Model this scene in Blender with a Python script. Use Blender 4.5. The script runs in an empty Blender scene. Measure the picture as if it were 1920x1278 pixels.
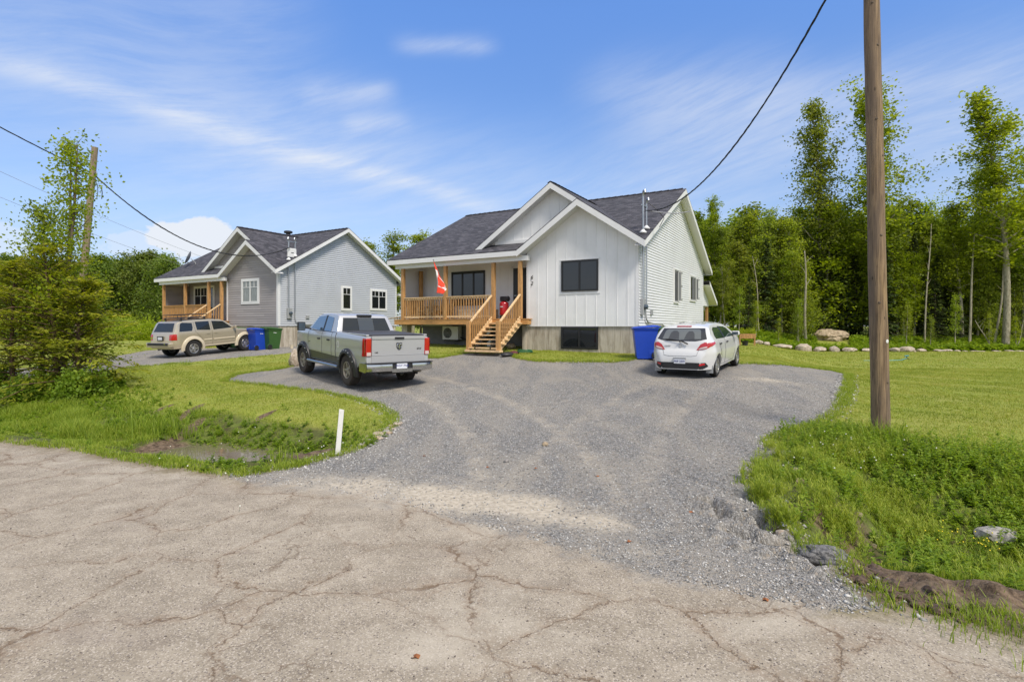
import bpy, math, random
import numpy as np
from mathutils import Vector, Matrix
from mathutils.bvhtree import BVHTree
R=math.radians
rnd=random.Random(7); rng=np.random.default_rng(7)
S=bpy.context.scene; COL=S.collection
# ------------------------------------------------------------ camera
CH=1.95; F=1022.0; HZ=611.0
cd=bpy.data.cameras.new('camera'); cam=bpy.data.objects.new('camera',cd); COL.objects.link(cam)
cam.location=(0,0,CH); cam.rotation_euler=(R(90),0,0)
cd.sensor_width=36; cd.lens=36*F/1920; cd.shift_y=-(639-HZ)/1920; cd.clip_end=3000; cd.clip_start=.05
S.camera=cam
S.view_settings.view_transform='Standard'; S.view_settings.look='None'; S.view_settings.gamma=1
S.view_settings.exposure=1.12
# ------------------------------------------------------------ node helper
class NT:
    def __init__(s,tree): s.t=tree; s.n=tree.nodes; s.l=tree.links
    def new(s,typ,**k):
        n=s.n.new(typ)
        for a,b in k.items(): setattr(n,a,b)
        return n
    def put(s,sock,v):
        if hasattr(v,'is_output'): s.l.new(v,sock)
        elif v is not None:
            if isinstance(v,(tuple,list)) and len(v)==3 and sock.type=='RGBA': v=(*v,1)
            sock.default_value=v
    def math(s,op,a,b=None,c=None,clamp=False):
        n=s.new('ShaderNodeMath',operation=op,use_clamp=clamp)
        for i,v in enumerate((a,b,c)):
            if v is not None: s.put(n.inputs[i],v)
        return n.outputs[0]
    def vmath(s,op,a,b=None):
        n=s.new('ShaderNodeVectorMath',operation=op); s.put(n.inputs[0],a)
        if b is not None: s.put(n.inputs[1],b)
        return n.outputs['Value'] if op in('DOT_PRODUCT','LENGTH') else n.outputs[0]
    def mix(s,f,a,b,blend='MIX'):
        n=s.new('ShaderNodeMix',data_type='RGBA',blend_type=blend); s.put(n.inputs[0],f); s.put(n.inputs[6],a); s.put(n.inputs[7],b); return n.outputs[2]
    def mr(s,v,a,b,c=0.,d=1.,smooth=True):
        n=s.new('ShaderNodeMapRange'); n.interpolation_type='SMOOTHSTEP' if smooth else 'LINEAR'
        s.put(n.inputs[0],v); n.inputs[1].default_value=a; n.inputs[2].default_value=b; n.inputs[3].default_value=c; n.inputs[4].default_value=d
        return n.outputs[0]
    def noise(s,vec,scale,detail=4,rough=.55,dist=0,out=0):
        n=s.new('ShaderNodeTexNoise'); s.put(n.inputs['Vector'],vec); n.inputs['Scale'].default_value=scale
        n.inputs['Detail'].default_value=detail; n.inputs['Roughness'].default_value=rough; n.inputs['Distortion'].default_value=dist
        return n.outputs[out]
    def voro(s,vec,scale,feature='F1',out='Distance',rand=1):
        n=s.new('ShaderNodeTexVoronoi',feature=feature); s.put(n.inputs['Vector'],vec); n.inputs['Scale'].default_value=scale
        n.inputs['Randomness'].default_value=rand
        return n.outputs[out]
    def mapping(s,vec,scale=(1,1,1),rot=(0,0,0),loc=(0,0,0)):
        n=s.new('ShaderNodeMapping'); s.put(n.inputs[0],vec); n.inputs['Scale'].default_value=scale; n.inputs['Rotation'].default_value=rot; n.inputs['Location'].default_value=loc
        return n.outputs[0]
    def bump(s,h,st,dist=.01):
        n=s.new('ShaderNodeBump'); s.put(n.inputs['Height'],h); n.inputs['Strength'].default_value=st; n.inputs['Distance'].default_value=dist; return n.outputs[0]
    def attr(s,name,out='Fac'):
        n=s.new('ShaderNodeAttribute',attribute_name=name); return n.outputs[out]
# ------------------------------------------------------------ sky
SUN=Vector((.32,-.50,.76)).normalized()
el=math.asin(SUN.z); az=math.atan2(SUN.x,SUN.y)
W=bpy.data.worlds.new('World'); S.world=W; W.use_nodes=True
wt=NT(W.node_tree); wt.n.clear()
sky=wt.new('ShaderNodeTexSky'); sky.sky_type='NISHITA'; sky.sun_disc=False; sky.sun_elevation=el; sky.sun_rotation=az
sky.altitude=200; sky.air_density=1.0; sky.dust_density=.6; sky.ozone_density=2.0
gd=wt.new('ShaderNodeTexCoord').outputs['Generated']
def pdir(u,v): return Vector(((u-960)/F,1,-(v-HZ)/F)).normalized()
gw=wt.vmath('ADD',gd,wt.vmath('MULTIPLY',wt.vmath('SUBTRACT',wt.noise(gd,2.3,2,.5,0,1),(.5,.5,.5)),(.10,.10,.10)))
NZ=wt.noise(wt.mapping(wt.mapping(gw,rot=(0,R(17),0)),(2.6,2.6,20)),2.0,7,.68)
NZ2=wt.noise(wt.mapping(wt.mapping(gd,rot=(0,R(17),0)),(2.5,2.5,6)),.9,2,.5)
def band(a,b,wd,amp):
    """a streak of cirrus: the great circle through two world directions"""
    n=a.cross(b).normalized(); m=((a+b)/2).normalized(); t=n.cross(m).normalized()
    d=wt.vmath('DOT_PRODUCT',gd,tuple(n)); tt=wt.vmath('DOT_PRODUCT',gd,tuple(t)); half=math.acos(max(-1,min(1,a.dot(b))))/2
    dd=wt.math('ADD',d,wt.math('MULTIPLY_ADD',NZ2,wd*1.8,-wd*.9))
    g=wt.math('POWER',2.718,wt.math('MULTIPLY',wt.math('MULTIPLY',dd,dd),-1/(wd*wd)))
    e=wt.mr(wt.math('ABSOLUTE',tt),math.sin(half)*.55,math.sin(half)*1.25,amp,0)
    return wt.math('MULTIPLY',g,e)
c=sky.outputs[0]
hs=wt.new('ShaderNodeHueSaturation'); hs.inputs['Saturation'].default_value=1.17; hs.inputs['Value'].default_value=1.0; wt.put(hs.inputs['Color'],c); c=hs.outputs[0]
sz=wt.new('ShaderNodeSeparateXYZ'); wt.put(sz.inputs[0],gd)
air=wt.new('ShaderNodeValToRGB'); wt.put(air.inputs[0],sz.outputs[2]); er=air.color_ramp
er.elements[0].position=.0; er.elements[0].color=(.28,.31,.42,1); er.elements[1].position=.5; er.elements[1].color=(.96,.97,1.12,1)
for p_,c_ in ((.07,(.46,.47,.58,1)),(.18,(.74,.68,.73,1)),(.30,(.86,.80,.86,1)),(.40,(.90,.87,.97,1))): e_=er.elements.new(p_); e_.color=c_
c=wt.mix(1,c,air.outputs[0],'MULTIPLY')
masks=[band(pdir(-260,40),pdir(1010,420),.016,.46),
       band(pdir(-200,70),pdir(800,330),.065,.26),
       band(pdir(200,200),pdir(1350,470),.09,.24),
       band(pdir(740,85),pdir(930,84),.013,.50),
       band(pdir(560,178),pdir(740,170),.020,.48),
       band(pdir(640,232),pdir(770,232),.016,.36),
       band(pdir(1150,235),pdir(2100,80),.050,.50),
       band(pdir(1150,330),pdir(2200,190),.055,.36),
       band(pdir(1080,180),pdir(1500,110),.040,.25),
       band(pdir(-300,-40),pdir(600,60),.10,.26)]
cm=masks[0]
for m in masks[1:]: cm=wt.math('ADD',cm,m)
cm=wt.math('MULTIPLY',cm,wt.mr(NZ,.28,.70,.30,.78))
# thin veil low on the horizon
sz=wt.new('ShaderNodeSeparateXYZ'); wt.put(sz.inputs[0],gd)
veil=wt.math('MULTIPLY',wt.mr(sz.outputs[2],.02,.40,.40,0),wt.mr(NZ,.3,.8,.5,1.0))
cm=wt.math('ADD',cm,veil)
# cumulus heads near the horizon
nzc=wt.noise(wt.mapping(gd,(1,1,1.3)),20,4,.6)
for (u,v,rx,rz,sd) in ((376,446,.055,.034,1.7),(-20,452,.04,.03,5.1),(470,478,.06,.03,8.1),(300,470,.06,.028,9.9)):
    p=pdir(u,v); d=wt.vmath('SUBTRACT',gd,tuple(p)); s2=wt.new('ShaderNodeSeparateXYZ'); wt.put(s2.inputs[0],d)
    q=wt.math('ADD',wt.math('POWER',wt.math('ABSOLUTE',wt.math('DIVIDE',s2.outputs[0],rx)),2),wt.math('POWER',wt.math('ABSOLUTE',wt.math('DIVIDE',s2.outputs[2],rz)),2))
    cm=wt.math('MAXIMUM',cm,wt.mr(wt.math('ADD',q,wt.math('MULTIPLY',wt.math('SUBTRACT',nzc,.5),2.6)),.7,1.2,1.0 if sd==1.7 else .5,0))
back=wt.math('ADD',wt.mr(sz.outputs[1],.25,-.35,0,.75),wt.mr(sz.outputs[2],.52,.85,0,.6))  # unseen white cloud overhead and behind the camera, added for soft neutral fill
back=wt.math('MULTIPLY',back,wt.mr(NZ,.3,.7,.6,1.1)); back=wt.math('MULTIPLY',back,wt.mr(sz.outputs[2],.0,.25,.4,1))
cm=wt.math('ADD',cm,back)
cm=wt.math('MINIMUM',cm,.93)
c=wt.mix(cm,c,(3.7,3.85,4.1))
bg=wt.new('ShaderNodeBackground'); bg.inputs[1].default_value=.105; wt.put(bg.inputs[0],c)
wo=wt.new('ShaderNodeOutputWorld'); wt.l.new(bg.outputs[0],wo.inputs[0])
sl=bpy.data.lights.new('sun','SUN'); so=bpy.data.objects.new('sun',sl); COL.objects.link(so)
sl.energy=1.9; sl.angle=R(14); sl.color=(1,.92,.81); so.rotation_euler=SUN.to_track_quat('Z','Y').to_euler()
# ------------------------------------------------------------ mesh helpers
def tag(o,label=None,cat=None,group=None,kind=None):
    if label: o['label']=label
    if cat: o['category']=cat
    if group: o['group']=group
    if kind: o['kind']=kind
    return o
class MB:
    def __init__(s): s.v=[]; s.f=[]; s.uv=[]
    def add(s,vs,fs):
        b=len(s.v); s.v+= [tuple(v) for v in vs]; s.f+=[tuple(b+i for i in f) for f in fs]; return s
    def box(s,x0,x1,y0,y1,z0,z1,M=None):
        vs=[Vector((x,y,z)) for z in(z0,z1) for y in(y0,y1) for x in(x0,x1)]
        if M is not None: vs=[M@v for v in vs]
        return s.add(vs,[(0,2,3,1),(4,5,7,6),(0,1,5,4),(2,6,7,3),(0,4,6,2),(1,3,7,5)])
    def bar(s,a,b,w,h,up=(0,0,1)):
        a=Vector(a); b=Vector(b); d=(b-a).normalized(); up=Vector(up); sd=d.cross(up)
        if sd.length<1e-4: sd=d.cross(Vector((0,1,0)))
        sd.normalize(); up=sd.cross(d).normalized()
        vs=[p+sd*(i*w/2)+up*(j*h/2) for p in(a,b) for i,j in((-1,-1),(1,-1),(1,1),(-1,1))]
        return s.add(vs,[(3,2,1,0),(4,5,6,7),(0,1,5,4),(1,2,6,5),(2,3,7,6),(3,0,4,7)])
    def tube(s,pts,rad,n=8,cap=True):
        pts=[Vector(p) for p in pts]; rad=rad if hasattr(rad,'__len__') else [rad]*len(pts)
        vs=[]; prev=None
        for i,p in enumerate(pts):
            d=(pts[min(i+1,len(pts)-1)]-pts[max(i-1,0)]).normalized()
            a=prev if prev is not None else (Vector((1,0,0)) if abs(d.x)<.8 else Vector((0,1,0)))
            a=(a-d*a.dot(d)).normalized(); prev=a; b=d.cross(a)
            for k in range(n):
                t=2*math.pi*k/n; vs.append(p+(a*math.cos(t)+b*math.sin(t))*rad[i])
        fs=[]
        for i in range(len(pts)-1):
            for k in range(n): fs.append((i*n+k,i*n+(k+1)%n,(i+1)*n+(k+1)%n,(i+1)*n+k))
        if cap: fs.append(tuple(range(n))[::-1]); fs.append(tuple((len(pts)-1)*n+k for k in range(n)))
        return s.add(vs,fs)
    def lathe(s,prof,n=24,M=None,close=False):
        """profile (r,h) around Z"""
        vs=[Vector((r*math.cos(2*math.pi*k/n),r*math.sin(2*math.pi*k/n),h)) for r,h in prof for k in range(n)]
        if M is not None: vs=[M@v for v in vs]
        fs=[]; m=len(prof)
        for i in range(m-1 if not close else m):
            j=(i+1)%m
            for k in range(n): fs.append((i*n+k,i*n+(k+1)%n,j*n+(k+1)%n,j*n+k))
        if not close: fs.append(tuple(range(n))[::-1]); fs.append(tuple((m-1)*n+k for k in range(n)))
        return s.add(vs,fs)
    def prism(s,poly,axis,a,b):
        """extrude 2D polygon along axis 'x','y','z' from a to b"""
        def P(p,c): return {'x':(c,p[0],p[1]),'y':(p[0],c,p[1]),'z':(p[0],p[1],c)}[axis]
        n=len(poly); vs=[P(p,a) for p in poly]+[P(p,b) for p in poly]
        fs=[tuple(range(n))[::-1],tuple(range(n,2*n))]+[(i,(i+1)%n,n+(i+1)%n,n+i) for i in range(n)]
        return s.add(vs,fs)
def link(name,me,mat,parent=None):
    o=bpy.data.objects.new(name,me); COL.objects.link(o)
    if mat is not None and not me.materials: me.materials.append(mat)
    if parent is not None: o.parent=parent
    return o
def fix(me,smooth=None,bevel=0):
    import bmesh
    bm=bmesh.new(); bm.from_mesh(me)
    bmesh.ops.recalc_face_normals(bm,faces=bm.faces)
    if bevel:
        es=[e for e in bm.edges if len(e.link_faces)==2 and e.calc_face_angle(0)>R(40)]
        bmesh.ops.bevel(bm,geom=es,offset=bevel,segments=1,affect='EDGES',clamp_overlap=True)
    if smooth is not None:
        for f in bm.faces: f.smooth=True
        for e in bm.edges:
            if len(e.link_faces)==2: e.smooth=e.calc_face_angle(0)<R(smooth)
            else: e.smooth=False
    bm.to_mesh(me); bm.free()
def obj(name,mb,mat,parent=None,smooth=None,bevel=0):
    me=bpy.data.meshes.new(name); me.from_pydata(mb.v,[],mb.f); fix(me,smooth,bevel)
    return link(name,me,mat,parent)
def split(o):
    """one object per loose piece, same name and parent"""
    import bmesh
    bm=bmesh.new(); bm.from_mesh(o.data); bm.verts.ensure_lookup_table(); seen=set(); first=True
    groups=[]
    for v in bm.verts:
        if v.index in seen: continue
        st=[v]; g=set()
        while st:
            q=st.pop()
            if q.index in g: continue
            g.add(q.index); st+= [e.other_vert(q) for e in q.link_edges]
        seen|=g; groups.append(g)
    bm.free(); me0=o.data; out=[]
    for g in groups:
        mp={i:k for k,i in enumerate(sorted(g))}; me=bpy.data.meshes.new(o.name.split('.')[0])
        me.from_pydata([me0.vertices[i].co[:] for i in sorted(g)],[],[[mp[i] for i in p.vertices] for p in me0.polygons if p.vertices[0] in g])
        for m in me0.materials: me.materials.append(m)
        out.append(link(o.name.split('.')[0],me,None,o.parent))
    bpy.data.objects.remove(o); return out
def npmesh(name,V,k,mat,parent=None,tint=None,F=None):
    """V (N,3); faces of k consecutive vertices, or F (M,k)"""
    V=np.ascontiguousarray(V.reshape(-1,3),dtype=np.float32); n=len(V)
    if F is None: F=np.arange(n,dtype=np.int32).reshape(-1,k)
    F=np.ascontiguousarray(F,dtype=np.int32); m=len(F)
    me=bpy.data.meshes.new(name); me.vertices.add(n); me.vertices.foreach_set('co',V.ravel())
    me.loops.add(m*k); me.loops.foreach_set('vertex_index',F.ravel())
    me.polygons.add(m); me.polygons.foreach_set('loop_start',np.arange(0,m*k,k,dtype=np.int32))
    me.update(calc_edges=True)
    if tint is not None:
        a=me.attributes.new('tint','FLOAT','POINT'); a.data.foreach_set('value',np.ascontiguousarray(tint,dtype=np.float32).ravel())
    return link(name,me,mat,parent)
def empty(name,loc,rz=0,label=None,cat=None,group=None):
    o=bpy.data.objects.new(name,None); COL.objects.link(o); o.location=loc; o.rotation_euler=(0,0,rz); o.empty_display_size=.3
    return tag(o,label,cat,group)
def copy_tree(o,parent=None):
    c=o.copy(); COL.objects.link(c)
    c.parent=parent
    for ch in list(o.children): copy_tree(ch,c)
    return c
def text(name,body,size,mat,parent,M,ext=.004,shear=0):
    cu=bpy.data.curves.new(name,'FONT'); cu.body=body; cu.size=size; cu.extrude=ext; cu.align_x='CENTER'; cu.align_y='CENTER'; cu.shear=shear
    t=bpy.data.objects.new(name,cu); COL.objects.link(t)
    dg=bpy.context.evaluated_depsgraph_get(); me=bpy.data.meshes.new_from_object(t.evaluated_get(dg)); bpy.data.objects.remove(t)
    me.transform(M); me.materials.clear(); return link(name,me,mat,parent)
# ------------------------------------------------------------ materials
def mat(name,col,rough=.6,metal=0,coat=0,spec=.5,noise=0,nscale=8,bump=0,bscale=60,stretch=(1,1,1)):
    m=bpy.data.materials.new(name); m.use_nodes=True; t=NT(m.node_tree); b=t.n['Principled BSDF']
    b.inputs['Roughness'].default_value=rough; b.inputs['Metallic'].default_value=metal; b.inputs['Coat Weight'].default_value=coat
    b.inputs['Coat Roughness'].default_value=.04; b.inputs['Specular IOR Level'].default_value=spec
    b.inputs['Base Color'].default_value=(*col,1)
    tc=t.new('ShaderNodeTexCoord').outputs['Object']
    v=t.mapping(tc,stretch) if stretch!=(1,1,1) else tc
    if noise:
        f=t.mr(t.noise(v,nscale,5,.6),.3,.7,1-noise,1+noise*.6,False)
        mm=t.vmath('MULTIPLY',(col[0],col[1],col[2]),(1,1,1)); n=t.new('ShaderNodeVectorMath',operation='SCALE'); n.inputs[0].default_value=col; t.put(n.inputs['Scale'],f)
        t.put(b.inputs['Base Color'],n.outputs[0])
    if bump: t.put(b.inputs['Normal'],t.bump(t.noise(v,bscale,4,.6),bump,.01))
    return m
def leafmat(name,a,b_,c_,trans=.3,rough=.55):
    m=bpy.data.materials.new(name); m.use_nodes=True; t=NT(m.node_tree); b=t.n['Principled BSDF']
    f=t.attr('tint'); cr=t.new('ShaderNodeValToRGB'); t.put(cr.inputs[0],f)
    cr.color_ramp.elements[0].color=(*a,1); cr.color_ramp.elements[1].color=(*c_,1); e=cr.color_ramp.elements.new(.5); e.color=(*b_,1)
    oi=t.new('ShaderNodeObjectInfo').outputs['Random']; hv=t.new('ShaderNodeHueSaturation'); t.put(hv.inputs['Hue'],t.mr(oi,0,1,.490,.510,False)); t.put(hv.inputs['Value'],t.mr(t.math('FRACT',t.math('MULTIPLY',oi,7.3)),0,1,.78,1.28,False)); t.put(hv.inputs['Saturation'],t.mr(t.math('FRACT',t.math('MULTIPLY',oi,3.7)),0,1,.93,1.05,False)); t.put(hv.inputs['Color'],cr.outputs[0]); LC=hv.outputs[0] if name in('aspen_leaf','dark_leaf','fir_needles') else cr.outputs[0]
    t.put(b.inputs['Base Color'],LC); b.inputs['Roughness'].default_value=rough; b.inputs['Specular IOR Level'].default_value=.3
    tr=t.new('ShaderNodeBsdfTranslucent'); t.put(tr.inputs[0],t.mix(1,LC,(1.35,1.35,.6),'MULTIPLY'))
    mx=t.new('ShaderNodeMixShader'); mx.inputs[0].default_value=trans; t.l.new(b.outputs[0],mx.inputs[1]); t.l.new(tr.outputs[0],mx.inputs[2])
    t.l.new(mx.outputs[0],t.n['Material Output'].inputs[0]); return m
def lumber(name,col,ax=(1,1,1)):
    m=bpy.data.materials.new(name); m.use_nodes=True; t=NT(m.node_tree); b=t.n['Principled BSDF']
    tc=t.new('ShaderNodeTexCoord').outputs['Object']
    g=t.noise(t.mapping(tc,ax),6,5,.65,1.2); k=t.voro(t.mapping(tc,tuple(max(.4,a*.35) for a in ax)),3.1)
    c=t.mix(t.mr(g,.3,.7),tuple(x*.62 for x in col),tuple(min(1,x*1.25) for x in col))
    c=t.mix(t.mr(k,.02,.09,.75,0),c,tuple(x*.3 for x in col)); t.put(b.inputs['Base Color'],c); b.inputs['Roughness'].default_value=.7
    t.put(b.inputs['Normal'],t.bump(g,.25,.01)); return m
def boardmat(name,col,dirt):
    m=bpy.data.materials.new(name); m.use_nodes=True; t=NT(m.node_tree); b=t.n['Principled BSDF']
    tc=t.new('ShaderNodeTexCoord').outputs['Object']
    n1=t.noise(tc,.9,4,.6); n2=t.noise(t.mapping(tc,(9,9,.5)),2.2,4,.6)
    c=t.mix(t.mr(n1,.35,.75,0,.35),col,dirt); c=t.mix(t.mr(n2,.55,.8,0,.25),c,dirt); t.put(b.inputs['Base Color'],c); b.inputs['Roughness'].default_value=.5
    t.put(b.inputs['Normal'],t.bump(t.noise(t.mapping(tc,(1,1,30)),12,3),.05,.01)); return m
def plankmat(name,ca,cb):
    """painted lap boards, each board a slightly different tone"""
    m=bpy.data.materials.new(name); m.use_nodes=True; t=NT(m.node_tree); b=t.n['Principled BSDF']
    tc=t.new('ShaderNodeTexCoord').outputs['Object']; sp=t.new('ShaderNodeSeparateXYZ'); t.put(sp.inputs[0],tc)
    row=t.math('FLOOR',t.math('DIVIDE',sp.outputs[2],.125))
    cx=t.math('FLOOR',t.math('ADD',t.math('DIVIDE',t.math('ADD',sp.outputs[0],sp.outputs[1]),2.4),t.math('MULTIPLY',row,.371)))
    cb2=t.new('ShaderNodeCombineXYZ'); t.put(cb2.inputs[0],cx); t.put(cb2.inputs[1],row)
    wn=t.new('ShaderNodeTexWhiteNoise'); t.put(wn.inputs[0],cb2.outputs[0])
    g=t.noise(t.mapping(tc,(2,2,40)),3,5,.6,.5)
    c=t.mix(t.math('MULTIPLY',t.math('ADD',wn.outputs[0],g),.5),ca,cb); t.put(b.inputs['Base Color'],c); b.inputs['Roughness'].default_value=.6
    t.put(b.inputs['Normal'],t.bump(g,.15,.01)); return m
def shinglemat():
    m=bpy.data.materials.new('shingles'); m.use_nodes=True; t=NT(m.node_tree); b=t.n['Principled BSDF']
    uv=t.new('ShaderNodeUVMap').outputs[0]
    br=t.new('ShaderNodeTexBrick'); t.put(br.inputs[0],uv); br.offset=.5; br.inputs['Scale'].default_value=1; br.inputs['Brick Width'].default_value=.24; br.inputs['Row Height'].default_value=.14
    br.inputs['Mortar Size'].default_value=.012; br.inputs['Mortar Smooth'].default_value=.6; br.inputs['Bias'].default_value=-.1
    br.inputs['Color1'].default_value=(.018,.019,.024,1); br.inputs['Color2'].default_value=(.090,.087,.098,1); br.inputs['Mortar'].default_value=(.008,.008,.010,1)
    br2=t.new('ShaderNodeTexBrick'); t.put(br2.inputs[0],t.mapping(uv,loc=(.31,.0,0))); br2.offset=.37; br2.inputs['Scale'].default_value=1; br2.inputs['Brick Width'].default_value=.41; br2.inputs['Row Height'].default_value=.14
    br2.inputs['Mortar Size'].default_value=.0; br2.inputs['Color1'].default_value=(.55,.55,.55,1); br2.inputs['Color2'].default_value=(1.5,1.45,1.45,1)
    c=t.mix(1,br.outputs[0],br2.outputs[0],'MULTIPLY')
    c=t.mix(.25,c,t.mix(t.mr(t.noise(uv,90,3,.7),.3,.7),(.015,.015,.02),(.11,.10,.115)),'MIX')
    c=t.mix(t.mr(t.noise(t.mapping(uv,(1.2,3.5,1)),2.2,4,.7),.45,.7,0,.6),c,(.095,.092,.10)); t.put(b.inputs['Base Color'],c); b.inputs['Roughness'].default_value=.9
    sp=t.new('ShaderNodeSeparateXYZ'); t.put(sp.inputs[0],uv); fr=t.math('FRACT',t.math('DIVIDE',sp.outputs[1],.14))
    t.put(b.inputs['Normal'],t.bump(t.math('ADD',t.math('MULTIPLY',fr,-1),t.math('MULTIPLY',br2.outputs[1],.3)),.6,.012)); return m
def concretemat():
    m=bpy.data.materials.new('foundation_concrete'); m.use_nodes=True; t=NT(m.node_tree); b=t.n['Principled BSDF']
    tc=t.new('ShaderNodeTexCoord').outputs['Object']
    n1=t.noise(t.mapping(tc,(3,3,.5)),1.6,5,.65,.5); n2=t.noise(tc,7,5,.7); n3=t.noise(t.mapping(tc,(10,10,.6)),1.4,4,.6)
    c=t.mix(t.mr(n1,.3,.7),(.26,.22,.165),(.52,.47,.385)); c=t.mix(t.mr(n2,.5,.8,0,.5),c,(.52,.48,.42)); c=t.mix(t.mr(n3,.56,.74,0,.5),c,(.13,.10,.07))
    sp=t.new('ShaderNodeSeparateXYZ'); t.put(sp.inputs[0],tc)
    fr=t.math('ABSOLUTE',t.math('SUBTRACT',t.math('FRACT',t.math('DIVIDE',t.math('ADD',sp.outputs[0],sp.outputs[1]),.61)),.5))
    c=t.mix(t.mr(fr,0,.015,.7,0),c,(.10,.08,.06)); t.put(b.inputs['Base Color'],c); b.inputs['Roughness'].default_value=.9
    t.put(b.inputs['Normal'],t.bump(n2,.4,.01)); return m
def barkmat(name,a,b_,sc=(6,6,1)):
    m=bpy.data.materials.new(name); m.use_nodes=True; t=NT(m.node_tree); b=t.n['Principled BSDF']
    tc=t.new('ShaderNodeTexCoord').outputs['Object']; n=t.noise(t.mapping(tc,sc),3,5,.65,.8)
    t.put(b.inputs['Base Color'],t.mix(t.mr(n,.3,.7),a,b_)); b.inputs['Roughness'].default_value=.85; t.put(b.inputs['Normal'],t.bump(n,.5,.02)); return m
def polemat():
    m=bpy.data.materials.new('pole_wood'); m.use_nodes=True; t=NT(m.node_tree); b=t.n['Principled BSDF']
    tc=t.new('ShaderNodeTexCoord').outputs['Object']
    g=t.noise(t.mapping(tc,(14,14,.55)),3,6,.65,1.0); big=t.noise(t.mapping(tc,(3,3,.35)),1.6,3,.6); k=t.voro(t.mapping(tc,(3.2,3.2,1.1)),1.7)
    ck=t.noise(t.mapping(tc,(26,26,.35)),3,3,.6)
    c=t.mix(t.mr(g,.3,.7),(.10,.063,.035),(.34,.235,.13)); c=t.mix(t.mr(big,.4,.65,0,.7),c,(.13,.095,.07)); c=t.mix(t.mr(big,.25,.4,.6,0),c,(.40,.27,.12))
    c=t.mix(t.mr(ck,.60,.66,0,.7),c,(.04,.028,.018)); c=t.mix(t.mr(k,.03,.09,.9,0),c,(.035,.022,.014)); t.put(b.inputs['Base Color'],c); b.inputs['Roughness'].default_value=.85
    t.put(b.inputs['Normal'],t.bump(t.math('SUBTRACT',g,t.mr(ck,.58,.66)),.5,.015)); return m
M={}
M['white']=mat('white_trim',(.70,.70,.69),.45,noise=.05,nscale=2)
M['soffit']=mat('soffit_white',(.66,.66,.65),.5)
M['board']=boardmat('white_board',(.77,.77,.76),(.55,.55,.53))
M['vinylw']=boardmat('white_vinyl',(.68,.69,.70),(.55,.55,.54))
M['vinylg']=boardmat('grey_vinyl',(.45,.47,.50),(.38,.39,.41))
M['plankg']=plankmat('grey_planks',(.25,.23,.225),(.38,.35,.34))
M['shingle']=shinglemat(); M['concrete']=concretemat()
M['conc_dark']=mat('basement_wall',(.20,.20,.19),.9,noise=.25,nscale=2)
M['cedar']=lumber('treated_lumber',(.46,.25,.09),(5,5,.6)); M['cedar_h']=lumber('treated_lumber_flat',(.52,.27,.09),(.6,.6,8))
M['cedar_l']=lumber('fresh_lumber',(.72,.50,.27),(2,2,2)); M['cedar_old']=lumber('weathered_lumber',(.42,.33,.22),(1,5,5))
M['palet']=lumber('pale_slats',(.72,.66,.55),(3,3,1))
M['blackf']=mat('black_frame',(.012,.012,.013),.35)
M['glass']=mat('dark_glass',(.012,.014,.016),.03,spec=.8)
M['glassr']=mat('sky_glass',(.05,.07,.09),.02,spec=1.0)
M['curtain']=mat('curtain',(.25,.27,.26),.12,spec=.7,noise=.5,nscale=5,stretch=(6,6,.4))
M['alu']=mat('galvanised',(.42,.44,.46),.38,.8); M['plas_w']=mat('white_plastic',(.68,.68,.66),.4)
M['plas_g']=mat('grey_plastic',(.30,.31,.31),.5); M['blackp']=mat('black_plastic',(.018,.018,.02),.5,noise=.2)
M['rubber']=mat('tyre_rubber',(.016,.015,.014),.85,noise=.3,nscale=20,bump=.4,bscale=30)
M['rubber_d']=mat('dusty_rubber',(.05,.04,.032),.95,noise=.4,nscale=9,bump=.6,bscale=34)
M['chrome']=mat('chrome',(.62,.62,.61),.16,1.0); M['alloy']=mat('alloy',(.48,.47,.45),.3,.8); M['alloy_d']=mat('dusty_alloy',(.36,.32,.26),.5,.5,noise=.2)
M['bin_b']=mat('blue_bin',(.012,.058,.42),.42,noise=.08,nscale=3); M['bin_g']=mat('green_bin',(.035,.10,.022),.48,noise=.1,nscale=3); M['bin_br']=mat('brown_bin',(.13,.045,.02),.5)
M['red']=mat('red_lens',(.42,.012,.01),.12,coat=1); M['redp']=mat('red_paint',(.48,.012,.018),.25,coat=.6)
M['silver']=mat('silver_paint',(.47,.47,.475),.32,.38,coat=.7); M['wpaint']=mat('white_paint',(.62,.62,.61),.25,0,coat=1)
M['gold']=mat('champagne_paint',(.50,.43,.31),.3,.45,coat=.9); M['cream']=mat('cream_flare',(.60,.52,.38),.35,coat=.5)
M['carglass']=mat('car_glass',(.016,.019,.019),.04,spec=.6); M['carglass_b']=mat('car_side_glass',(.10,.16,.22),.02,spec=1.0,metal=.55,coat=.5)
M['greyglass']=mat('hatch_glass',(.11,.12,.12),.05,spec=.9); M['seam']=mat('seam',(.03,.03,.03),.7)
M['ink']=mat('plate_blue',(.012,.02,.18),.5); M['flagred']=mat('flag_red',(.75,.055,.02),.75,noise=.1); M['flagwhite']=mat('flag_white',(.72,.72,.70),.8)
M['rock']=barkmat('rock_tan',(.21,.155,.095),(.46,.37,.25),(2,2,2)); M['rockp']=barkmat('rock_pink',(.27,.205,.15),(.52,.45,.36),(3,3,3)); M['rockg']=barkmat('rock_grey',(.16,.15,.14),(.42,.39,.36),(6,6,6))
M['stone']=barkmat('stone_bits',(.045,.045,.046),(.22,.21,.20),(14,14,14))
M['pole']=polemat()
M['bark_a']=barkmat('aspen_bark',(.16,.14,.09),(.40,.36,.27)); M['bark_b']=barkmat('dark_bark',(.05,.038,.026),(.15,.11,.075))
M['wire']=mat('wire_black',(.02,.02,.022),.6); M['wire_s']=mat('wire_bare',(.45,.45,.46),.4,.5)
M['soil']=barkmat('soil_clods',(.045,.028,.018),(.16,.105,.07),(5,5,5))
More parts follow.
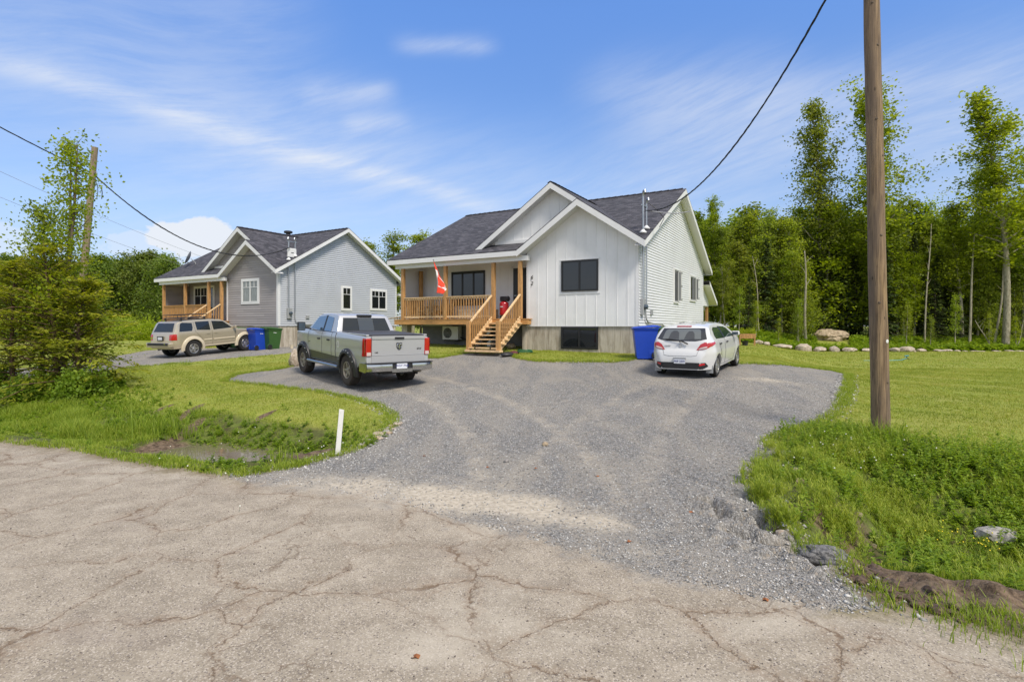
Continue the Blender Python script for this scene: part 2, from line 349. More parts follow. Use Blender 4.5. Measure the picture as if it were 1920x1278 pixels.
M['leaf']=leafmat('aspen_leaf',(.10,.145,.010),(.225,.285,.022),(.37,.41,.045),.58)
M['leafd']=leafmat('dark_leaf',(.045,.080,.010),(.12,.175,.018),(.23,.29,.035),.42)
M['fir']=leafmat('fir_needles',(.016,.034,.010),(.048,.080,.016),(.13,.165,.030),.25,.7)
M['cedarleaf']=leafmat('cedar_spray',(.085,.115,.008),(.22,.25,.016),(.42,.40,.04),.45,.7)
M['grass']=leafmat('grass_blade',(.09,.15,.014),(.235,.32,.028),(.42,.45,.07),.42)
M['turf']=leafmat('turf_blade',(.155,.20,.024),(.27,.325,.036),(.44,.40,.11),.34)
M['weed']=leafmat('weed_leaf',(.07,.13,.012),(.19,.29,.024),(.34,.42,.05),.45)
M['white_fl']=mat('clover_flower',(.6,.6,.5),.8); M['yel_fl']=mat('buttercup',(.7,.55,.02),.7); M['rust']=mat('dead_leaf',(.28,.10,.03),.8,noise=.3)
# ------------------------------------------------------------ terrain
def sstep(a,b,x): t=np.clip((x-a)/(b-a),0,1); return t*t*(3-2*t)
def sl_(x,y): return (x-2.44)*.403+(y-4.3)*.915, x*.915-y*.403
FS=([-60,0,4,7,8.5,11,13,16,25,60,400],[0,0,.08,.22,.36,.55,.66,.86,.88,.8,.8]); GS=([-60,0,5,8,14,30,60,400],[0,0,.10,.2,.33,.3,.3,.3])
def wob(x,y,f,ph): return np.sin(x*f+ph)*np.cos(y*f*1.17+ph*1.7)+.5*np.sin(x*f*2.3+y*f*1.9+ph*3)
def height(x,y):
    x=np.asarray(x,float); y=np.asarray(y,float); s,l=sl_(x,y)
    b=sstep(-.5,3.5,l)
    z=np.interp(s,*FS)*(1-b)+np.interp(s,*GS)*b
    z=z+.24*sstep(10.5,13.2,s)*(1-sstep(17,24,s))*(1-sstep(-3.5,-1.2,l))*sstep(-16.5,-13.5,l)
    z=z+.62*sstep(35.6,38.8,y)*sstep(7,11,x)
    A=.56*(1-sstep(-7.3,-6.0,l+.25*np.sin(s*2)))*(1-.42*sstep(-9.9,-10.8,l))
    pf=sstep(.25,1.6,s)*(1-sstep(2.0,4.6,s)); z=z-A*pf
    A2=.52*sstep(.55,1.35,l+.3*np.sin(s*1.7)); pf2=sstep(.15,1.5,s)*(1-sstep(2.3,5.0,s)); z=z-A2*pf2
    # spilled soil along the road edge on the right
    z=z+.075*np.exp(-((s+.02)/.24)**2)*sstep(.75,1.3,l)*(1-sstep(1.8,2.2,l))*(1+.5*np.sin(l*17)+.3*np.sin(s*31+l*9))
    # washed-out runnels beside the culvert
    z=z-.09*np.exp(-((s-(1.0-.55*(l+.3)))/.10)**2)*sstep(-.9,-.3,l)*(1-sstep(.5,.9,l))
    z=z-.06*np.exp(-((s-(2.35-.8*(l+.8)))/.12)**2)*sstep(-1.3,-.8,l)*(1-sstep(.1,.5,l))
    n=.012*wob(x,y,1.3,.4)+.006*wob(x,y,4.1,1.4)
    z=z+n*(1+2.2*np.clip(pf*A+pf2*A2,0,1)*3)*sstep(-1,.6,s)+.004*wob(x,y,2.1,2.2)
    return z
def ground(u,v):
    """world point seen at a photo pixel, on the terrain"""
    dx=(u-960)/F; dz=-(v-HZ)/F; t=2.0; st=.02
    while t<160:
        if CH+dz*t<=float(height(dx*t,t)):
            lo,hi=t-st,t
            for _ in range(24):
                m=(lo+hi)/2
                if CH+dz*m<=float(height(dx*m,m)): hi=m
                else: lo=m
            return (dx*hi,hi)
        st=.02+t*.004; t+=st
    return (dx*t,t)
def gp(u,v): x,y=ground(u,v); return Vector((x,y,float(height(x,y))))
def at(u,y): return ((u-960)/F*y,y)
def pix(pts): return np.array([ground(*p) for p in pts])
ROAD_E=pix([(-900,812),(-300,818),(0,829),(120,842),(250,866),(380,888),(455,893),(600,906),(740,930),(900,970),(1060,1015),(1230,1062),(1400,1100),(1530,1122),(1640,1138),(1740,1152),(1830,1172),(1930,1196)])
ROAD_E=np.vstack([[[-60,34]],[[-26,17.5]],ROAD_E[1:],[[5.0,2.4],[9,.4],[40,-14]]])
ROAD=np.vstack([ROAD_E,[[60,-60],[-90,-60]]])
GR1=pix([(440,895),(500,884),(560,873),(625,855),(660,846),(700,822),(728,806),(742,792),(738,776),(712,760),(680,749),(640,741),(600,734),(550,728),(500,722),(420,714),(445,702),(500,695),(545,688),(560,676),(650,670),(700,668),(800,671),(826,671),(860,665),(880,662),(958,662),(966,671),(1000,677),(1080,679),(1150,679),(1190,674),(1236,668),(1300,668),(1384,682),(1430,683),(1500,688),(1560,694),(1590,702),(1584,730),(1572,760),(1556,780),(1510,797),(1462,815),(1438,830),(1452,842),(1500,846),(1490,856),(1440,858),(1416,872),(1412,895),(1424,925),(1436,950),(1462,985),(1500,1010),(1548,1030),(1575,1062),(1600,1100),(1640,1135),(1530,1150)])
GR1=np.vstack([GR1,[[2.2,3.2],[-3,6.2]]])
GR2=pix([(640,648),(600,656),(548,661),(480,667),(420,672),(300,684),(220,691),(150,700),(60,716),(-60,735),(-60,700),(100,684),(200,670),(285,655),(350,653),(480,650),(520,650)])
WEEDS=[pix([(1500,805),(1560,800),(1640,812),(1700,815),(1760,835),(1920,850),(2300,880),(2300,1400),(1930,1196),(1830,1165),(1740,1110),(1640,1075),(1560,1055),(1520,1020),(1470,985),(1440,950),(1424,925),(1412,895),(1420,872),(1470,850)]),
       pix([(-700,760),(0,742),(130,742),(225,752),(330,775),(420,770),(520,790),(620,800),(700,812),(640,848),(600,862),(500,884),(440,893),(380,888),(250,866),(120,842),(0,829),(-700,815)])]
LAWN_B=None
def sdist(poly,X,Y):
    """signed distance (positive inside)"""
    P=poly; Q=np.roll(poly,-1,axis=0); d=np.full(X.shape,1e9); ins=np.zeros(X.shape,bool)
    for (x0,y0),(x1,y1) in zip(P,Q):
        ex,ey=x1-x0,y1-y0; t=np.clip(((X-x0)*ex+(Y-y0)*ey)/max(ex*ex+ey*ey,1e-9),0,1)
        d=np.minimum(d,(X-x0-ex*t)**2+(Y-y0-ey*t)**2)
        if y0!=y1:
            c=((y0>Y)!=(y1>Y))&(X<(x1-x0)*(Y-y0)/(y1-y0)+x0); ins^=c
    return np.where(ins,1,-1)*np.sqrt(d)
def axis(segs):
    out=[segs[0][0]]
    for a,b,st in segs:
        n=max(1,round((b-a)/st)); out+=list(a+(b-a)*(i+1)/n for i in range(n))
    return np.array(out)
gx=axis([(-900,-200,70),(-200,-60,14),(-60,-20,1.6),(-20,-9,.3),(-9,-3.6,.1),(-3.6,.6,.07),(.6,4.6,.035),(4.6,7.5,.07),(7.5,14,.2),(14,60,1.4),(60,200,14),(200,900,70)])
gy=axis([(-400,-60,50),(-60,-4,5),(-4,1.6,.4),(1.6,3.0,.06),(3.0,6.2,.035),(6.2,9.0,.06),(9.0,16,.12),(16,26,.3),(26,60,1),(60,160,8),(160,1500,110)])
GX,GY=np.meshgrid(gx,gy); GZ=height(GX,GY)
d_road=sdist(ROAD,GX,GY); d_g=np.maximum(sdist(GR1,GX,GY),sdist(GR2,GX,GY)); d_w=np.maximum(sdist(WEEDS[0],GX,GY),sdist(WEEDS[1],GX,GY))
s_,l_=sl_(GX,GY)
# bare soil: ditch floors and the spill
soil=np.maximum(np.exp(-((s_-1.75)/.7)**2)*sstep(-.2,.1,-(l_+6.0))*sstep(-11.0,-10.0,l_),.62*np.exp(-((s_-1.5)/.95)**2)*sstep(.2,.8,l_)*(.7+.5*wob(GX,GY,3.1,.5)))
soil=np.maximum(soil,1.3*np.exp(-((s_+.0)/.42)**2)*sstep(.55,.95,l_)*(1-sstep(2.0,2.3,l_)))
for (u0,v0,u1,v1,wd) in ((292,771,323,756,.10),(333,789,378,756,.12),(329,822,380,783,.15),(477,790,515,767,.11),(300,830,345,812,.12)):
    a,b=ground(u0,v0),ground(u1,v1); ex,ey=b[0]-a[0],b[1]-a[1]; tt=np.clip(((GX-a[0])*ex+(GY-a[1])*ey)/(ex*ex+ey*ey),0,1)
    dd=np.hypot(GX-a[0]-ex*tt,GY-a[1]-ey*tt)/(wd*(.5+.5*np.sin(tt*np.pi))); soil=np.maximum(soil,1.1*np.exp(-dd**2)); GZ=GZ-.07*np.exp(-dd**2)
for pts,wd,dp in (([(1330,940),(1352,955),(1385,966),(1420,968),(1450,990)],.06,.16),([(1378,1000),(1410,1012),(1440,1018),(1478,1022),(1510,1040),(1540,1058)],.075,.20),([(1500,852),(1455,848),(1420,868),(1400,905)],.05,.03)):
    W_=[np.array(ground(*p)) for p in pts]; D=np.full(GX.shape,9.)
    for a,b in zip(W_,W_[1:]):
        e=b-a; tt=np.clip(((GX-a[0])*e[0]+(GY-a[1])*e[1])/(e@e),0,1); D=np.minimum(D,np.hypot(GX-a[0]-e[0]*tt,GY-a[1]-e[1]*tt))
    D=D*(1+.35*np.sin(GX*23)*np.cos(GY*19)); soil=np.maximum(soil,1.1*np.exp(-(D/(wd*1.5))**2)); GZ=GZ-dp*np.exp(-(D/wd)**2)+dp*.3*np.exp(-((D-wd*2.2)/wd)**2)
GZ=GZ+np.clip(soil,0,1)*(.012*wob(GX,GY,9.3,.2)+.008*wob(GX,GY,21,1.2))*(GY<12)
# dusty tan wear where wheels turn in, in world metres
dusty=np.zeros_like(GX)
for (u,v,r1,r2,am) in ((700,915,2.0,.6,.75),(830,930,1.2,.5,1.0),(940,940,1.5,.55,.95),(1040,965,1.3,.45,.8),(900,905,1.6,.4,.5),(1250,1040,1.6,.4,.45),(560,905,1.3,.4,.5),(1020,720,2.4,1.0,.22),(1440,712,1.6,.5,.6),(1300,727,.7,.25,.5),(960,780,1.2,.5,.3),(1080,860,.9,.4,.35),(780,960,1.8,.4,.4)):
    cx,cy=ground(u,v); a=(GX-cx)*.915-(GY-cy)*.403; b=(GX-cx)*.403+(GY-cy)*.915
    dusty=np.maximum(dusty,am*np.exp(-(a/r1)**2-(b/r2)**2))
for pts,am in (([(1060,1000),(1020,900),(985,830),(900,760),(800,722),(700,700)],.50),([(1000,985),(1080,900),(1160,800),(1230,745),(1300,712)],.45),([(820,935),(940,850),(1060,780),(1180,730),(1290,708)],.35)):
    W_=[np.array(ground(*p)) for p in pts]
    for sd_ in(-.8,.8):
        D=np.full(GX.shape,9.)
        for a,b in zip(W_,W_[1:]):
            e=b-a; nrm=np.array([e[1],-e[0]])/np.linalg.norm(e)*sd_; a2=a+nrm; tt=np.clip(((GX-a2[0])*e[0]+(GY-a2[1])*e[1])/(e@e),0,1); D=np.minimum(D,np.hypot(GX-a2[0]-e[0]*tt,GY-a2[1]-e[1]*tt))
        dusty=np.maximum(dusty,am*np.exp(-(D/.30)**2)); GZ=GZ-.012*np.exp(-(D/.22)**2)
nx,ny=len(gx),len(gy)
def far(x,y): return 0
V=np.stack([GX,GY,GZ],-1).reshape(-1,3)
idx=np.arange(nx*ny).reshape(ny,nx); Fq=np.stack([idx[:-1,:-1],idx[:-1,1:],idx[1:,1:],idx[1:,:-1]],-1).reshape(-1,4)
fc=lambda A:(A[:-1,:-1]+A[1:,1:]+A[:-1,1:]+A[1:,:-1]).reshape(-1)/4
fr,fg=fc(d_road),fc(d_g)
cls=np.where(fg>np.maximum(fr,0)*0+.0,1,0); cls=np.where((fr>0)&(fr>fg*.5-.2),2,cls)
def groundmat():
    m=bpy.data.materials.new('ground_surface'); m.use_nodes=True; t=NT(m.node_tree); b=t.n['Principled BSDF']; b.inputs['Roughness'].default_value=.95; b.inputs['Specular IOR Level'].default_value=.2
    P=t.new('ShaderNodeNewGeometry').outputs['Position']; P=t.mapping(P,(1,1,.3))
    nb=t.noise(P,3.2,5,.7); nf=t.noise(P,17,4,.65); big=t.noise(P,.55,4,.6)
    dr=t.attr('d_road'); dg=t.attr('d_gravel'); dw=t.attr('d_weed'); so_=t.attr('soil'); du=t.attr('dusty')
    edge=t.math('ADD',t.math('MULTIPLY',t.math('SUBTRACT',nb,.5),.55),t.math('MULTIPLY',t.math('SUBTRACT',nf,.5),.25))
    # lawn
    l1=t.mix(t.mr(t.noise(P,26,4,.7),.3,.7),(.135,.175,.024),(.30,.335,.05)); l1=t.mix(t.mr(big,.35,.7,0,.6),l1,(.28,.275,.065))
    l1=t.mix(t.mr(t.noise(P,4.5,5,.75),.56,.72,0,.7),l1,(.36,.29,.12)); l1=t.mix(t.mr(t.noise(P,70,2,.6),.6,.75,0,.5),l1,(.08,.11,.015))
    wd=t.mix(t.mr(nb,.35,.65),(.065,.062,.024),(.12,.15,.030))
    c=t.mix(t.mr(t.math('ADD',dw,edge),-.15,.25),l1,wd)
    soilc=t.mix(t.mr(t.noise(P,14,5,.75),.3,.7),(.045,.030,.018),(.21,.15,.10)); soilc=t.mix(t.mr(t.voro(P,24),.05,.2,.7,0),soilc,(.26,.21,.165))
    c=t.mix(t.mr(t.math('ADD',so_,t.math('MULTIPLY',edge,.8)),.25,.55),c,soilc)
    c=t.mix(t.math('MULTIPLY',t.mr(t.math('ADD',dr,t.math('MULTIPLY',edge,.8)),-.42,-.05,0,.9),t.mr(dg,-.5,.0,1,.9)),c,(.20,.155,.11))
    # gravel: crushed stone, three sizes
    v1=t.voro(P,46,'F1','Color'); v2=t.voro(P,105,'F1','Color'); sv=t.new('ShaderNodeSeparateColor'); t.put(sv.inputs[0],v1); sv2=t.new('ShaderNodeSeparateColor'); t.put(sv2.inputs[0],v2)
    g=t.math('ADD',t.math('MULTIPLY',sv.outputs[0],.5),t.math('MULTIPLY',sv2.outputs[1],.5))
    v1e=t.voro(P,46,'DISTANCE_TO_EDGE'); v2e=t.voro(P,105,'DISTANCE_TO_EDGE')
    gc=t.mix(t.mr(g,.18,.85,0,1,False),(.125,.122,.115),(.47,.455,.43)); gc=t.mix(t.mr(sv.outputs[2],.80,.86,0,.55),gc,(.42,.34,.25))
    gc=t.mix(t.mr(v1e,0,.08,.4,0),gc,(.09,.085,.08))
    trk=t.noise(t.mapping(P,(.9,.28,1),rot=(0,0,R(-28))),1.7,5,.62,.8)
    gc=t.mix(t.mr(trk,.40,.64,0,.55),gc,(.42,.375,.31)); gc=t.mix(t.mr(trk,.22,.40,.22,0),gc,(.17,.17,.17))
    gc=t.mix(t.mr(t.noise(P,8,5,.7),.56,.75,0,.4),gc,(.34,.28,.21))
    dmask=t.mr(t.math('ADD',du,t.math('MULTIPLY',t.math('SUBTRACT',t.noise(P,2.6,6,.7,.5),.5),.9)),.22,.85)
    gc=t.mix(t.math('MULTIPLY',dmask,.92),gc,t.mix(t.mr(nf,.3,.7),(.34,.29,.22),(.56,.49,.385)))
    c=t.mix(t.mr(t.math('ADD',dg,edge),-.05,.09),c,gc)
    fringe=t.math('MULTIPLY',t.mr(t.math('ABSOLUTE',t.math('ADD',dg,t.math('MULTIPLY',edge,.9))),0,.16,1,0),t.mr(nf,.35,.65,.2,.85))
    c=t.mix(t.math('MULTIPLY',fringe,t.mr(dr,-.4,.1,1,0)),c,(.13,.095,.06))
    # road: worn chip seal, cracks filled with dirt
    rs=t.mix(t.mr(t.noise(P,3,6,.6),.3,.7),(.255,.215,.160),(.365,.312,.238)); 
    f1=t.voro(P,120,'F1','Color'); sf=t.new('ShaderNodeSeparateColor'); t.put(sf.inputs[0],f1)
    rs=t.mix(t.mr(sf.outputs[0],.78,.95,0,.75),rs,(.13,.11,.10)); rs=t.mix(t.mr(sf.outputs[1],.74,.95,0,.65),rs,(.56,.49,.40))
    rs=t.mix(t.mr(t.noise(P,60,3,.7),.52,.72,0,.5),rs,(.19,.145,.11))
    rs=t.mix(t.mr(t.noise(t.mapping(P,(.5,1.1,1),rot=(0,0,R(24))),1.0,5,.62,.6),.5,.72,0,.6),rs,(.47,.415,.33))
    rs=t.mix(t.mr(t.noise(t.mapping(P,(.35,1.4,1),rot=(0,0,R(24))),1.3,5,.6,.6),.27,.43,.45,0),rs,(.21,.17,.14))
    wv=t.new('ShaderNodeTexNoise'); t.put(wv.inputs[0],P); wv.inputs['Scale'].default_value=1.9; wv.inputs['Detail'].default_value=7; wv.inputs['Roughness'].default_value=.66
    wp=t.vmath('ADD',P,t.vmath('MULTIPLY',t.vmath('SUBTRACT',wv.outputs[1],(.5,.5,.5)),(.55,.55,0)))
    ce=t.voro(wp,.95,'DISTANCE_TO_EDGE'); ce2=t.voro(t.mapping(wp,loc=(3.3,1.7,0)),2.3,'DISTANCE_TO_EDGE')
    keep=t.mr(t.noise(P,.9,2),.36,.54,.25,1); keep2=t.mr(t.noise(P,.8,2),.52,.64)
    cwid=t.mr(t.noise(P,5,3,.6),.3,.7,.004,.013)
    ck=t.math('MULTIPLY',t.mr(t.math('DIVIDE',ce,cwid),.15,1,1,0),keep); ck2=t.math('MULTIPLY',t.mr(ce2,.003,.026,1,0),keep2)
    halo=t.math('MULTIPLY',t.mr(ce,.0,.07,.42,0),t.math('MULTIPLY',keep,t.mr(nf,.35,.6)))
    rs=t.mix(halo,rs,(.24,.165,.105)); crk=t.math('MAXIMUM',ck,t.math('MULTIPLY',ck2,.75)); crk=t.math('MULTIPLY',crk,t.mr(nf,.30,.56,.2,.95))
    rs=t.mix(t.math('MULTIPLY',crk,.88),rs,(.15,.10,.062))
    rs=t.mix(t.math('MULTIPLY',dmask,.55),rs,(.52,.455,.36))
    rm=t.mr(t.math('ADD',dr,t.math('ADD',t.math('MULTIPLY',edge,1.3),t.math('MULTIPLY',t.math('SUBTRACT',t.noise(P,1.4,5,.7),.5),1.5))),-.22,.34)
    so2=t.mr(t.math('ADD',so_,t.math('MULTIPLY',edge,1.4)),.45,.75,1,0)
    c=t.mix(t.math('MULTIPLY',rm,so2),c,rs)
    t.put(b.inputs['Base Color'],c)
    # relief
    hg=t.math('MULTIPLY',t.math('ADD',t.mr(v1e,0,.25),t.math('MULTIPLY',t.mr(v2e,0,.25),.5)),.010)
    hg=t.math('MULTIPLY',hg,t.math('SUBTRACT',1.25,dmask))
    hr=t.math('ADD',t.math('MULTIPLY',t.noise(P,90,4,.75),.004),t.math('MULTIPLY',crk,-.006))
    hl=t.math('MULTIPLY',t.noise(P,34,4,.7),.025)
    gm=t.mr(t.math('ADD',dg,edge),-.05,.09)
    h=t.math('ADD',t.math('MULTIPLY',hl,t.math('SUBTRACT',1,gm)),t.math('MULTIPLY',hg,gm)); 
    h=t.math('ADD',t.math('MULTIPLY',h,t.math('SUBTRACT',1,rm)),t.math('MULTIPLY',hr,rm))
    bp=t.new('ShaderNodeBump'); bp.inputs['Strength'].default_value=.8; bp.inputs['Distance'].default_value=1; t.put(bp.inputs['Height'],h); t.put(b.inputs['Normal'],bp.outputs[0])
    return m
M['ground']=groundmat()
for k,name in ((0,'ground'),(1,'driveway'),(2,'road')):
    fs=Fq[cls==k]; used,inv=np.unique(fs,return_inverse=True); inv=inv.reshape(-1,4)
    me=bpy.data.meshes.new(name); me.vertices.add(len(used)); me.vertices.foreach_set('co',V[used].astype(np.float32).ravel())
    me.loops.add(inv.size); me.loops.foreach_set('vertex_index',inv.astype(np.int32).ravel()); me.polygons.add(len(inv)); me.polygons.foreach_set('loop_start',np.arange(0,inv.size,4,dtype=np.int32)); me.update(calc_edges=True)
    for an,A in (('d_road',d_road),('d_gravel',d_g),('d_weed',d_w),('soil',soil),('dusty',dusty)):
        at_=me.attributes.new(an,'FLOAT','POINT'); at_.data.foreach_set('value',A.reshape(-1)[used].astype(np.float32))
    me.polygons.foreach_set('use_smooth',np.ones(len(inv),bool))
    tag(link(name,me,M['ground']),kind='structure')
# ditch water: a shallow sheet lying in the left ditch
wm=bpy.data.materials.new('ditch_water'); wm.use_nodes=True; t=NT(wm.node_tree); b=t.n['Principled BSDF']; b.inputs['Base Color'].default_value=(.16,.13,.09,1); b.inputs['Roughness'].default_value=.03; b.inputs['Specular IOR Level'].default_value=.9
t.put(b.inputs['Normal'],t.bump(t.noise(t.new('ShaderNodeTexCoord').outputs['Object'],9,3),.08,.01))
wl=[]
for l in np.arange(-10.9,-6.6,.15):
    for side in (0,1):
        s=1.75+(1.1 if side else -1.0)
        # invert (s,l): x,y
        a=s+.403*2.44+.915*4.3; x=(.403*a+.915*l); y=(.915*a-.403*l)
        wl.append((x,y))
wm_mb=MB(); wz=float(min(height(*w) for w in wl))
cz=float(height(*[(.403*(1.75+.403*2.44+.915*4.3)+.915*-9.0),(.915*(1.75+.403*2.44+.915*4.3)-.403*-9.0)]))+.075
n=len(wl)//2; wm_mb.add([(x,y,cz) for x,y in wl],[(2*i,2*i+1,2*i+3,2*i+2) for i in range(n-1)])
tag(obj('ditch_water',wm_mb,wm),kind='structure')
# ------------------------------------------------------------ houses
HANG=math.atan2(-.5032,.8642)
def uvmesh(name,polys,mat_,parent,thick,uvf):
    """roof planes: list of 3D polygons, extruded down by thick, uv in metres"""
    mb=MB(); tops=[]
    for P in polys:
        n=len(P); b=len(mb.v); mb.v+= [tuple(p) for p in P]+[(p[0],p[1],p[2]-thick) for p in P]
        mb.f.append(tuple(range(b,b+n))); mb.f.append(tuple(range(b+n,b+2*n))[::-1]); mb.f+= [(b+i,b+n+i,b+n+(i+1)%n,b+(i+1)%n) for i in range(n)]
    me=bpy.data.meshes.new(name); me.from_pydata(mb.v,[],mb.f); ul=me.uv_layers.new(name='UVMap')
    k=0
    for P,uf in zip(polys,uvf):
        n=len(P)
        for _ in range(n+2):
            p=me.polygons[k]
            for li in p.loop_indices: ul.data[li].uv=uf(me.vertices[me.loops[li].vertex_index].co)
            k+=1
    me.materials.append(mat_); return link(name,me,None,parent)
def lap(poly,z0,z1,course,plane,proud,mb):
    """lap siding clipped to a polygon given in (h,z); plane maps (h,off,z)->xyz"""
    def ext(z):
        xs=[]
        for (a,b),(c,d) in zip(poly,poly[1:]+poly[:1]):
            if (b-z)*(d-z)<=0 and b!=d: xs.append(a+(c-a)*(z-b)/(d-b))
        return (min(xs),max(xs)) if len(xs)>1 else None
    z=z0
    while z<z1-.01:
        zt=min(z+course,z1-.002); e0=ext(z+.001); e1=ext(zt)
        if e0 and e1:
            vs=[plane(e0[0],proud,z),plane(e0[1],proud,z),plane(e1[1],.003,zt),plane(e1[0],.003,zt),plane(e0[0],0,z),plane(e0[1],0,z)]
            mb.add(vs,[(0,1,2,3),(4,5,1,0)])
        z+=course
def window(parent,pl,h0,h1,z0,z1,fm,gm,fw=.07,cols=2,cross=False,trim=None,name='window',shutter=False):
    """pl(h,off,z)->xyz, off>0 is outward"""
    def bx(mb,a,b,o0,o1,c,d):
        vs=[pl(h,o,z) for z in(c,d) for o in(o0,o1) for h in(a,b)]
        mb.add(vs,[(0,2,3,1),(4,5,7,6),(0,1,5,4),(2,6,7,3),(0,4,6,2),(1,3,7,5)])
    f=MB(); bx(f,h0,h1,-.02,.045,z0,z0+fw); bx(f,h0,h1,-.02,.045,z1-fw,z1); bx(f,h0,h0+fw,-.02,.045,z0+fw,z1-fw); bx(f,h1-fw,h1,-.02,.045,z0+fw,z1-fw)
    for i in range(1,cols):
        c=h0+(h1-h0)*i/cols; bx(f,c-fw*.5,c+fw*.5,-.02,.042,z0+fw,z1-fw)
    if cross:
        zc=z1-(z1-z0)*.32
        for i in range(cols):
            a=h0+(h1-h0)*i/cols; b=h0+(h1-h0)*(i+1)/cols; bx(f,a+fw*.6,b-fw*.6,.01,.036,zc-.014,zc+.014); m_=(a+b)/2; bx(f,m_-.012,m_+.012,.01,.034,zc+.014,z1-fw)
    w=obj(name,f,fm,parent)
    g=MB()
    for i in range(cols):
        a=h0+(h1-h0)*i/cols; b=h0+(h1-h0)*(i+1)/cols; bx(g,a+fw*.45,b-fw*.45,.004,.018,z0+fw*.8,z1-fw*.8)
    obj('pane',g,gm,w)
    if trim:
        t_=MB(); q=.09; bx(t_,h0-q,h1+q,-.01,.035,z1+.001,z1+q); bx(t_,h0-q,h1+q,-.01,.038,z0-q,z0-.001); bx(t_,h0-q,h0-.001,-.01,.034,z0,z1); bx(t_,h1+.001,h1+q,-.01,.034,z0,z1); obj('sill',t_,trim,w)
    return w
def build_house(cx,cy,D,zr,style,label):
    root=empty('house',(cx,cy,CH+.012),HANG,label,'house')
    yr=D/2; ye=-.5 if style==1 else -.45; yb=D+.5; ze=2.90; sl=(zr-ze)/(yr-ye); XL=-11.2; XR=.38; WL=-10.85; GW=-4.41
    ax,az=-2.11,4.583; gs=(az-ze)/(ax+0-(-4.61)); uxp=-3.36; uz=az+gs*(ax-uxp)*1.0; uy=-.1
    mz=lambda y: ze+sl*(y-ye)
    # ---- roof planes
    yu=ye+(uz-ze)/sl; ylo=ye+(az-ze)/sl; ulx=uxp-(uz-mz(uy))/gs
    P=[[(XL,ye,ze),(-4.61,ye,ze),(ax,ylo,az),(XR,ye,ze),(XR,yr,zr),(XL,yr,zr)],
       [(XR,yb,ze),(XL,yb,ze),(XL,yr,zr),(XR,yr,zr)],
       [(-4.61,ye,ze),(ax,ye,az),(ax,ylo,az)],
       [(ax,ye,az),(XR,ye,ze),(uxp,yu,uz),(uxp,uy,uz),(ax,uy,az)],
       [(uxp,uy,uz),(uxp,yu,uz),(ulx,uy,mz(uy))]]
    lift=.012; P[2]=[(a,b,c+.002) for a,b,c in P[2]]; P[3]=[(a,b,c+lift) for a,b,c in P[3]]; P[4]=[(a,b,c+lift) for a,b,c in P[4]]
    k1=math.hypot(1,sl); k2=math.hypot(1,gs)
    ufy=lambda c:(c.x,c.y*k1); ufx=lambda c:(c.y+3.3,abs(c.x)*k2)
    roof=uvmesh('roof',P,M['shingle'],root,.035,[ufy,ufy,ufx,ufx,ufx])
    # ridge caps
    rc=MB()
    def cap(a,b,w=.13):
        n=int((Vector(b)-Vector(a)).length/.3); a=Vector(a); b=Vector(b); d=(b-a).normalized(); s=d.cross(Vector((0,0,1))).normalized()
        for i in range(n):
            p=a+d*(i*.3); q=a+d*(i*.3+.34); dz=Vector((0,0,.018)); dr=Vector((0,0,-.055))
            rc.add([p-s*w+dr,p+Vector((0,0,.006)),p+s*w+dr,q-s*w+dr+dz,q+dz+Vector((0,0,.008)),q+s*w+dr+dz],[(0,1,4,3),(1,2,5,4),(0,3,5,2)])
    cap((XL,yr,zr+.02),(XR,yr,zr+.02)); obj('ridge_cap',rc,M['blackr'],roof); rc=MB(); cap((uxp,uy,uz+.03),(uxp,yu,uz+.03)); obj('ridge_cap',rc,M['blackr'],roof)
    # ---- fascia boards
    fa=MB(); fh=.19
    def rake(a,b,n,h=fh,mbx=None):
        a=Vector(a)-Vector((0,0,.036+h/2)); b=Vector(b)-Vector((0,0,.036+h/2)); d=b-a; nn=Vector(n); q=MB()
        vs=[]
        for p in(a,b):
            for o in(-.0,.03):
                for z in(-h/2,h/2): vs.append(p+nn*(-.004-o if False else (.004-o))+Vector((0,0,z)))
        fa.add(vs,[(0,1,5,4),(2,6,7,3),(0,4,6,2),(1,3,7,5),(0,2,3,1),(4,5,7,6)])
    rake((XL,ye,ze),(-4.61,ye,ze),(0,-1,0)); rake((-4.61,ye,ze+.002),(ax,ye,az+.002),(0,-1,0),.23); rake((ax,ye,az+.012),(XR,ye,ze+.012),(0,-1,0),.23)
    rake((ulx,uy,mz(uy)+.012),(uxp,uy,uz+.012),(0,-1,0),.22); rake((uxp,uy,uz+.012),(ax-.1,uy,az+.1*gs+.012),(0,-1,0),.22)
    rake((XR,ye,ze),(XR,yr,zr),(1,0,0),.2); rake((XR,yr,zr),(XR,yb,ze),(1,0,0),.2); rake((XL,ye,ze),(XL,yr,zr),(-1,0,0),.2); rake((XL,yr,zr),(XL,yb,ze),(-1,0,0),.2); rake((XL,yb,ze),(XR,yb,ze),(0,1,0))
    obj('fascia',fa,M['white'],root)
    # ---- soffits
    so_=MB(); dz=-.19
    def sof(pts): 
        so_.add([(a,b,c+dz) for a,b,c in pts]+[(a,b,c+dz+.02) for a,b,c in pts],[tuple(range(len(pts))),tuple(range(len(pts),2*len(pts)))[::-1]])
    sof([(0.02,ye,ze),(XR-.03,ye,ze),(XR-.03,yr,zr),(0.02,yr,zr)]); sof([(0.02,yr,zr),(XR-.03,yr,zr),(XR-.03,yb,ze),(0.02,yb,ze)])
    sof([(XL+.03,ye,ze),(WL,ye,ze),(WL,yr,zr),(XL+.03,yr,zr)])
    sof([(ax,ye+.03,az-.03),(XR,ye+.03,ze-.03),(XR,0.02,ze-.03),(ax,.02,az-.03)]); sof([(-4.61,ye+.03,ze-.03),(ax,ye+.03,az-.03),(ax,.02,az-.03),(-4.61,.02,ze-.03)])
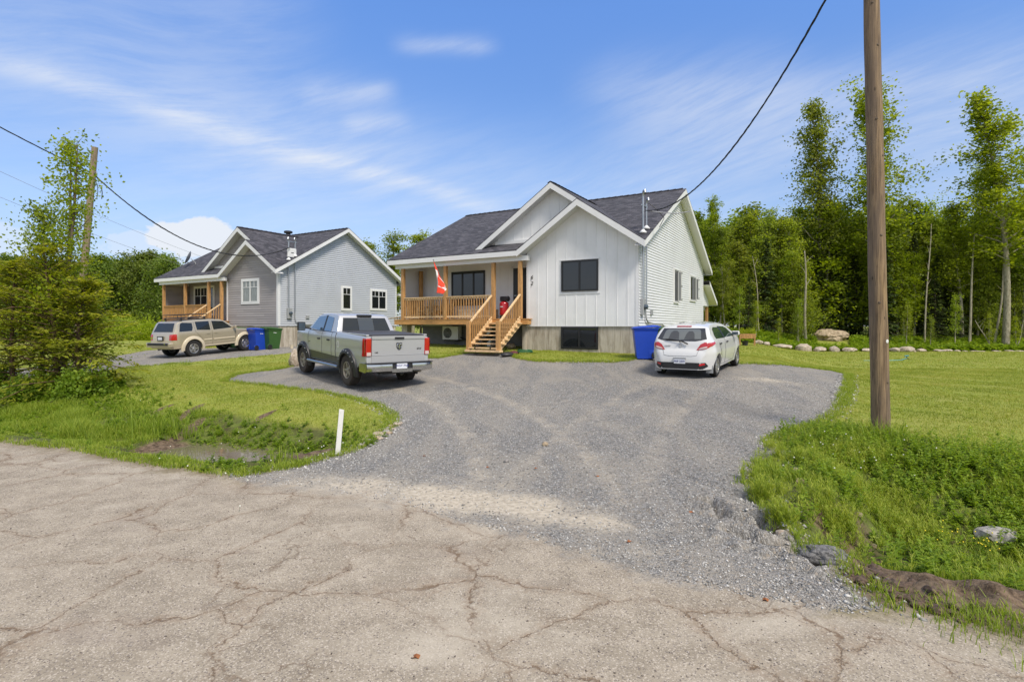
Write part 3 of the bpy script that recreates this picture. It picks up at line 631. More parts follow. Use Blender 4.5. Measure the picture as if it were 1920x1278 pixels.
    sof([(ulx,uy+.03,mz(uy)-.02),(uxp,uy+.03,uz-.02),(uxp,uy+.42,uz-.02),(ulx,uy+.42,mz(uy)-.02)]); sof([(uxp,uy+.03,uz-.02),(ax,uy+.03,az-.02),(ax,uy+.42,az-.02),(uxp,uy+.42,uz-.02)])
    so_.box(XL+.03,-4.45,ye+.03,1.45,2.695,2.71)   # porch ceiling
    obj('soffit',so_,M['soffit'],root)
    # ---- front gable wall, upper gable wall, recess wall, side wall
    fr=lambda y0:(lambda h,o,z:(h,y0-o,z)); sd=lambda h,o,z:(0+o,h,z); sdw=lambda h,o,z:(.02+o,h,z)
    def gpoly(xl,xr,cut): return [(xl,0),(xr,0),(xr,ze-gs*0-(XR-xr)*0+gs*(XR-xr)-cut),(ax,az-cut),(xl,ze+gs*(xl+4.61)-cut)]
    G=gpoly(GW,0,.2); U=[(ulx+.75,mz(.3)-.1),(ax-.1,mz(.3)-.1),(ax-.05,az-.16),(uxp,uz-.2),(ulx+.3,mz(uy)+.02)]
    sidep=[(0,0),(D,0),(D,ze+sl*(yb-D)-.2),(yr,zr-.2),(0,ze+sl*(0-ye)-.2)]
    core=MB(); core.prism(G,'y',.001,.12); core.prism([(WL,0),(GW-.01,0),(GW-.01,2.7),(WL,2.7)],'y',1.41,1.52)
    core.prism([(p[0],p[1]) for p in sidep],'x',-.12,-.001); core.prism(sidep,'x',WL+.001,WL+.12); core.box(WL+.13,-.13,D-.12,D,0,2.72); core.box(GW+.002,GW+.12,.13,1.40,0,2.72)
    core.prism(U,'y',.301,.36)
    front_m=M['board'] if style==1 else M['plankg']; side_m=M['vinylw'] if style==1 else M['vinylg']
    obj('wall',core,side_m if style==1 else M['plankg'],root)
    if style==1:
        w=MB(); w.prism(G,'y',-.008,0); w.prism([(WL,.28),(GW,.28),(GW,2.695),(WL,2.695)],'y',1.392,1.4); w.prism(U,'y',.292,.3); w.prism([(0,0),(1.39,0),(1.39,2.69),(0,2.69)],'x',GW-.008,GW)
        def ztop(x): return (az-.2-gs*abs(x-ax))
        x=-.38; i=0
        while x>GW+.1: w.box(x-.014,x+.014,-.020,-.008,0,ztop(x)-.005); w.box(x-.075,x-.069,-.012,-.008,0,ztop(x)-.005); x-=.395
        x=WL+.4
        while x<GW-.1: w.box(x-.014,x+.014,1.380,1.392,.28,2.69); x+=.395
        x=uxp+.18-.395*9
        while x<ax-.1:
            zt=uz-.22-gs*abs(x-uxp); zb=mz(.3)
            if zt>zb+.05: w.box(x-.014,x+.014,.280,.292,zb,zt)
            x+=.395
        obj('front_cladding',w,front_m,root)
        tr=MB(); tr.box(-.10,.012,-.024,.012,0,2.82); tr.box(GW-.012,GW+.09,-.024,-.008,.28,2.5); tr.box(GW-.2,0.0,-.018,-.002,-.03,-.001)
        tr.box(ulx+.8,ax-.35,.22,.29,mz(.3)-.03,mz(.3)+.09)
        split(obj('corner_trim',tr,M['white'],root))
        sv=MB(); lap(sidep,0,zr,.102,sd,.030,sv); obj('side_siding',sv,side_m,root)
    else:
        w=MB(); lap(G,0,az,.125,fr(-.002),.024,w); lap([(WL,.28),(GW,.28),(GW,2.69),(WL,2.69)],.28,2.69,.125,fr(1.398),.024,w); lap(U,mz(.3)-.1,uz,.125,fr(.298),.024,w)
        obj('front_cladding',w,front_m,root)
        tr=MB(); tr.box(-.12,.022,-.034,.0,0,2.86); tr.box(.0,.026,.001,.10,0,2.9); tr.box(GW-.02,GW+.09,-.032,.02,.28,2.5); tr.box(ulx+.8,ax-.35,.22,.29,mz(.3)-.03,mz(.3)+.09); tr.box(-.0,.022,D-.09,D+.02,0,2.75)
        split(obj('corner_trim',tr,M['white'],root))
        sv=MB(); lap(sidep,0,zr,.115,sd,.030,sv); obj('side_siding',sv,side_m,root)
    # ---- foundation
    fd=MB(); fd.box(GW-.02,-.02,.03,.25,-1.6,-.012); fd.box(-.25,-.02,.26,D-.03,-1.6,-.012); 
    for (a,b,c,d) in ((GW-.18,GW-.03,-.05,.5),(-10.75,-10.45,-.05,.25)):
        pr=MB(); pr.box(a,b,c,d,-1.6,.055); obj('pier',pr,M['concrete'],root)
    obj('foundation',fd,M['concrete'],root)
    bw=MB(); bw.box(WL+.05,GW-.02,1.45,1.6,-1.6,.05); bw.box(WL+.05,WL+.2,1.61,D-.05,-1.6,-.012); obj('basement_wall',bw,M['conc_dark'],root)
    # ---- porch
    pd=MB(); y0=-.30
    k=0; x=XL+.28
    while x<GW+.18:
        pd.box(x,x+.132,y0+.03,1.38 if x<GW-.13 else -.03,.245,.275); x+=.138
    dk=obj('porch_deck',pd,M['cedar_h'],root)
    rm=MB(); rm.box(XL+.25,GW+.20,y0-.012,y0+.028,.055,.24); rm.box(XL+.25,XL+.29,y0+.03,1.35,.055,.24); rm.box(GW+.16,GW+.20,y0+.03,-.03,.055,.24); rm.box(XL+.24,GW+.22,y0-.025,y0+.03,.245,.276)
    for j in range(12): rm.box(XL+.6+j*.55,XL+.64+j*.55,y0+.03,1.35,.06,.235)
    obj('deck_rim',rm,M['cedar_h'],dk)
    bm_=MB(); bm_.box(XL+.32,GW+.2,-.32,-.14,2.50,2.692); obj('porch_beam',bm_,M['white'],root)
    bm2=MB(); bm2.box(XL+.33,XL+.5,-.139,1.38,2.52,2.692); obj('porch_beam',bm2,M['white'],root)
    px=[-10.5,-8.17,-5.80,-4.58]
    for x in px:
        p=MB(); p.box(x-.07,x+.07,-.30,-.16,.277,2.50); obj('post',p,M['cedar'],root,bevel=.006)
    p=MB(); p.box(-10.66,-10.52,1.02,1.16,.277,2.52); obj('post',p,M['cedar'],root,bevel=.006)
    def railing(a,b,n):
        r=MB(); a=Vector(a); b=Vector(b); up=Vector((0,0,1))
        r.bar(a+up*.93,b+up*.93,.09,.036); r.bar(a+up*.10,b+up*.10,.04,.07); r.bar(a+up*.87,b+up*.87,.035,.07)
        ra=obj('railing',r,M['cedar_l' if style==1 else 'cedar_h'],root)
        q=MB()
        for i in range(n):
            p=a+(b-a)*((i+.5)/n); q.box(p.x-.019,p.x+.019,p.y-.019,p.y+.019,p.z+.02,p.z+.91)
        obj('balusters',q,M['cedar'],ra)
    railing((px[0]+.08,-.235,.277),(px[1]-.08,-.235,.277),17); railing((px[1]+.08,-.235,.277),(px[2]-.08,-.235,.277),17); railing((px[0]-.02,-.15,.277),(px[0]-.05,1.0,.277),8)
    # staircase
    st=empty('staircase',(0,0,0)); st.parent=root
    n=7; run=.235; yb0=-.33; zt=.245; gl=-.90 if style==1 else -.86; rise=(zt-gl)/(n+.55)
    tr_=MB()
    for i in range(n):
        z=zt-rise*(i+1); y=yb0-run*i; tr_.box(px[2]-.02,px[3]+.02+( .12 if i<n-1 else .0),y-run-.02,y-.01,z-.02,z+.018)
    obj('tread',tr_,M['cedar_l'],st)
    zb=zt-rise*n; yB=yb0-run*n
    for j,x in enumerate((px[2]-.03,px[3]+.04)):
        s=MB(); s.bar((x,yb0+.1,zt-.06),(x,yB+.06,zb-.04),.038,.22); 
        for i in range(n):
            z=zt-rise*(i+1); y=yb0-run*i; s.box(x-.03,x+.03,y-run+.02,y-.02,z-.07,z-.022)
        obj('stringer',s,M['cedar_l'],st)
        nw=MB(); nw.box(x-.07,x+.07,yB-.01,yB+.13,gl-.05,zb+.98); obj('newel_post',nw,M['cedar'],st,bevel=.006)
        h=MB(); h.bar((x,-.33,zt+.95),(x,yB+.13,zb+.93),.075,.05); h.bar((x,-.33,zt+.10),(x,yB+.13,zb+.08),.04,.05); obj('handrail',h,M['cedar_l'],st)
        q=MB()
        for i in range(11):
            f=(i+.6)/11.3; y=-.36+(yB+.12+.33)*f; z=zt+(zb-zt)*f; q.box(x-.018,x+.018,y-.018,y+.018,z+.08,z+.94)
        obj('balusters',q,M['cedar'],st)
    cs=MB(); cs.box(px[2]-.12,px[3]+.15,yB-.08,yB+.2,gl-.06,gl+.02); obj('bottom_step',cs,M['cedar_l'],st)
    sb=MB(); sb.bar((px[2]+.3,yB+.0,gl-.0),(px[2]+.3,yb0,-.1),.05,.2); sb.bar((px[3]-.25,yB+.0,gl-.0),(px[3]-.25,yb0,-.1),.05,.2); obj('steel_carriage',sb,M['blackf'],st)
    # ---- windows and door
    gf=fr(0)
    if style==1:
        window(root,fr(-.012),-2.93,-1.47,1.27,2.41,M['blackf'],M['glass'],.06,2)
        sl2=MB(); sl2.box(-3.0,-1.40,-.03,-.008,1.17,1.20); sl2.box(-3.0,-1.40,-.028,-.008,2.42,2.45); split(obj('window_trim',sl2,M['white'],root))
        window(root,fr(-.01+.03),-2.95,-1.49,-.86,-.03,M['blackf'],M['glass'],.075,2,name='basement_window')
        wtrim=MB(); wtrim.box(-3.0,-1.44,.005,.028,-.97,-.865); obj('basement_sill',wtrim,M['concrete'],root)
        window(root,fr(1.39),-9.05,-7.25,.90,2.42,M['blackf'],M['glass'],.07,3)
        dr=MB(); dr.box(-5.80,-4.90,1.33,1.385,.29,2.42); d_=obj('door',dr,M['blackf'],root)
        dt=MB(); dt.box(-5.88,-5.80,1.34,1.39,.28,2.5); dt.box(-4.9,-4.82,1.34,1.39,.28,2.5); dt.box(-5.88,-4.82,1.34,1.39,2.42,2.5); obj('door_frame',dt,M['white'],d_)
        dh=MB(); dh.box(-5.72,-5.69,1.27,1.33,1.25,1.28); dh.box(-5.72,-5.6,1.265,1.28,1.25,1.28); obj('handle',dh,M['alu'],d_)
        # side casements standing open
        for (a,b,z0,z1,cl) in ((4.88,5.62,1.02,2.40,1),(7.95,9.2,1.22,2.36,2)):
            w=window(root,sdw,a,b,z0,z1,M['plas_g'],M['glass'],.05,cl)
            tr2=MB()
            for (c,d,e,f) in ((a-.05,b+.05,z1,z1+.05),(a-.05,b+.05,z0-.05,z0),(a-.05,a,z0,z1),(b,b+.05,z0,z1)): tr2.box(.01,.075,c,d,e,f)
            obj('frame',tr2,M['white'],w)
            sa=MB(); hw=(b-a)/cl-.06; c0=b-.03
            sa.box(.05,.05+.15,c0-.03,c0,z0+.03,z0+.08); sa.box(.05,.05+.15,c0-.03,c0,z1-.08,z1-.03); sa.box(.05,.10,c0-.03,c0,z0+.08,z1-.08); sa.box(.0+.15,.05+.15,c0-.03,c0,z0+.08,z1-.08)
            s_o=obj('open_sash',sa,M['plas_w'],w); ga=MB(); ga.box(.09,.01+.15,c0-.02,c0-.01,z0+.07,z1-.07); obj('pane',ga,M['glassr'],s_o)
            hg=MB()
            for zz in (z0+.12,(z0+z1)/2,z1-.12): hg.box(.05+.15,.07+.15,c0-.04,c0+.01,zz-.03,zz+.03)
            split(obj('latch',hg,M['blackp'],s_o))
        for i,ch in enumerate('62'):
            text('house_number',ch,.21,M['blackf'],root,Matrix.Translation((-4.19,-.034,1.86-i*.235))@Matrix.Rotation(R(90),4,'X'),.006,.25)
    else:
        window(root,fr(-.012),-3.0,-1.62,1.26,2.46,M['white'],M['curtain'],.06,2,True,M['white'])
        window(root,fr(1.375),-10.0,-7.95,.72,2.40,M['white'],M['glass'],.06,3,True,M['white'])
        dt=MB(); dt.box(-5.75,-5.66,1.34,1.39,.28,2.45); dt.box(-5.66,-4.8,1.36,1.39,.28,2.40); obj('door',dt,M['white'],root)
        window(root,sdw,4.27,4.92,.98,2.27,M['white'],M['glass'],.05,1,True,M['white']); window(root,sdw,6.60,7.90,1.05,2.22,M['white'],M['glass'],.05,2,True,M['white'])
    # ---- electric service
    def mast(x,y,z0,z1,r,name='conduit'):
        m_=MB(); m_.tube([(x,y,z0),(x,y,z1-.1),(x+.0,y-.0,z1),(x+.04,y-.05,z1+.09),(x+.10,y-.12,z1+.09),(x+.12,y-.15,z1+.0)],[r,r,r*1.05,r*1.25,r*1.3,r*1.1],10)
        m_.lathe([(.12,0),(.09,.03),(r*1.2,.07)],12,Matrix.Translation((x,y,mz(y)+.03))@Matrix.Rotation(-math.atan(sl),4,'X')) if False else None
        return obj(name,m_,M['alu'],root,40)
    my=(.22,.62) if style==1 else (.55,.95)
    a=mast(.10,my[0],.75,mz(my[0])+(1.35 if style==1 else 1.05),.036); b_=mast(.10,my[1],.75,mz(my[1])+(.95 if style==1 else .85),.030)
    bt=MB()
    for y in my: bt.lathe([(.13,-.04),(.13,.0),(.07,.05),(.045,.09)],14,Matrix.Translation((.10,y,mz(y)+.02)))
    obj('roof_flashing',bt,M['plas_w'],root,40)
    br=MB(); br.box(.04,.12,my[0]-.05,my[1]+.1,mz(my[0])+.95,mz(my[0])+.99); obj('mast_bracket',br,M['alu'],root)
    me_=MB(); me_.box(.02,.13,my[0]-.08,my[0]+.2,.38,.95); mt=obj('meter_box',me_,M['plas_g'],root,bevel=.01)
    gl_=MB(); gl_.lathe([(.09,0),(.09,.05),(.08,.11),(.03,.13)],18,Matrix.Translation((.13,my[0]+.07,.66))@Matrix.Rotation(R(90),4,'Y')); obj('meter_glass',gl_,M['glassr'],mt,40)
    cb=MB(); yy=my[1]; cb.tube([(.07,yy,.75),(.07,yy+.01,.45),(.08,yy+.05,.25),(.08,yy+.25,.13),(.08,yy+.9,.08),(.08,yy+2.2,.05),(.08,yy+2.9,-.1)],.028,8); obj('cable',cb,M['plas_g'],root,40)
    ob=MB(); ob.box(.02,.08,my[1]+.75,my[1]+.95,.40,.58); obj('outlet_box',ob,M['plas_g'],root,bevel=.008)
    if style==2:
        bx_=MB(); bx_.box(.03,.14,my[0]-.06,my[1]+.06,mz(my[0])+.14,mz(my[0])+.62); obj('service_box',bx_,M['plas_w'],root,bevel=.02)
        lg=MB(); lg.box(.14,.146,my[0]+.12,my[0]+.28,mz(my[0])+.36,mz(my[0])+.40); obj('lettering',lg,M['seam'],root)
        ch=MB(); ch.lathe([(.14,0),(.14,.28),(.26,.30),(.26,.40),(.20,.43)],16,Matrix.Translation((-4.9,yr-.1,zr-.16))); obj('roof_vent',ch,M['blackp'],root,40)
        # small lean-to behind
        ln=MB(); ln.box(-3,-.02,D+.3,D+1.5,2.0,2.12); obj('rear_canopy',ln,M['white'],root)
    else:
        # rear porch roof with its post
        ln=uvmesh('rear_porch_roof',[[(-5,D,2.35),(.35,D,2.35),(.35,D+2.2,1.35),(-5,D+2.2,1.35)]],M['shingle'],root,.03,[lambda c:(c.x,c.y)])
        lf=MB(); 
        lf.add([(.35,D,2.31),(.35,D+2.2,1.31),(.35,D+2.2,1.12),(.35,D,2.12),(.32,D,2.31),(.32,D+2.2,1.31),(.32,D+2.2,1.12),(.32,D,2.12)],[(0,1,2,3),(7,6,5,4),(0,4,5,1),(3,2,6,7),(1,5,6,2)])
        lf.box(-5,.32,D+2.17,D+2.2,1.12,1.31); lf.add([(.31,D+.02,2.14),(.31,D+2.17,1.15),(-5,D+2.17,1.15),(-5,D+.02,2.14)],[(0,1,2,3)]); obj('rear_fascia',lf,M['white'],ln)
        sw=MB(); lap([(D+.01,1.08),(D+1.65,1.08),(D+1.65,1.32),(D+.01,2.08)],1.08,2.08,.102,lambda h,o,z:(-.03+o,h,z),.016,sw); sw.box(-.2,-.04,D+.01,D+1.66,1.04,1.10); obj('gable_siding',sw,side_m,ln)
        pp=MB(); pp.box(-.18,-.04,D+1.5,D+1.64,-1.2,1.04); obj('post',pp,M['cedar'],ln,bevel=.006)
        bb=MB(); bb.box(-5,-.19,D+1.48,D+1.66,.86,1.06); obj('beam',bb,M['white'],ln)
    return root
M['blackr']=mat('ridge_shingle',(.05,.046,.052),.9,noise=.4,nscale=12)
H1C=((1197-960)/F*18.95,18.95); H2C=((522-960)/F*28.3,28.3)
house1=build_house(*H1C,11.2,5.94,1,'white board and batten house with porch stairs, dark shingle roof and number 62')
house2=build_house(*H2C,8.9,5.73,2,'grey sided house on the left with white trimmed windows and dark shingle roof')
def hl(which,x,y,z=0):
    c=H1C if which==1 else H2C
    return Vector((c[0]+.8642*x+.5032*y,c[1]-.5032*x+.8642*y,CH+.012+z))
# ------------------------------------------------------------ vehicles
def body_mesh(xs,T,B,W,crown,rr=.07,nz=16):
    """loft: T roof/hood line, B lower edge, W(x,z) half width"""
    V=[];F=[]; npt=None
    for x in xs:
        t=T(x); b=B(x); h=t-b; ring=[]; r=min(rr,h*.45)
        for i in range(nz+1):
            f=i/nz; f=f if f<.8 else .8+(f-.8)
            z=b+(h-r)*f; ring.append((W(x,z),z))
        for k in (1,2,3):
            a=k/3*math.pi/2; z=t-r+r*math.sin(a); ring.append((W(x,t-r)-r*(1-math.cos(a)),z))
        wl=ring[-1][0]
        for k in (.75,.5,.25): ring.append((wl*k,t+crown*(1-k*k)))
        ring.append((0,t+crown))
        full=[(x,-y,z) for y,z in ring]+[(x,y,z) for y,z in ring[::-1][1:]]
        V+=full; npt=len(full)
    n=len(xs)
    for i in range(n-1):
        for k in range(npt-1): F.append((i*npt+k,i*npt+k+1,(i+1)*npt+k+1,(i+1)*npt+k))
        F.append((i*npt+npt-1,i*npt,(i+1)*npt,(i+1)*npt+npt-1))
    F.append(tuple(range(npt))[::-1]); F.append(tuple((n-1)*npt+k for k in range(npt)))
    mb=MB(); mb.add(V,F); return mb
def interp(pts): 
    xs=[p[0] for p in pts]; ys=[p[1] for p in pts]; return lambda x: float(np.interp(x,xs,ys))
class Car:
    def __init__(s,root,mb,mat_,smooth=32,name='body'):
        s.root=root; s.body=obj(name,mb,mat_,root,smooth); s.bvh=BVHTree.FromPolygons(mb.v,mb.f)
    def cast(s,view,a,b):
        if view=='rear': o,d=(-6,a,b),(1,0,0)
        elif view=='front': o,d=(9,a,b),(-1,0,0)
        elif view=='right': o,d=(a,-4,b),(0,1,0)
        elif view=='left': o,d=(a,4,b),(0,-1,0)
        else: o,d=(a,b,5),(0,0,-1)
        p,n,i,dist=s.bvh.ray_cast(Vector(o),Vector(d))
        if p is None: return None
        if n.dot(Vector(d))>0: n=-n
        return p,n,Vector(d)
    def patch(s,name,view,poly,mat_,off=.006,n=14,m=14,parent=None,thick=.0):
        """fill a polygon (row-convex) with a grid projected onto the body"""
        zs=[p[1] for p in poly]; z0,z1=min(zs),max(zs); rows=[]
        for j in range(n+1):
            z=z0+(z1-z0)*(j/n); zz=min(max(z,z0+1e-4),z1-1e-4); xs=[]
            for (a,b),(c,d) in zip(poly,poly[1:]+poly[:1]):
                if (b-zz)*(d-zz)<0: xs.append(a+(c-a)*(zz-b)/(d-b))
            if len(xs)<2: continue
            a,b=min(xs),max(xs); rows.append([(a+(b-a)*i/m,z) for i in range(m+1)])
        mb=MB(); V=[]; last=None
        for r in rows:
            for p in r:
                h=s.cast(view,*p)
                if h is None: h=last
                else: last=h
                if h is None: V.append(Vector((0,0,0))); continue
                q,nn,d=h; a,b=p
                base=Vector((q.x,a,b)) if view in('rear','front') else (Vector((a,q.y,b)) if view in('right','left') else Vector((a,b,q.z)))
                V.append(base-d*off)
        w=m+1; F=[]
        for j in range(len(rows)-1):
            for i in range(m): F.append((j*w+i,j*w+i+1,(j+1)*w+i+1,(j+1)*w+i))
        mb.add(V,F); return obj(name,mb,mat_,parent or s.root,50)
    def line(s,name,view,pts,mat_,r=.005,parent=None,off=.002,join=True):
        P=[]
        for (a,b),(c,d) in zip(pts,pts[1:]):
            k=max(2,int(math.hypot(c-a,d-b)/.06))
            for i in range(k+(1 if (c,d)==pts[-1] else 0)):
                h=s.cast(view,a+(c-a)*i/k,b+(d-b)*i/k)
                if h: P.append(h[0]-h[2]*off)
        mb=MB()
        if len(P)>1: mb.tube(P,r,5)
        return obj(name,mb,mat_,parent or s.root,50)
def wheel(root,x,y,r,w,side,rim_r,tm,rm,spokes=5,style=0):
    """side=-1 outer face toward -y"""
    T_=Matrix.Translation((x,y,r))@Matrix.Rotation(R(90 if side<0 else -90),4,'X')
    t=MB(); h=w/2; t.lathe([(rim_r,-h*.85),(r*.86,-h),(r*.955,-h*.92),(r,-h*.62),(r,h*.62),(r*.955,h*.92),(r*.86,h),(rim_r,h*.85)],36,T_,close=True)
    # tread blocks
    nb=44
    for k in range(nb):
        a=2*math.pi*k/nb
        for q in(-1,1):
            m=T_@Matrix.Rotation(a+(q*.03),4,'Z'); t.box(r-.012,r+.007,-r*math.pi/nb*.62,r*math.pi/nb*.62,q*h*.35-h*.28,q*h*.35+h*.28,m)
    wh=obj('wheel',t,tm,root,35)
    rr=MB(); rr.lathe([(rim_r*1.02,h*.84),(rim_r*.99,h*.90),(rim_r*.92,h*.86),(rim_r*.88,h*.35),(rim_r*.88,-h*.8),(rim_r*1.0,-h*.85)],30,T_,close=True)
    rr.lathe([(.001,h*.2),(rim_r*.9,h*.12),(rim_r*.9,h*.02),(.001,h*.0)],24,T_)
    for k in range(spokes):
        a=2*math.pi*k/spokes; m=T_@Matrix.Rotation(a,4,'Z'); wsp=rim_r*(.20 if style==0 else .13)
        vs=[(rim_r*.14,-wsp*.9,h*.66),(rim_r*.14,wsp*.9,h*.66),(rim_r*.93,wsp*.55,h*.78),(rim_r*.93,-wsp*.55,h*.78),(rim_r*.14,-wsp*.9,h*.2),(rim_r*.14,wsp*.9,h*.2),(rim_r*.93,wsp*.55,h*.3),(rim_r*.93,-wsp*.55,h*.3)]
        rr.add([m@Vector(v) for v in vs],[(0,1,2,3),(7,6,5,4),(0,4,5,1),(1,5,6,2),(2,6,7,3),(3,7,4,0)])
    rr.lathe([(rim_r*.24,h*.1),(rim_r*.24,h*.68),(rim_r*.16,h*.78),(.001,h*.8)],16,T_)
    ri=obj('rim',rr,rm,wh,35)
    dk=MB(); dk.lathe([(.001,h*.135),(rim_r*.88,h*.128)],24,T_); dk.lathe([(.001,-h*.8),(rim_r*.9,-h*.8),(rim_r*.9,-h*.78),(.001,-h*.78)],20,T_)
    obj('brake_disc',dk,M['blackp'],wh,35)
    return wh
def arch(root,car,name,xw,zw,r0,r1,side,mat_,a0,a1,bulge=.045,W=None,bolts=False,low=None):
    mb=MB(); n=26; V=[]
    prof=((r0,-.02),(r0,bulge),((r0+r1)/2,bulge*1.05),(r1,bulge*.55),(r1+.01,-.01))
    for i in range(n+1):
        a=R(a0+(a1-a0)*i/n)
        for (r,o) in prof:
            x=xw+r*math.cos(a); z=zw+r*math.sin(a); y=W(x,max(z,.3)); V.append((x,side*(y+o),z))
    w=len(prof); F=[(i*w+k,i*w+k+1,(i+1)*w+k+1,(i+1)*w+k) for i in range(n) for k in range(w-1)]
    F+=[tuple(range(w)),tuple(n*w+k for k in range(w))[::-1]]; mb.add(V,F); o=obj(name,mb,mat_,root,45)
    return o
def frame_at(P1,P2,hd=None):
    """root matrix with origin P1 (rear axle ground), x toward P2"""
    X=(P2-P1).normalized(); Y=Vector((0,0,1)).cross(X).normalized(); Z=X.cross(Y); m=Matrix((X,Y,Z)).transposed().to_4x4(); m.translation=P1; return m
def ring_x(a,b,st,extra=()):
    xs=list(np.arange(a,b+1e-6,st))+list(extra); xs=sorted(set(round(float(x),4) for x in xs)); return [x for x in xs if a-1e-6<=x<=b+1e-6]
def underbody(root,x0,x1,y,z0,z1):
    u=MB(); u.box(x0,x1,-y,y,z0,z1); return obj('underbody',u,M['blackp'],root)

# ---- silver pickup
def pickup():
    root=empty('pickup_truck',(0,0,0),0,'silver crew pickup truck with black fender flares and mirrors, parked on the gravel','pickup truck')
    wb=3.57; r=.425; hw=.965
    T0=interp([(-1.17,.62),(-1.16,.80),(-1.12,1.39),(-1.10,1.40),(.80,1.445),(.84,1.456),(.86,1.47),(.90,1.56),(1.02,1.80),(1.10,1.905),(1.25,1.945),(1.9,1.965),(2.35,1.945),(2.62,1.88),(3.08,1.56),(3.30,1.46),(3.7,1.43),(4.2,1.36),(4.42,1.26),(4.52,1.05),(4.56,.75)])
    def B(x):
        b=.53 if x>-.6 else .60
        for xw in (0,wb):
            d=abs(x-xw)
            if d<.50: b=max(b,.42+math.sqrt(max(0,.50**2-d*d))*.98)
        return b
    T=lambda x:max(T0(x),B(x)+.05)
    def W(x,z):
        w=hw
        w-=.05*max(0,(x-3.5)/1.0)**2+ .28*max(0,(x-4.2)/.36)**2*.5
        w-=.035*max(0,(-x-.95)/.2)
        if z>1.30:
            w-= (.05 if x<.86 else .05)*min(1,(z-1.30)/.15)
            if z>1.42: w-=(z-1.42)*.30
        if z<.85: w-=.05*((.85-z)/.35)
        if .95<z<1.08: w-=.006
        return w
    arcs=[xw+.5*math.cos(a) for xw in(0,wb) for a in np.linspace(0,math.pi,15)]
    xs=ring_x(-1.17,4.56,.12,[-1.16,-1.12,-1.10,.80,.84,.86,.90,1.02,1.10,1.25,1.9,2.35,2.62,3.08,3.30,3.7,4.2,4.42,4.52]+arcs)
    c=Car(root,body_mesh(xs,T,B,W,.012,.05),M['silver'])
    underbody(root,-.95,4.4,.62,.42,.85)
    for k,(x,s) in enumerate(((0,-1),(0,1),(wb,-1),(wb,1))): wheel(root,x,s*.84,r,.30,s,.235,M['rubber_d'],M['alloy_d'],5)
    for xw in(0,wb):
        for s in(-1,1):
            fl=arch(root,c,'fender_flare',xw,.42,.47,.60,s,M['blackp'],-14,194,.075,W)
            bt=MB()
            for a in np.linspace(30,150,8):
                x=xw+.555*math.cos(R(a)); z=.42+.555*math.sin(R(a)); bt.lathe([(.013,0),(.011,.01),(.001,.014)],8,Matrix.Translation((x,s*(W(x,z)+.072),z))@Matrix.Rotation(R(90 if s<0 else -90),4,'X'))
            obj('bolts',bt,M['alu'],fl,40)
    # two-tone lower body, sills, running board
    for s,v in((1,'left'),(-1,'right')):
        c.patch('lower_trim',v,[(.52,.54),(3.05,.54),(3.03,.80),(.55,.76)],M['lowtrim'],.006,4,30)
        sb=MB(); sb.tube([(.55,s*1.0,.47),(3.0,s*1.0,.47)],.045,10); obj('running_board',sb,M['chrome_b'],root,40)
        # glass
        fwin=[(1.98,1.44),(3.02,1.45),(2.60,1.83),(2.40,1.88),(1.98,1.89)]; rwin=[(1.30,1.44),(1.86,1.44),(1.86,1.885),(1.42,1.87),(1.34,1.80)]
        c.patch('side_window',v,fwin,M['carglass_b'],.007,12,12); c.patch('side_window',v,rwin,M['carglass_b'],.007,12,8)
        c.patch('door_pillar',v,[(1.86,1.42),(1.98,1.42),(1.98,1.90),(1.86,1.90)],M['blackp'],.008,8,3)
        d1=c.line('front_door',v,[(1.92,.60),(1.92,1.40)],M['seam']); c.line('front_door_edge',v,[(3.12,.95),(3.10,1.40)],M['seam'],parent=d1); c.line('rear_door',v,[(1.16,.60),(1.16,1.42)],M['seam'])
        c.line('bed_seam',v,[(.84,.60),(.84,1.42)],M['seam'],.009); c.line('belt_line',v,[(.9,1.425),(3.1,1.43)],M['blackp'],.008)
        for x in(1.28,2.06): 
            hd=MB(); hd.box(x,x+.20,s*(W(x,1.2))-.012,s*(W(x,1.2))+.012,1.17,1.205) ; hd.box(x+.02,x+.18,s*(W(x,1.2)+.012)-.01,s*(W(x,1.2)+.012)+.02,1.165,1.21); obj('door_handle',hd,M['blackp'],root,bevel=.006)
        # towing mirror
        mr=MB(); y=s*1.02; mr.bar((2.92,s*.93,1.46),(2.95,s*1.20,1.50),.06,.05); mr.box(2.86,2.98,min(s*1.13,s*1.36),max(s*1.13,s*1.36),1.40,1.66); mo=obj('side_mirror',mr,M['blackp'],root,bevel=.02)
        mg=MB(); mg.box(2.855,2.859,min(s*1.15,s*1.34),max(s*1.15,s*1.34),1.42,1.64); obj('mirror_glass',mg,M['glassr'],mo)
        # badge and decal (paw-like swirl on the bed side)
        if s>0:
            dc=MB()
            for a in range(16):
                a0=R(a*22); x=.66+.055*math.cos(a0); z=1.10+.09*math.sin(a0); dc.box(x-.016,x+.016,W(x,z)+.001,W(x,z)+.004,z-.012,z+.012)
            obj('decal',dc,M['white'],root)
            text('badge','HEMI',.075,M['chrome'],root,Matrix.Translation((3.0,W(3.0,1.05)+.004,1.06))@Matrix.Rotation(R(180),4,'Z')@Matrix.Rotation(R(90),4,'X'),.003)
        # tail lamps wrap the corner
        tl=c.patch('tail_lamp',v,[(-1.168,.88),(-.98,.88),(-1.0,1.35),(-1.15,1.35)],M['red'],.012,10,4)
    for s in(-1,1):
        t2=MB(); y0,y1=sorted((s*.79,s*.945)); t2.box(-1.185,-1.10,y0,y1,.88,1.35); lo=obj('tail_lamp',t2,M['red'],root,bevel=.02)
        t3=MB(); t3.box(-1.19,-1.184,y0+.02,y1-.02,.90,.99); obj('reverse_lens',t3,M['lensw'],lo)
    # cab rear glass, sliding centre, brake lamp
    rg=MB()
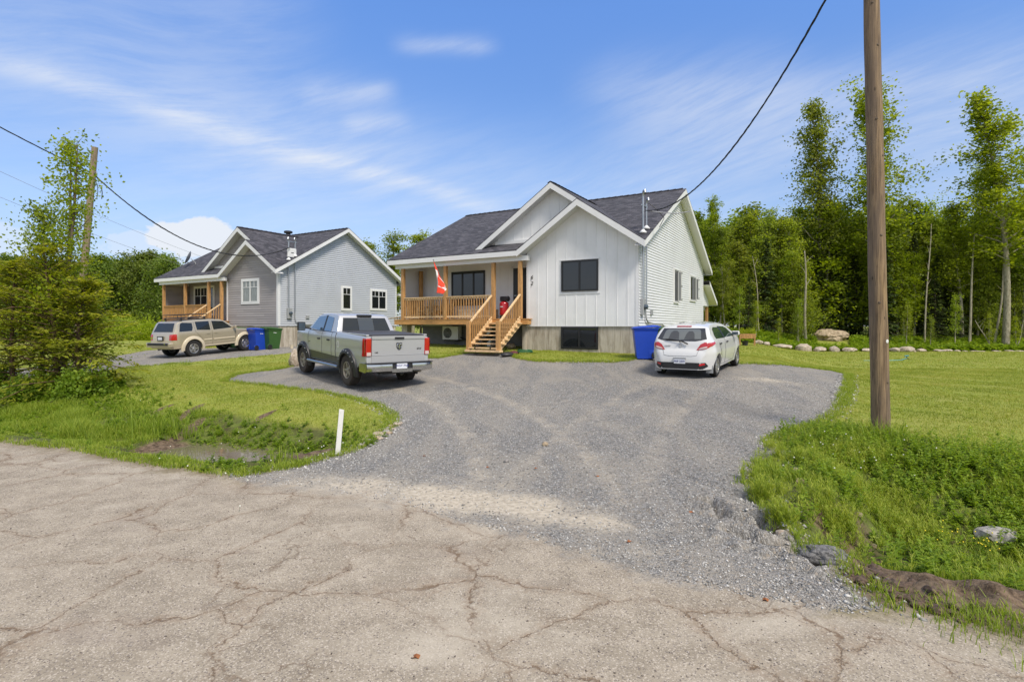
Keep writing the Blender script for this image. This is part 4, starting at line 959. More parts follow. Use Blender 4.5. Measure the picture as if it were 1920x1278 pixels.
    def cabx(z): 
        zs=[1.47,1.56,1.80,1.905]; xs_=[.86,.90,1.02,1.10]; return float(np.interp(z,zs,xs_))
    rgl=c.patch('rear_window','rear',[(-.76,1.475),(.76,1.475),(.665,1.845),(-.665,1.845)],M['carglass'],.010,10,16)
    c.patch('sliding_pane','rear',[(-.24,1.48),(.24,1.48),(.235,1.84),(-.235,1.84)],M['greyg2'],.014,8,6,parent=rgl)
    sb_=c.line('window_bar','rear',[(-.245,1.48),(-.24,1.845)],M['blackf'],.008,parent=rgl,off=.014); c.line('window_bar','rear',[(.245,1.48),(.24,1.845)],M['blackf'],.008,parent=rgl,off=.014)
    bl=MB(); bl.box(1.02,1.12,-.23,.23,1.87,1.945); obj('brake_lamp',bl,M['blackp'],root,bevel=.015)
    c.patch('windshield','front',[(-.80,1.50),(.80,1.50),(.70,1.87),(-.70,1.87)],M['carglass'],.008,10,12)
    # tonneau cover in folded panels
    tn=MB()
    for k in range(4):
        x0=-1.06+k*.46; tn.box(x0,x0+.45,-.80,.80,1.415+k*.008,1.452+k*.008)
    obj('tonneau_cover',tn,M['tonneau'],root,bevel=.01)
    rl=MB(); rl.box(-1.10,.82,-.905,-.82,1.41,1.452); rl.box(-1.10,.82,.82,.905,1.41,1.452); split(obj('bed_rail',rl,M['silver'],root,bevel=.01))
    # tailgate
    tg=MB(); tg.box(-1.185,-1.15,-.785,.785,.70,1.40); tg.box(-1.205,-1.15,-.785,.785,1.33,1.415); tg.box(-1.193,-1.185,-.785,.785,.90,.915); tgo=obj('tailgate',tg,M['silver'],root,bevel=.008)
    hn=MB(); hn.box(-1.213,-1.203,-.14,.14,1.325,1.385); obj('handle',hn,M['blackp'],tgo,bevel=.003)
    em=MB(); sh=[(-.085,.085),(-.05,.10),(0,.085),(.05,.10),(.085,.085),(.08,-.01),(.045,-.075),(0,-.105),(-.045,-.075),(-.08,-.01)]
    em.prism([(a,1.14+b) for a,b in sh],'x',-1.20,-1.186); eo=obj('emblem',em,M['seam'],tgo)
    rh=MB()
    for s in(-1,1):
        rh.tube([(-1.203,s*.012,1.18),(-1.205,s*.045,1.205),(-1.206,s*.068,1.17),(-1.206,s*.062,1.12),(-1.205,s*.036,1.10),(-1.204,s*.030,1.135)],[.012,.017,.016,.013,.010,.006],6)
    rh.prism([(-.022,1.19),(.022,1.19),(.015,1.08),(0,1.055),(-.015,1.08)],'x',-1.208,-1.20); obj('emblem_head',rh,M['chrome'],tgo,40)
    TX=lambda y,z,x=-1.188:Matrix.Translation((x,y,z))@Matrix.Rotation(R(-90),4,'Z')@Matrix.Rotation(R(90),4,'X')
    text('lettering','4X4',.085,M['seam'],tgo,TX(-.60,1.06),.004,.3); text('lettering','1500',.05,M['seam'],tgo,TX(.66,.98),.004)
    # bumper with step and plate
    bp=MB()
    for s in(-1,1):
        y0,y1=(.30,.97) if s>0 else (-.97,-.30)
        n=8; prof=[]
        for i in range(n+1):
            y=y0+(y1-y0)*i/n; ay=abs(y); xx=-1.40+.10*max(0,(ay-.62)/.35)**2; top=.70 if ay>.38 else .70-.0; prof.append((xx,y,top))
        V=[];w=6
        for xx,y,top in prof: V+=[(xx+.10,y,top),(xx,y,top-.02),(xx-.015,y,.60),(xx+.0,y,.50),(xx+.10,y,.46),(xx+.22,y,.46)]
        F=[(i*w+k,i*w+k+1,(i+1)*w+k+1,(i+1)*w+k) for i in range(n) for k in range(w-1)]+[tuple(range(w)),tuple(n*w+k for k in range(w))[::-1]]; bp.add(V,F)
        yy=s*.97; V=[(-1.21,yy,.70),(-1.30,yy,.69),(-1.30,yy,.50),(-1.20,yy,.46),(-.86,s*.985,.48),(-.86,s*.985,.69)]
        V2=[(x,y-s*.03,z) for x,y,z in V]; bp.add(V+V2,[tuple(range(6)),tuple(range(6,12))[::-1]]+[(i,(i+1)%6,6+(i+1)%6,6+i) for i in range(6)])
    bp.box(-1.40,-1.30,-.30,.30,.46,.55)
    bo=obj('rear_bumper',bp,M['chrome'],root,40)
    st=MB(); st.box(-1.38,-1.14,-.95,.95,.695,.715); st.box(-1.36,-1.30,-.30,.30,.55,.70); obj('bumper_step',st,M['blackp'],bo)
    pl=MB(); pl.box(-1.375,-1.368,-.155,.155,.555,.705); po=obj('licence_plate',pl,M['platew'],bo)
    text('plate_text','WGY 7N8',.085,M['ink'],po,TX(0,.625,-1.377),.002)
    ht=MB(); ht.box(-1.36,-1.2,-.04,.04,.40,.47); ht.box(-1.2,-1.0,-.45,.45,.40,.46); obj('tow_hitch',ht,M['blackp'],root,bevel=.005)
    ex=MB(); ex.tube([(-.6,-.55,.42),(-1.2,-.66,.44)],.04,10); obj('exhaust',ex,M['alloy_d'],root,40)
    ax_=MB(); ax_.tube([(0,-.75,.42),(0,-.2,.42),(0,0,.42),(0,.2,.42),(0,.75,.42)],[.05,.06,.17,.06,.05],12); obj('axle',ax_,M['blackp'],root,40)
    return root
M['lowtrim']=mat('dark_lower_trim',(.06,.062,.06),.45,.3,coat=.3); M['chrome_b']=mat('side_step',(.35,.38,.42),.25,.9); M['lensw']=mat('clear_lens',(.55,.45,.42),.2,coat=.5)
M['greyg2']=mat('slider_glass',(.035,.042,.045),.04,spec=1); M['tonneau']=mat('tonneau_vinyl',(.045,.045,.05),.55,noise=.1); M['platew']=mat('plate_white',(.66,.68,.72),.5)
def place(root,P1,P2): root.matrix_world=frame_at(P1,P2); return root
tr=pickup()
p1=Vector((*at(648,15.05),0)); p3=Vector((*at(564,17.9),0))
hd=(p3-p1).normalized(); lat=Vector((hd.y,-hd.x,0))
A=p1+lat*.99; Bp=A+hd*3.57
A.z=(float(height(*(A-lat*.84).xy))+float(height(*(A+lat*.84).xy)))/2; Bp.z=(float(height(*(Bp-lat*.84).xy))+float(height(*(Bp+lat*.84).xy)))/2
place(tr,A,Bp)
# ---- small white hatchback
def hatch():
    root=empty('hatchback_car',(0,0,0),0,'small white hatchback with red tail lights parked beside the bins','car')
    wb=2.49; r=.295; hw=.845
    T0=interp([(-.70,.40),(-.695,.52),(-.66,.66),(-.60,.76),(-.57,.90),(-.52,1.02),(-.36,1.20),(-.20,1.345),(-.12,1.375),(.10,1.405),(.55,1.435),(1.1,1.43),(1.5,1.385),(1.75,1.30),(2.35,1.03),(2.5,.99),(2.9,.90),(3.1,.80),(3.19,.62),(3.21,.40)])
    def B(x):
        b=.235
        for xw in (0,wb):
            d=abs(x-xw)
            if d<.345: b=max(b,.295+math.sqrt(max(0,.345**2-d*d)))
        return b
    T=lambda x:max(T0(x),B(x)+.05)
    def W(x,z):
        w=hw-.30*max(0,(-x-.22)/.48)**2.2-.26*max(0,(x-2.45)/.76)**2.2
        if z>.88: w-=(z-.88)*.12+max(0,z-.95)*.40+max(0,z-1.2)**2*1.2
        if z<.5: w-=.045*((.5-z)/.25)
        w+=.012*math.exp(-((z-.66)/.07)**2)
        for xw in(0,wb): w+=.022*math.exp(-(((x-xw)/.36)**4))*(1 if z<.74 else math.exp(-((z-.74)/.08)**2))
        return w
    arcs=[xw+.345*math.cos(a) for xw in(0,wb) for a in np.linspace(0,math.pi,15)]
    xs=ring_x(-.70,3.21,.09,[-.695,-.68,-.66,-.63,-.60,-.585,-.57,-.545,-.52,-.44,-.36,-.28,-.20,-.12,1.75,2.35,3.1,3.15,3.19]+arcs)
    c=Car(root,body_mesh(xs,T,B,W,.045,.11),M['wpaint'],40)
    underbody(root,-.5,3.0,.62,.20,.6)
    for (x,s) in ((0,-1),(0,1),(wb,-1),(wb,1)): wheel(root,x,s*.74,r,.19,s,.205,M['rubber'],M['alloy'],9,1)
    for s,v in((1,'left'),(-1,'right')):
        c.patch('side_window',v,[(.02,1.03),(.82,1.005),(.82,1.33),(.30,1.335),(.10,1.27),(-.02,1.12)],M['hglass'],.006,12,12)
        c.patch('side_window',v,[(.92,1.00),(2.02,.985),(1.60,1.25),(1.32,1.315),(.92,1.33)],M['hglass'],.006,12,14)
        c.patch('door_pillar',v,[(.80,1.0),(.93,1.0),(.93,1.335),(.80,1.335)],M['blackp'],.008,8,3)
        c.line('rear_door',v,[(.14,1.0),(.16,.85),(.40,.55),(.40,.30),(.86,.28),(.86,1.0)],M['seam'],.004); c.line('front_door',v,[(.86,.28),(1.92,.30),(2.06,.60),(2.06,.97)],M['seam'],.004)
        for x in(.22,.98):
            hd=MB(); y=s*W(x,.88); hd.box(x,x+.15,min(y,y+s*.03),max(y,y+s*.03),.865,.90); obj('door_handle',hd,M['blackp'],root,bevel=.006)
        mr=MB(); y=s*.90; y0,y1=sorted((s*.80,s*1.02)); mr.box(1.86,1.98,y0,y1,1.0,1.13); mo=obj('side_mirror',mr,M['wpaint'],root,bevel=.03); mg=MB(); mg.box(1.853,1.859,y0+.03,y1-.02,1.02,1.11); obj('mirror_glass',mg,M['glassr'],mo)
        sg=s
        lamp=[(s*.44,.80),(s*.50,.78),(s*.835,.88),(s*.835,1.00),(s*.66,.98),(s*.52,.92)]
        tl=c.patch('tail_lamp','rear',[(s*a,b) for a,b in ((.43,.765),(.58,.775),(.74,.82),(.79,.97),(.64,.975),(.53,.92))],M['red'],.012,10,8)
        c.patch('lamp_lens','rear',[(s*a,b) for a,b in ((.47,.785),(.58,.79),(.71,.83),(.70,.865),(.56,.84))],M['lensw'],.018,5,6,parent=tl)
        sd_=[(-.52,.84),(-.22,.93),(-.26,.98),(-.52,.965)]; c.patch('lamp_side',v,sd_,M['red'],.008,5,5,parent=tl)
        c.patch('reflector','rear',[(s*.52,.345),(s*.66,.35),(s*.64,.42),(s*.52,.40)],M['redp'],.020,3,4)
        mf=MB(); y0,y1=sorted((s*.62,s*.80)); mf.box(-.40,-.37,y0,y1,.13,.34); obj('mud_flap',mf,M['plas_g'],root)
    rw=c.patch('rear_window','rear',[(-.68,1.05),(-.40,1.00),(.40,1.00),(.68,1.05),(.57,1.335),(-.57,1.335)],M['blackglass'],.006,12,18)
    c.patch('tinted_pane','rear',[(-.53,1.055),(0,1.035),(.53,1.055),(.48,1.28),(.42,1.31),(-.42,1.31),(-.48,1.28)],M['greyglass'],.010,12,18,parent=rw)
    c.patch('seat','rear',[(.06,1.06),(.36,1.06),(.32,1.22),(.26,1.27),(.16,1.27),(.09,1.22)],M['seatp'],.013,8,8,parent=rw)
    c.patch('seat','rear',[(-.36,1.06),(-.08,1.06),(-.12,1.20),(-.17,1.26),(-.27,1.26),(-.33,1.20)],M['seatp'],.013,8,8,parent=rw)
    bl=MB(); bl.box(-.235,-.15,-.20,.20,1.37,1.40); obj('brake_lamp',bl,M['redp'],root,bevel=.008)
    c.patch('windshield','front',[(-.68,1.04),(.68,1.04),(.56,1.40),(-.56,1.40)],M['carglass'],.006,8,10)
    wp=MB(); wp.tube([(-.60,.02,.985),(-.64,.0,1.03)],.02,8); wp.bar((-.60,.0,1.01),(-.555,.42,1.055),.02,.02); wp.bar((-.60,.0,1.015),(-.615,-.20,.93),.03,.03); obj('wiper',wp,M['blackp'],root)
    c.line('hatch_seam','rear',[(-.50,.80),(-.44,.62),(-.30,.60),(.30,.60),(.44,.62),(.50,.80)],M['seam'],.004)
    c.patch('bumper_insert','rear',[(-.60,.26),(.60,.26),(.72,.33),(.66,.43),(-.66,.43),(-.72,.33)],M['blackp'],.012,8,16)
    lk=MB(); lk.lathe([(.018,0),(.014,.012)],10,Matrix.Translation((-.625,0,.72))@Matrix.Rotation(R(-90),4,'Y')); obj('lock',lk,M['blackp'],root)
    em=MB(); em.lathe([(.062,0),(.066,.008),(.056,.010),(.054,.0)],24,Matrix.Translation((-.585,0,.90))@Matrix.Rotation(R(-78),4,'Y')@Matrix.Scale(1,4),close=True)
    em.tube([(-.592,-.055,.915),(-.595,-.02,.905),(-.596,0,.888),(-.595,.02,.905),(-.592,.055,.915)],.006,5); obj('emblem',em,M['chrome'],root,40)
    TX=lambda y,z,x:Matrix.Translation((x,y,z))@Matrix.Rotation(R(-90),4,'Z')@Matrix.Rotation(R(82),4,'X')
    text('lettering','mazda2',.055,M['alloy'],root,TX(.36,.875,-.592),.004)
    pl=MB(); pl.box(-.725,-.718,-.155,.155,.40,.535); po=obj('licence_plate',pl,M['platew'],root)
    text('plate_text','FNF 23W',.075,M['ink'],po,Matrix.Translation((-.727,0,.46))@Matrix.Rotation(R(-90),4,'Z')@Matrix.Rotation(R(90),4,'X'),.002)
    gh=MB(); gh.box(-.73,-.70,-.17,.17,.535,.56); obj('plate_lamp',gh,M['alu'],root)
    return root
M['hglass']=mat('green_glass',(.02,.04,.03),.03,spec=1.0); M['blackglass']=mat('black_glass_border',(.02,.02,.022),.05,spec=.9); M['seatp']=mat('grey_seat',(.045,.047,.05),.15,spec=.7)
hc=hatch()
q1=Vector((*at(1341,15.05),0)); q2=Vector((*at(1379,17.15),0)); hd=(q2-q1).normalized(); lat=Vector((-hd.y,hd.x,0))
A=q1+lat*.76; Bp=A+hd*2.49
for P in(A,Bp): P.z=float(height(P.x,P.y))
place(hc,A,Bp)
# ---- champagne SUV
def suv():
    root=empty('suv',(0,0,0),0,'champagne coloured sport utility vehicle with roof basket parked before the grey house','suv')
    wb=2.65; r=.37; hw=.86
    T0=interp([(-.92,.55),(-.91,.72),(-.88,1.00),(-.80,1.12),(-.62,1.50),(-.55,1.57),(-.40,1.60),(.3,1.635),(1.0,1.635),(1.45,1.60),(1.68,1.52),(2.20,1.17),(2.34,1.12),(2.9,1.06),(3.25,.96),(3.38,.80),(3.43,.55)])
    def B(x):
        b=.42
        for xw in (0,wb):
            d=abs(x-xw)
            if d<.43: b=max(b,.37+math.sqrt(max(0,.43**2-d*d)))
        return b
    T=lambda x:max(T0(x),B(x)+.05)
    def W(x,z):
        w=hw-.16*max(0,(-x-.55)/.37)**2.2-.22*max(0,(x-2.8)/.63)**2
        if z>1.05: w-=(z-1.05)*.26
        if z<.62: w-=.03*((.62-z)/.2)
        return w
    arcs=[xw+.43*math.cos(a) for xw in(0,wb) for a in np.linspace(0,math.pi,15)]
    xs=ring_x(-.92,3.43,.11,[-.91,-.88,-.80,-.71,-.62,-.55,-.40,1.45,1.68,2.20,2.34,3.25,3.38]+arcs)
    c=Car(root,body_mesh(xs,T,B,W,.02,.06),M['gold'],36)
    underbody(root,-.7,3.2,.6,.36,.8)
    for (x,s) in ((0,-1),(0,1),(wb,-1),(wb,1)): wheel(root,x,s*.76,r,.26,s,.215,M['rubber'],M['alloy'],5)
    for xw in(0,wb):
        for s in(-1,1): arch(root,c,'fender_flare',xw,.37,.42,.55,s,M['cream'],-8,188,.055,W)
    for s,v in((1,'left'),(-1,'right')):
        for nm,pl_ in (('quarter_window',[(-.60,1.16),(-.02,1.16),(.04,1.30),(.04,1.54),(-.40,1.545),(-.50,1.50)]),('side_window',[(.22,1.16),(.86,1.15),(.86,1.55),(.20,1.55)]),('side_window',[(1.02,1.15),(2.02,1.16),(1.58,1.50),(1.50,1.54),(1.0,1.55)])):
            c.patch(nm,v,pl_,M['carglass'],.007,10,12)
        c.line('rear_door',v,[(.12,1.55),(.14,1.12),(.42,.80),(.44,.46),(.93,.45),(.94,1.56)],M['seam'],.004); c.line('front_door',v,[(.94,.45),(2.12,.46),(2.14,1.14)],M['seam'],.004)
        c.patch('side_moulding',v,[(.50,.70),(.90,.70),(.90,.76),(.50,.76)],M['cream'],.022,2,6); c.patch('side_moulding',v,[(.97,.70),(2.08,.70),(2.08,.76),(.97,.76)],M['cream'],.022,2,10)
        c.patch('sill_step',v,[(.46,.43),(2.18,.43),(2.18,.49),(.46,.49)],M['cream'],.035,2,12)
        for x in(.66,1.04):
            hd=MB(); y=s*W(x,.98); hd.box(x,x+.15,min(y,y+s*.025),max(y,y+s*.025),.985,1.015); obj('door_handle',hd,M['gold'],root,bevel=.006)
        mr=MB(); y0,y1=sorted((s*.86,s*1.04)); mr.box(2.0,2.10,y0,y1,1.15,1.28); obj('side_mirror',mr,M['gold'],root,bevel=.02)
        y0,y1=sorted((s*.60,s*.80)); tl=MB(); tl.box(-.90,-.80,y0,y1,.80,1.08); tl=c.patch('tail_lamp',v,[(-.87,.80),(-.72,.80),(-.72,1.06),(-.84,1.06)],M['red'],.012,6,5)
        c.patch('tail_lamp_rear','rear',[(s*.58,.80),(s*.78,.80),(s*.76,1.05),(s*.58,1.05)],M['red'],.012,6,5,parent=tl)
        c.patch('head_lamp',v,[(3.10,.80),(3.30,.80),(3.26,.93),(3.12,.96)],M['lensw'],.008,4,4)
    c.patch('rear_window','rear',[(-.66,1.16),(.66,1.16),(.56,1.53),(-.56,1.53)],M['carglass'],.008,10,14)
    c.patch('windshield','front',[(-.68,1.2),(.68,1.2),(.60,1.54),(-.60,1.54)],M['carglass'],.008,8,10)
    bp=MB(); bp.box(-1.06,-.86,-.84,.84,.50,.70); bo=obj('rear_bumper',bp,M['gold'],root,bevel=.04); st=MB(); st.box(-1.08,-1.02,-.70,.70,.58,.69); obj('bumper_pad',st,M['blackp'],bo,bevel=.01)
    fb=MB(); fb.box(3.30,3.50,-.80,.80,.48,.68); obj('front_bumper',fb,M['gold'],root,bevel=.05)
    pl=MB(); pl.box(-.94,-.91,-.20,.20,.78,.98); ps=obj('plate_surround',pl,M['blackp'],root); p2=MB(); p2.box(-.946,-.941,-.14,.14,.82,.94); obj('licence_plate',p2,M['platew'],ps)
    # roof basket
    rk=MB()
    for z in (1.74,1.88): rk.tube([(-.45,-.52,z),(.95,-.52,z),(1.02,0,z),(.95,.52,z),(-.45,.52,z),(-.52,0,z),(-.45,-.52,z)],.016,6)
    for x in np.linspace(-.45,.95,9):
        for y in(-.52,.52): rk.tube([(x,y,1.74),(x,y,1.88)],.008,5)
        rk.tube([(x,-.52,1.74),(x,.52,1.74)],.010,5)
    for x in(-.3,.8): rk.tube([(x,-.60,1.68),(x,.60,1.68)],.02,6); [rk.box(x-.03,x+.03,y-.03,y+.03,1.62,1.74) for y in(-.55,.55)]
    obj('roof_basket',rk,M['blackp'],root)
    rr=MB()
    for y in(-.62,.62): rr.tube([(-.45,y,1.63),(-.35,y,1.67),(1.2,y,1.66),(1.3,y,1.61)],.016,6)
    split(obj('roof_rail',rr,M['blackp'],root))
    return root
sv_=suv()
q1=Vector((*at(363,24.4),0)); q2=Vector((*at(461.5,26.85),0)); hd=(q2-q1).normalized(); lat=Vector((-hd.y,hd.x,0))
A=q1+lat*.8; Bp=A+hd*2.65
for P in(A,Bp): P.z=float(height(P.x,P.y))
place(sv_,A,Bp)
# ------------------------------------------------------------ things around the houses
def wheelie_bin(loc,rz,m,label,sc=1.0,mark=True):
    root=empty('wheelie_bin',loc,rz,label,'bin','wheelie bins beside the houses')
    b=MB(); lv=[(0,.23,.25),(.10,.24,.27),(.80,.285,.345),(.86,.29,.35),(.87,.305,.37),(.93,.31,.375)]
    V=[]; 
    for z,hx,hy in lv:
        for (sx,sy) in ((-1,-1),(-.86,-1.0),(.86,-1.0),(1,-1),(1,-.88),(1,.88),(1,1),(-1,1),(-1,.88),(-1,-.88)): V.append((sx*hx,sy*hy,z))
    n=10; F=[(i*n+k,i*n+(k+1)%n,(i+1)*n+(k+1)%n,(i+1)*n+k) for i in range(len(lv)-1) for k in range(n)]+[tuple(range(n))[::-1],tuple((len(lv)-1)*n+k for k in range(n))]
    b.add(V,F); 
    for s in(-1,1): b.box(s*.245-.012,s*.245+.012,.10,.30,.02,.26) ; b.box(-.2,.2,-.262-.0,-.255,.55,.57)
    bo=obj('body',b,m,root,30,bevel=.008)
    l=MB(); V=[];lv=[(.935,.325,.39),(.955,.33,.395),(.985,.29,.35),(1.0,.20,.25)]
    for z,hx,hy in lv:
        for (sx,sy) in ((-1,-1),(1,-1),(1,1),(-1,1)): V.append((sx*hx,sy*hy,z+(.025*sy)))
    l.add(V,[(i*4+k,i*4+(k+1)%4,(i+1)*4+(k+1)%4,(i+1)*4+k) for i in range(3) for k in range(4)]+[(3,2,1,0),(12,13,14,15)]); obj('lid',l,m,root,30,bevel=.008)
    h=MB(); h.tube([(-.22,.37,.93),(-.22,.44,.97),(.22,.44,.97),(.22,.37,.93)],.016,8); obj('handle',h,m,root,40)
    for s in(-1,1):
        w=MB(); Mx=Matrix.Translation((s*.28,.27,.105))@Matrix.Rotation(R(90),4,'Y'); w.lathe([(.04,-.028),(.10,-.028),(.105,-.01),(.105,.01),(.10,.028),(.04,.028)],20,Mx,close=True); w.lathe([(.04,-.02),(.04,.02)],12,Mx); obj('wheel',w,M['blackp'],root,35)
        ar=MB(); ar.tube([(s*.262,.27+.13*math.cos(a),.105+.13*math.sin(a)) for a in np.linspace(.4,3.0,9)],.012,6); obj('wheel_arch',ar,m,root,40)
    if mark:
        k=MB(); k.box(-.285,-.279,-.06,.02,.74,.765); k.box(-.285,-.279,.04,.09,.745,.775); split(obj('marking',k,M['white'],root))
    root.scale=(sc,)*3; return root
def onground(x,y,dz=0): return (x,y,float(height(x,y))+dz)
wheelie_bin(onground(*at(1209,17.7)),R(-97),M['bin_b'],'blue wheelie bin standing in front of the white house corner, beside the hatchback',1.06)
wheelie_bin(onground(*at(1251,18.35)),R(-95),M['bin_g'],'green wheelie bin between the blue bin and the white hatchback',1.06,False)
wheelie_bin(onground(*at(1272,18.9)),R(-90),M['bin_br'],'brown bin mostly hidden behind the white hatchback',1.05,False)
wheelie_bin(onground(*at(484,27.0)),R(150),M['bin_b'],'blue wheelie bin in front of the grey house, behind the nose of the champagne vehicle',1.06)
wheelie_bin(onground(*at(509,27.25)),R(150),M['bin_g'],'green wheelie bin at the corner foundation of the grey house',1.06)
wheelie_bin(onground(*at(449,28.4)),R(150),M['bin_g'],'green bin showing only its lid above the bonnet of the champagne vehicle',1.05,False)
tub=MB(); tub.lathe([(.07,0),(.085,.16),(.095,.19),(.08,.19),(.075,.03)],16); o=obj('bucket',tub,M['cream'],None,40); o.location=onground(*at(547,27.2)); tag(o,'small cream bucket on the ground against the grey house foundation','bucket')
def at_h(n,which,x,y,z,rz=0,**k): return empty(n,hl(which,x,y,z),HANG+rz,k.get('label'),k.get('cat'),k.get('group'))
# heat pump under the deck
hp=at_h('heat_pump',1,-8.85,1.28,-.62,label='white outdoor heat pump unit mounted on the basement wall under the deck',cat='heat pump')
b=MB(); b.box(-.43,.43,-.30,0,0,.60); obj('casing',b,M['plas_w'],hp,bevel=.015)
g=MB(); 
for r_ in np.linspace(.04,.225,8): g.lathe([(r_-.004,0),(r_+.004,0),(r_+.004,.01),(r_-.004,.01)],28,Matrix.Translation((-.13,-.305,.30))@Matrix.Rotation(R(90),4,'X'),close=True)
for k in range(8): a=k*math.pi/4; g.bar((-.13,-.312,.30),(-.13+.23*math.cos(a),-.312,.30+.23*math.sin(a)),.008,.006,(0,1,0))
go=obj('fan_grille',g,M['plas_g'],hp); dk=MB(); dk.lathe([(.001,0),(.23,0)],28,Matrix.Translation((-.13,-.302,.30))@Matrix.Rotation(R(90),4,'X')); obj('fan_opening',dk,M['blackp'],go)
b=MB(); [b.box(x-.02,x+.02,-.32,.12,-.05,-.005) for x in(-.3,.3)]; split(obj('bracket',b,M['blackf'],hp))
b=MB(); b.tube([(.43,-.1,.1),(.6,-.05,.05),(.7,.1,-.05),(.9,.12,.3)],.03,8); obj('pipe',b,M['blackp'],hp,40)
b=MB(); b.box(-.09,.09,-.06,.06,-1.5,.05); o=obj('support_column',b,M['white'],None,bevel=.004); o.location=hl(1,-6.75,.95,0); o.rotation_euler=(0,0,HANG); tag(o,'white square column holding up the deck behind the stairs','column')
# flag
fl=at_h('flag',1,-8.17,-.30,1.62,label='red and white maple leaf flag hanging from a pole on the porch post',cat='flag')
p0=Vector((0,0,0)); p1=Vector((.02,-.78,1.05)); b=MB(); b.tube([p0,p1],.014,8); b.lathe([(.02,0),(.024,.02),(.001,.05)],10,Matrix.Translation(p1)); obj('flagpole',b,M['alu'],fl,40)
nh,nf=34,64; V=[];
for j in range(nf+1):
    f=j/nf
    for i in range(nh+1):
        a=i/nh; pp=p1+(p0-p1)*(a*.80+.02); sq=(1-.30*min(1,f*2)); q=Vector((pp.x+.44*a*min(1,f*1.6)+.03*math.sin(a*9+f*2)*min(1,f*3)+.05*math.sin(f*3), pp.y*(1-f)-.62*f+.07*math.sin(a*11+f*1.5)*min(1,f*3), p1.z-.02-(p1.z-pp.z)*(1-f)-f*1.34+.03*math.sin(a*6)))
        V.append(q)
leaf=[(0,.50),(.09,.33),(.20,.38),(.16,.12),(.30,.26),(.33,.18),(.47,.20),(.42,.06),(.47,.01),(.24,-.18),(.27,-.27),(.03,-.23),(.04,-.46)]; leaf=leaf+[(-a,b) for a,b in leaf[::-1]]
def inpoly(x,y,P):
    c=False
    for (a,b),(d,e) in zip(P,P[1:]+P[:1]):
        if (b>y)!=(e>y) and x<(d-a)*(y-b)/(e-b)+a: c=not c
    return c
me=bpy.data.meshes.new('cloth'); w=nh+1; Fc=[(j*w+i,j*w+i+1,(j+1)*w+i+1,(j+1)*w+i) for j in range(nf) for i in range(nh)]; me.from_pydata(V,[],Fc); me.materials.append(M['flagred']); me.materials.append(M['flagwhite'])
k=0
for j in range(nf):
    for i in range(nh):
        f=(j+.5)/nf; a=(i+.5)/nh; white=.25<f<.75 and not inpoly((f-.5)/.5*1.02,(.5-a)*1.02,leaf); me.polygons[k].material_index=1 if white else 0; me.polygons[k].use_smooth=True; k+=1
link('cloth',me,None,fl)
# air compressor on the porch
ac=at_h('air_compressor',1,-5.60,.25,.28,label='red upright air compressor with black motor on the porch by the door',cat='compressor')
b=MB(); b.lathe([(.001,.10),(.12,.11),(.175,.16),(.185,.22),(.185,.58),(.175,.64),(.12,.69),(.001,.70)],24); obj('tank',b,M['redp'],ac,40)
b=MB(); b.box(-.15,.15,-.10,.10,.70,.90); mo=obj('motor',b,M['blackp'],ac,bevel=.03); b=MB(); b.lathe([(.10,0),(.11,.02),(.11,.06),(.09,.08)],18,Matrix.Translation((.15,0,.80))@Matrix.Rotation(R(90),4,'Y')); obj('fan_cover',b,M['blackp'],mo,40)
for s in(-1,1): b=MB(); b.lathe([(.03,-.02),(.08,-.02),(.08,.02),(.03,.02)],16,Matrix.Translation((s*.19,.10,.08))@Matrix.Rotation(R(90),4,'Y'),close=True); obj('wheel',b,M['rubber'],ac,35)
b=MB(); b.box(-.04,.04,-.20,-.14,-.0,.14); obj('foot',b,M['blackp'],ac); b=MB(); b.box(-.06,.06,-.192,-.184,.46,.50); obj('badge',b,M['white'],ac)
# porch seats
def chair(x,y,rz,m,label):
    c=at_h('porch_chair',1,x,y,.28,rz,label=label,cat='chair'); b=MB()
    for k in range(5): b.box(-.28,.28,-.26+k*.105,-.17+k*.105,.36-k*.02,.38-k*.02)
    obj('seat',b,m,c); b=MB()
    for k in range(5): b.bar((-.24+k*.12,.20,.20),(-.27+k*.135,.46,.98-abs(k-2)*.05),.10,.02,(0,1,0))
    obj('backrest',b,m,c)
    for s in(-1,1):
        b=MB(); b.box(s*.33-.06,s*.33+.06,-.36,.30,.56,.585); obj('armrest',b,m,c); b=MB(); b.box(s*.31-.02,s*.31+.02,-.30,-.20,0,.56); obj('leg',b,m,c); b=MB(); b.bar((s*.29,-.26,.34),(s*.29,.42,.06),.025,.12); obj('leg',b,m,c)
    return c
chair(-9.75,.45,R(-10),M['cedar_old'],'weathered slatted porch chair nearest the left end of the white house deck')
chair(-8.85,.55,R(12),M['cedar'],'brown slatted porch chair behind the flag, second from the left deck end')
bn=at_h('porch_bench',1,-7.05,.55,.28,label='pale slatted bench behind the porch railing below the wide window',cat='bench')
b=MB(); b.box(-.85,.85,-.25,.25,.36,.40); obj('seat',b,M['palet'],bn,bevel=.004)
b=MB()
for k in range(12): b.box(-.84+k*.145,-.74+k*.145,-.29,-.27,.03,.36)
obj('front_slats',b,M['palet'],bn); b=MB(); b.box(-.85,.85,-.30,-.26,.33,.37); obj('front_rail',b,M['palet'],bn)
for x in(-.8,.8): b=MB(); b.box(x-.03,x+.03,-.26,.25,0,.355); obj('leg',b,M['palet'],bn)
# lumber left on the deck end
for i,(x0,y0,x1,y1,z,lab) in enumerate(((-11.35,-.42,-9.9,.2,.30,'weathered plank sticking out past the left deck corner'),(-11.1,-.1,-9.6,-.22,.33,'loose board lying along the left deck edge behind the railing'))):
    b=MB(); b.bar((x0,y0,z),(x1,y1,z+.22*(i==0)),.14,.03); o=obj('loose_board',b,M['cedar_old'],None,bevel=.003); o.location=hl(1,0,0,0); o.rotation_euler=(0,0,HANG); tag(o,lab,'board')
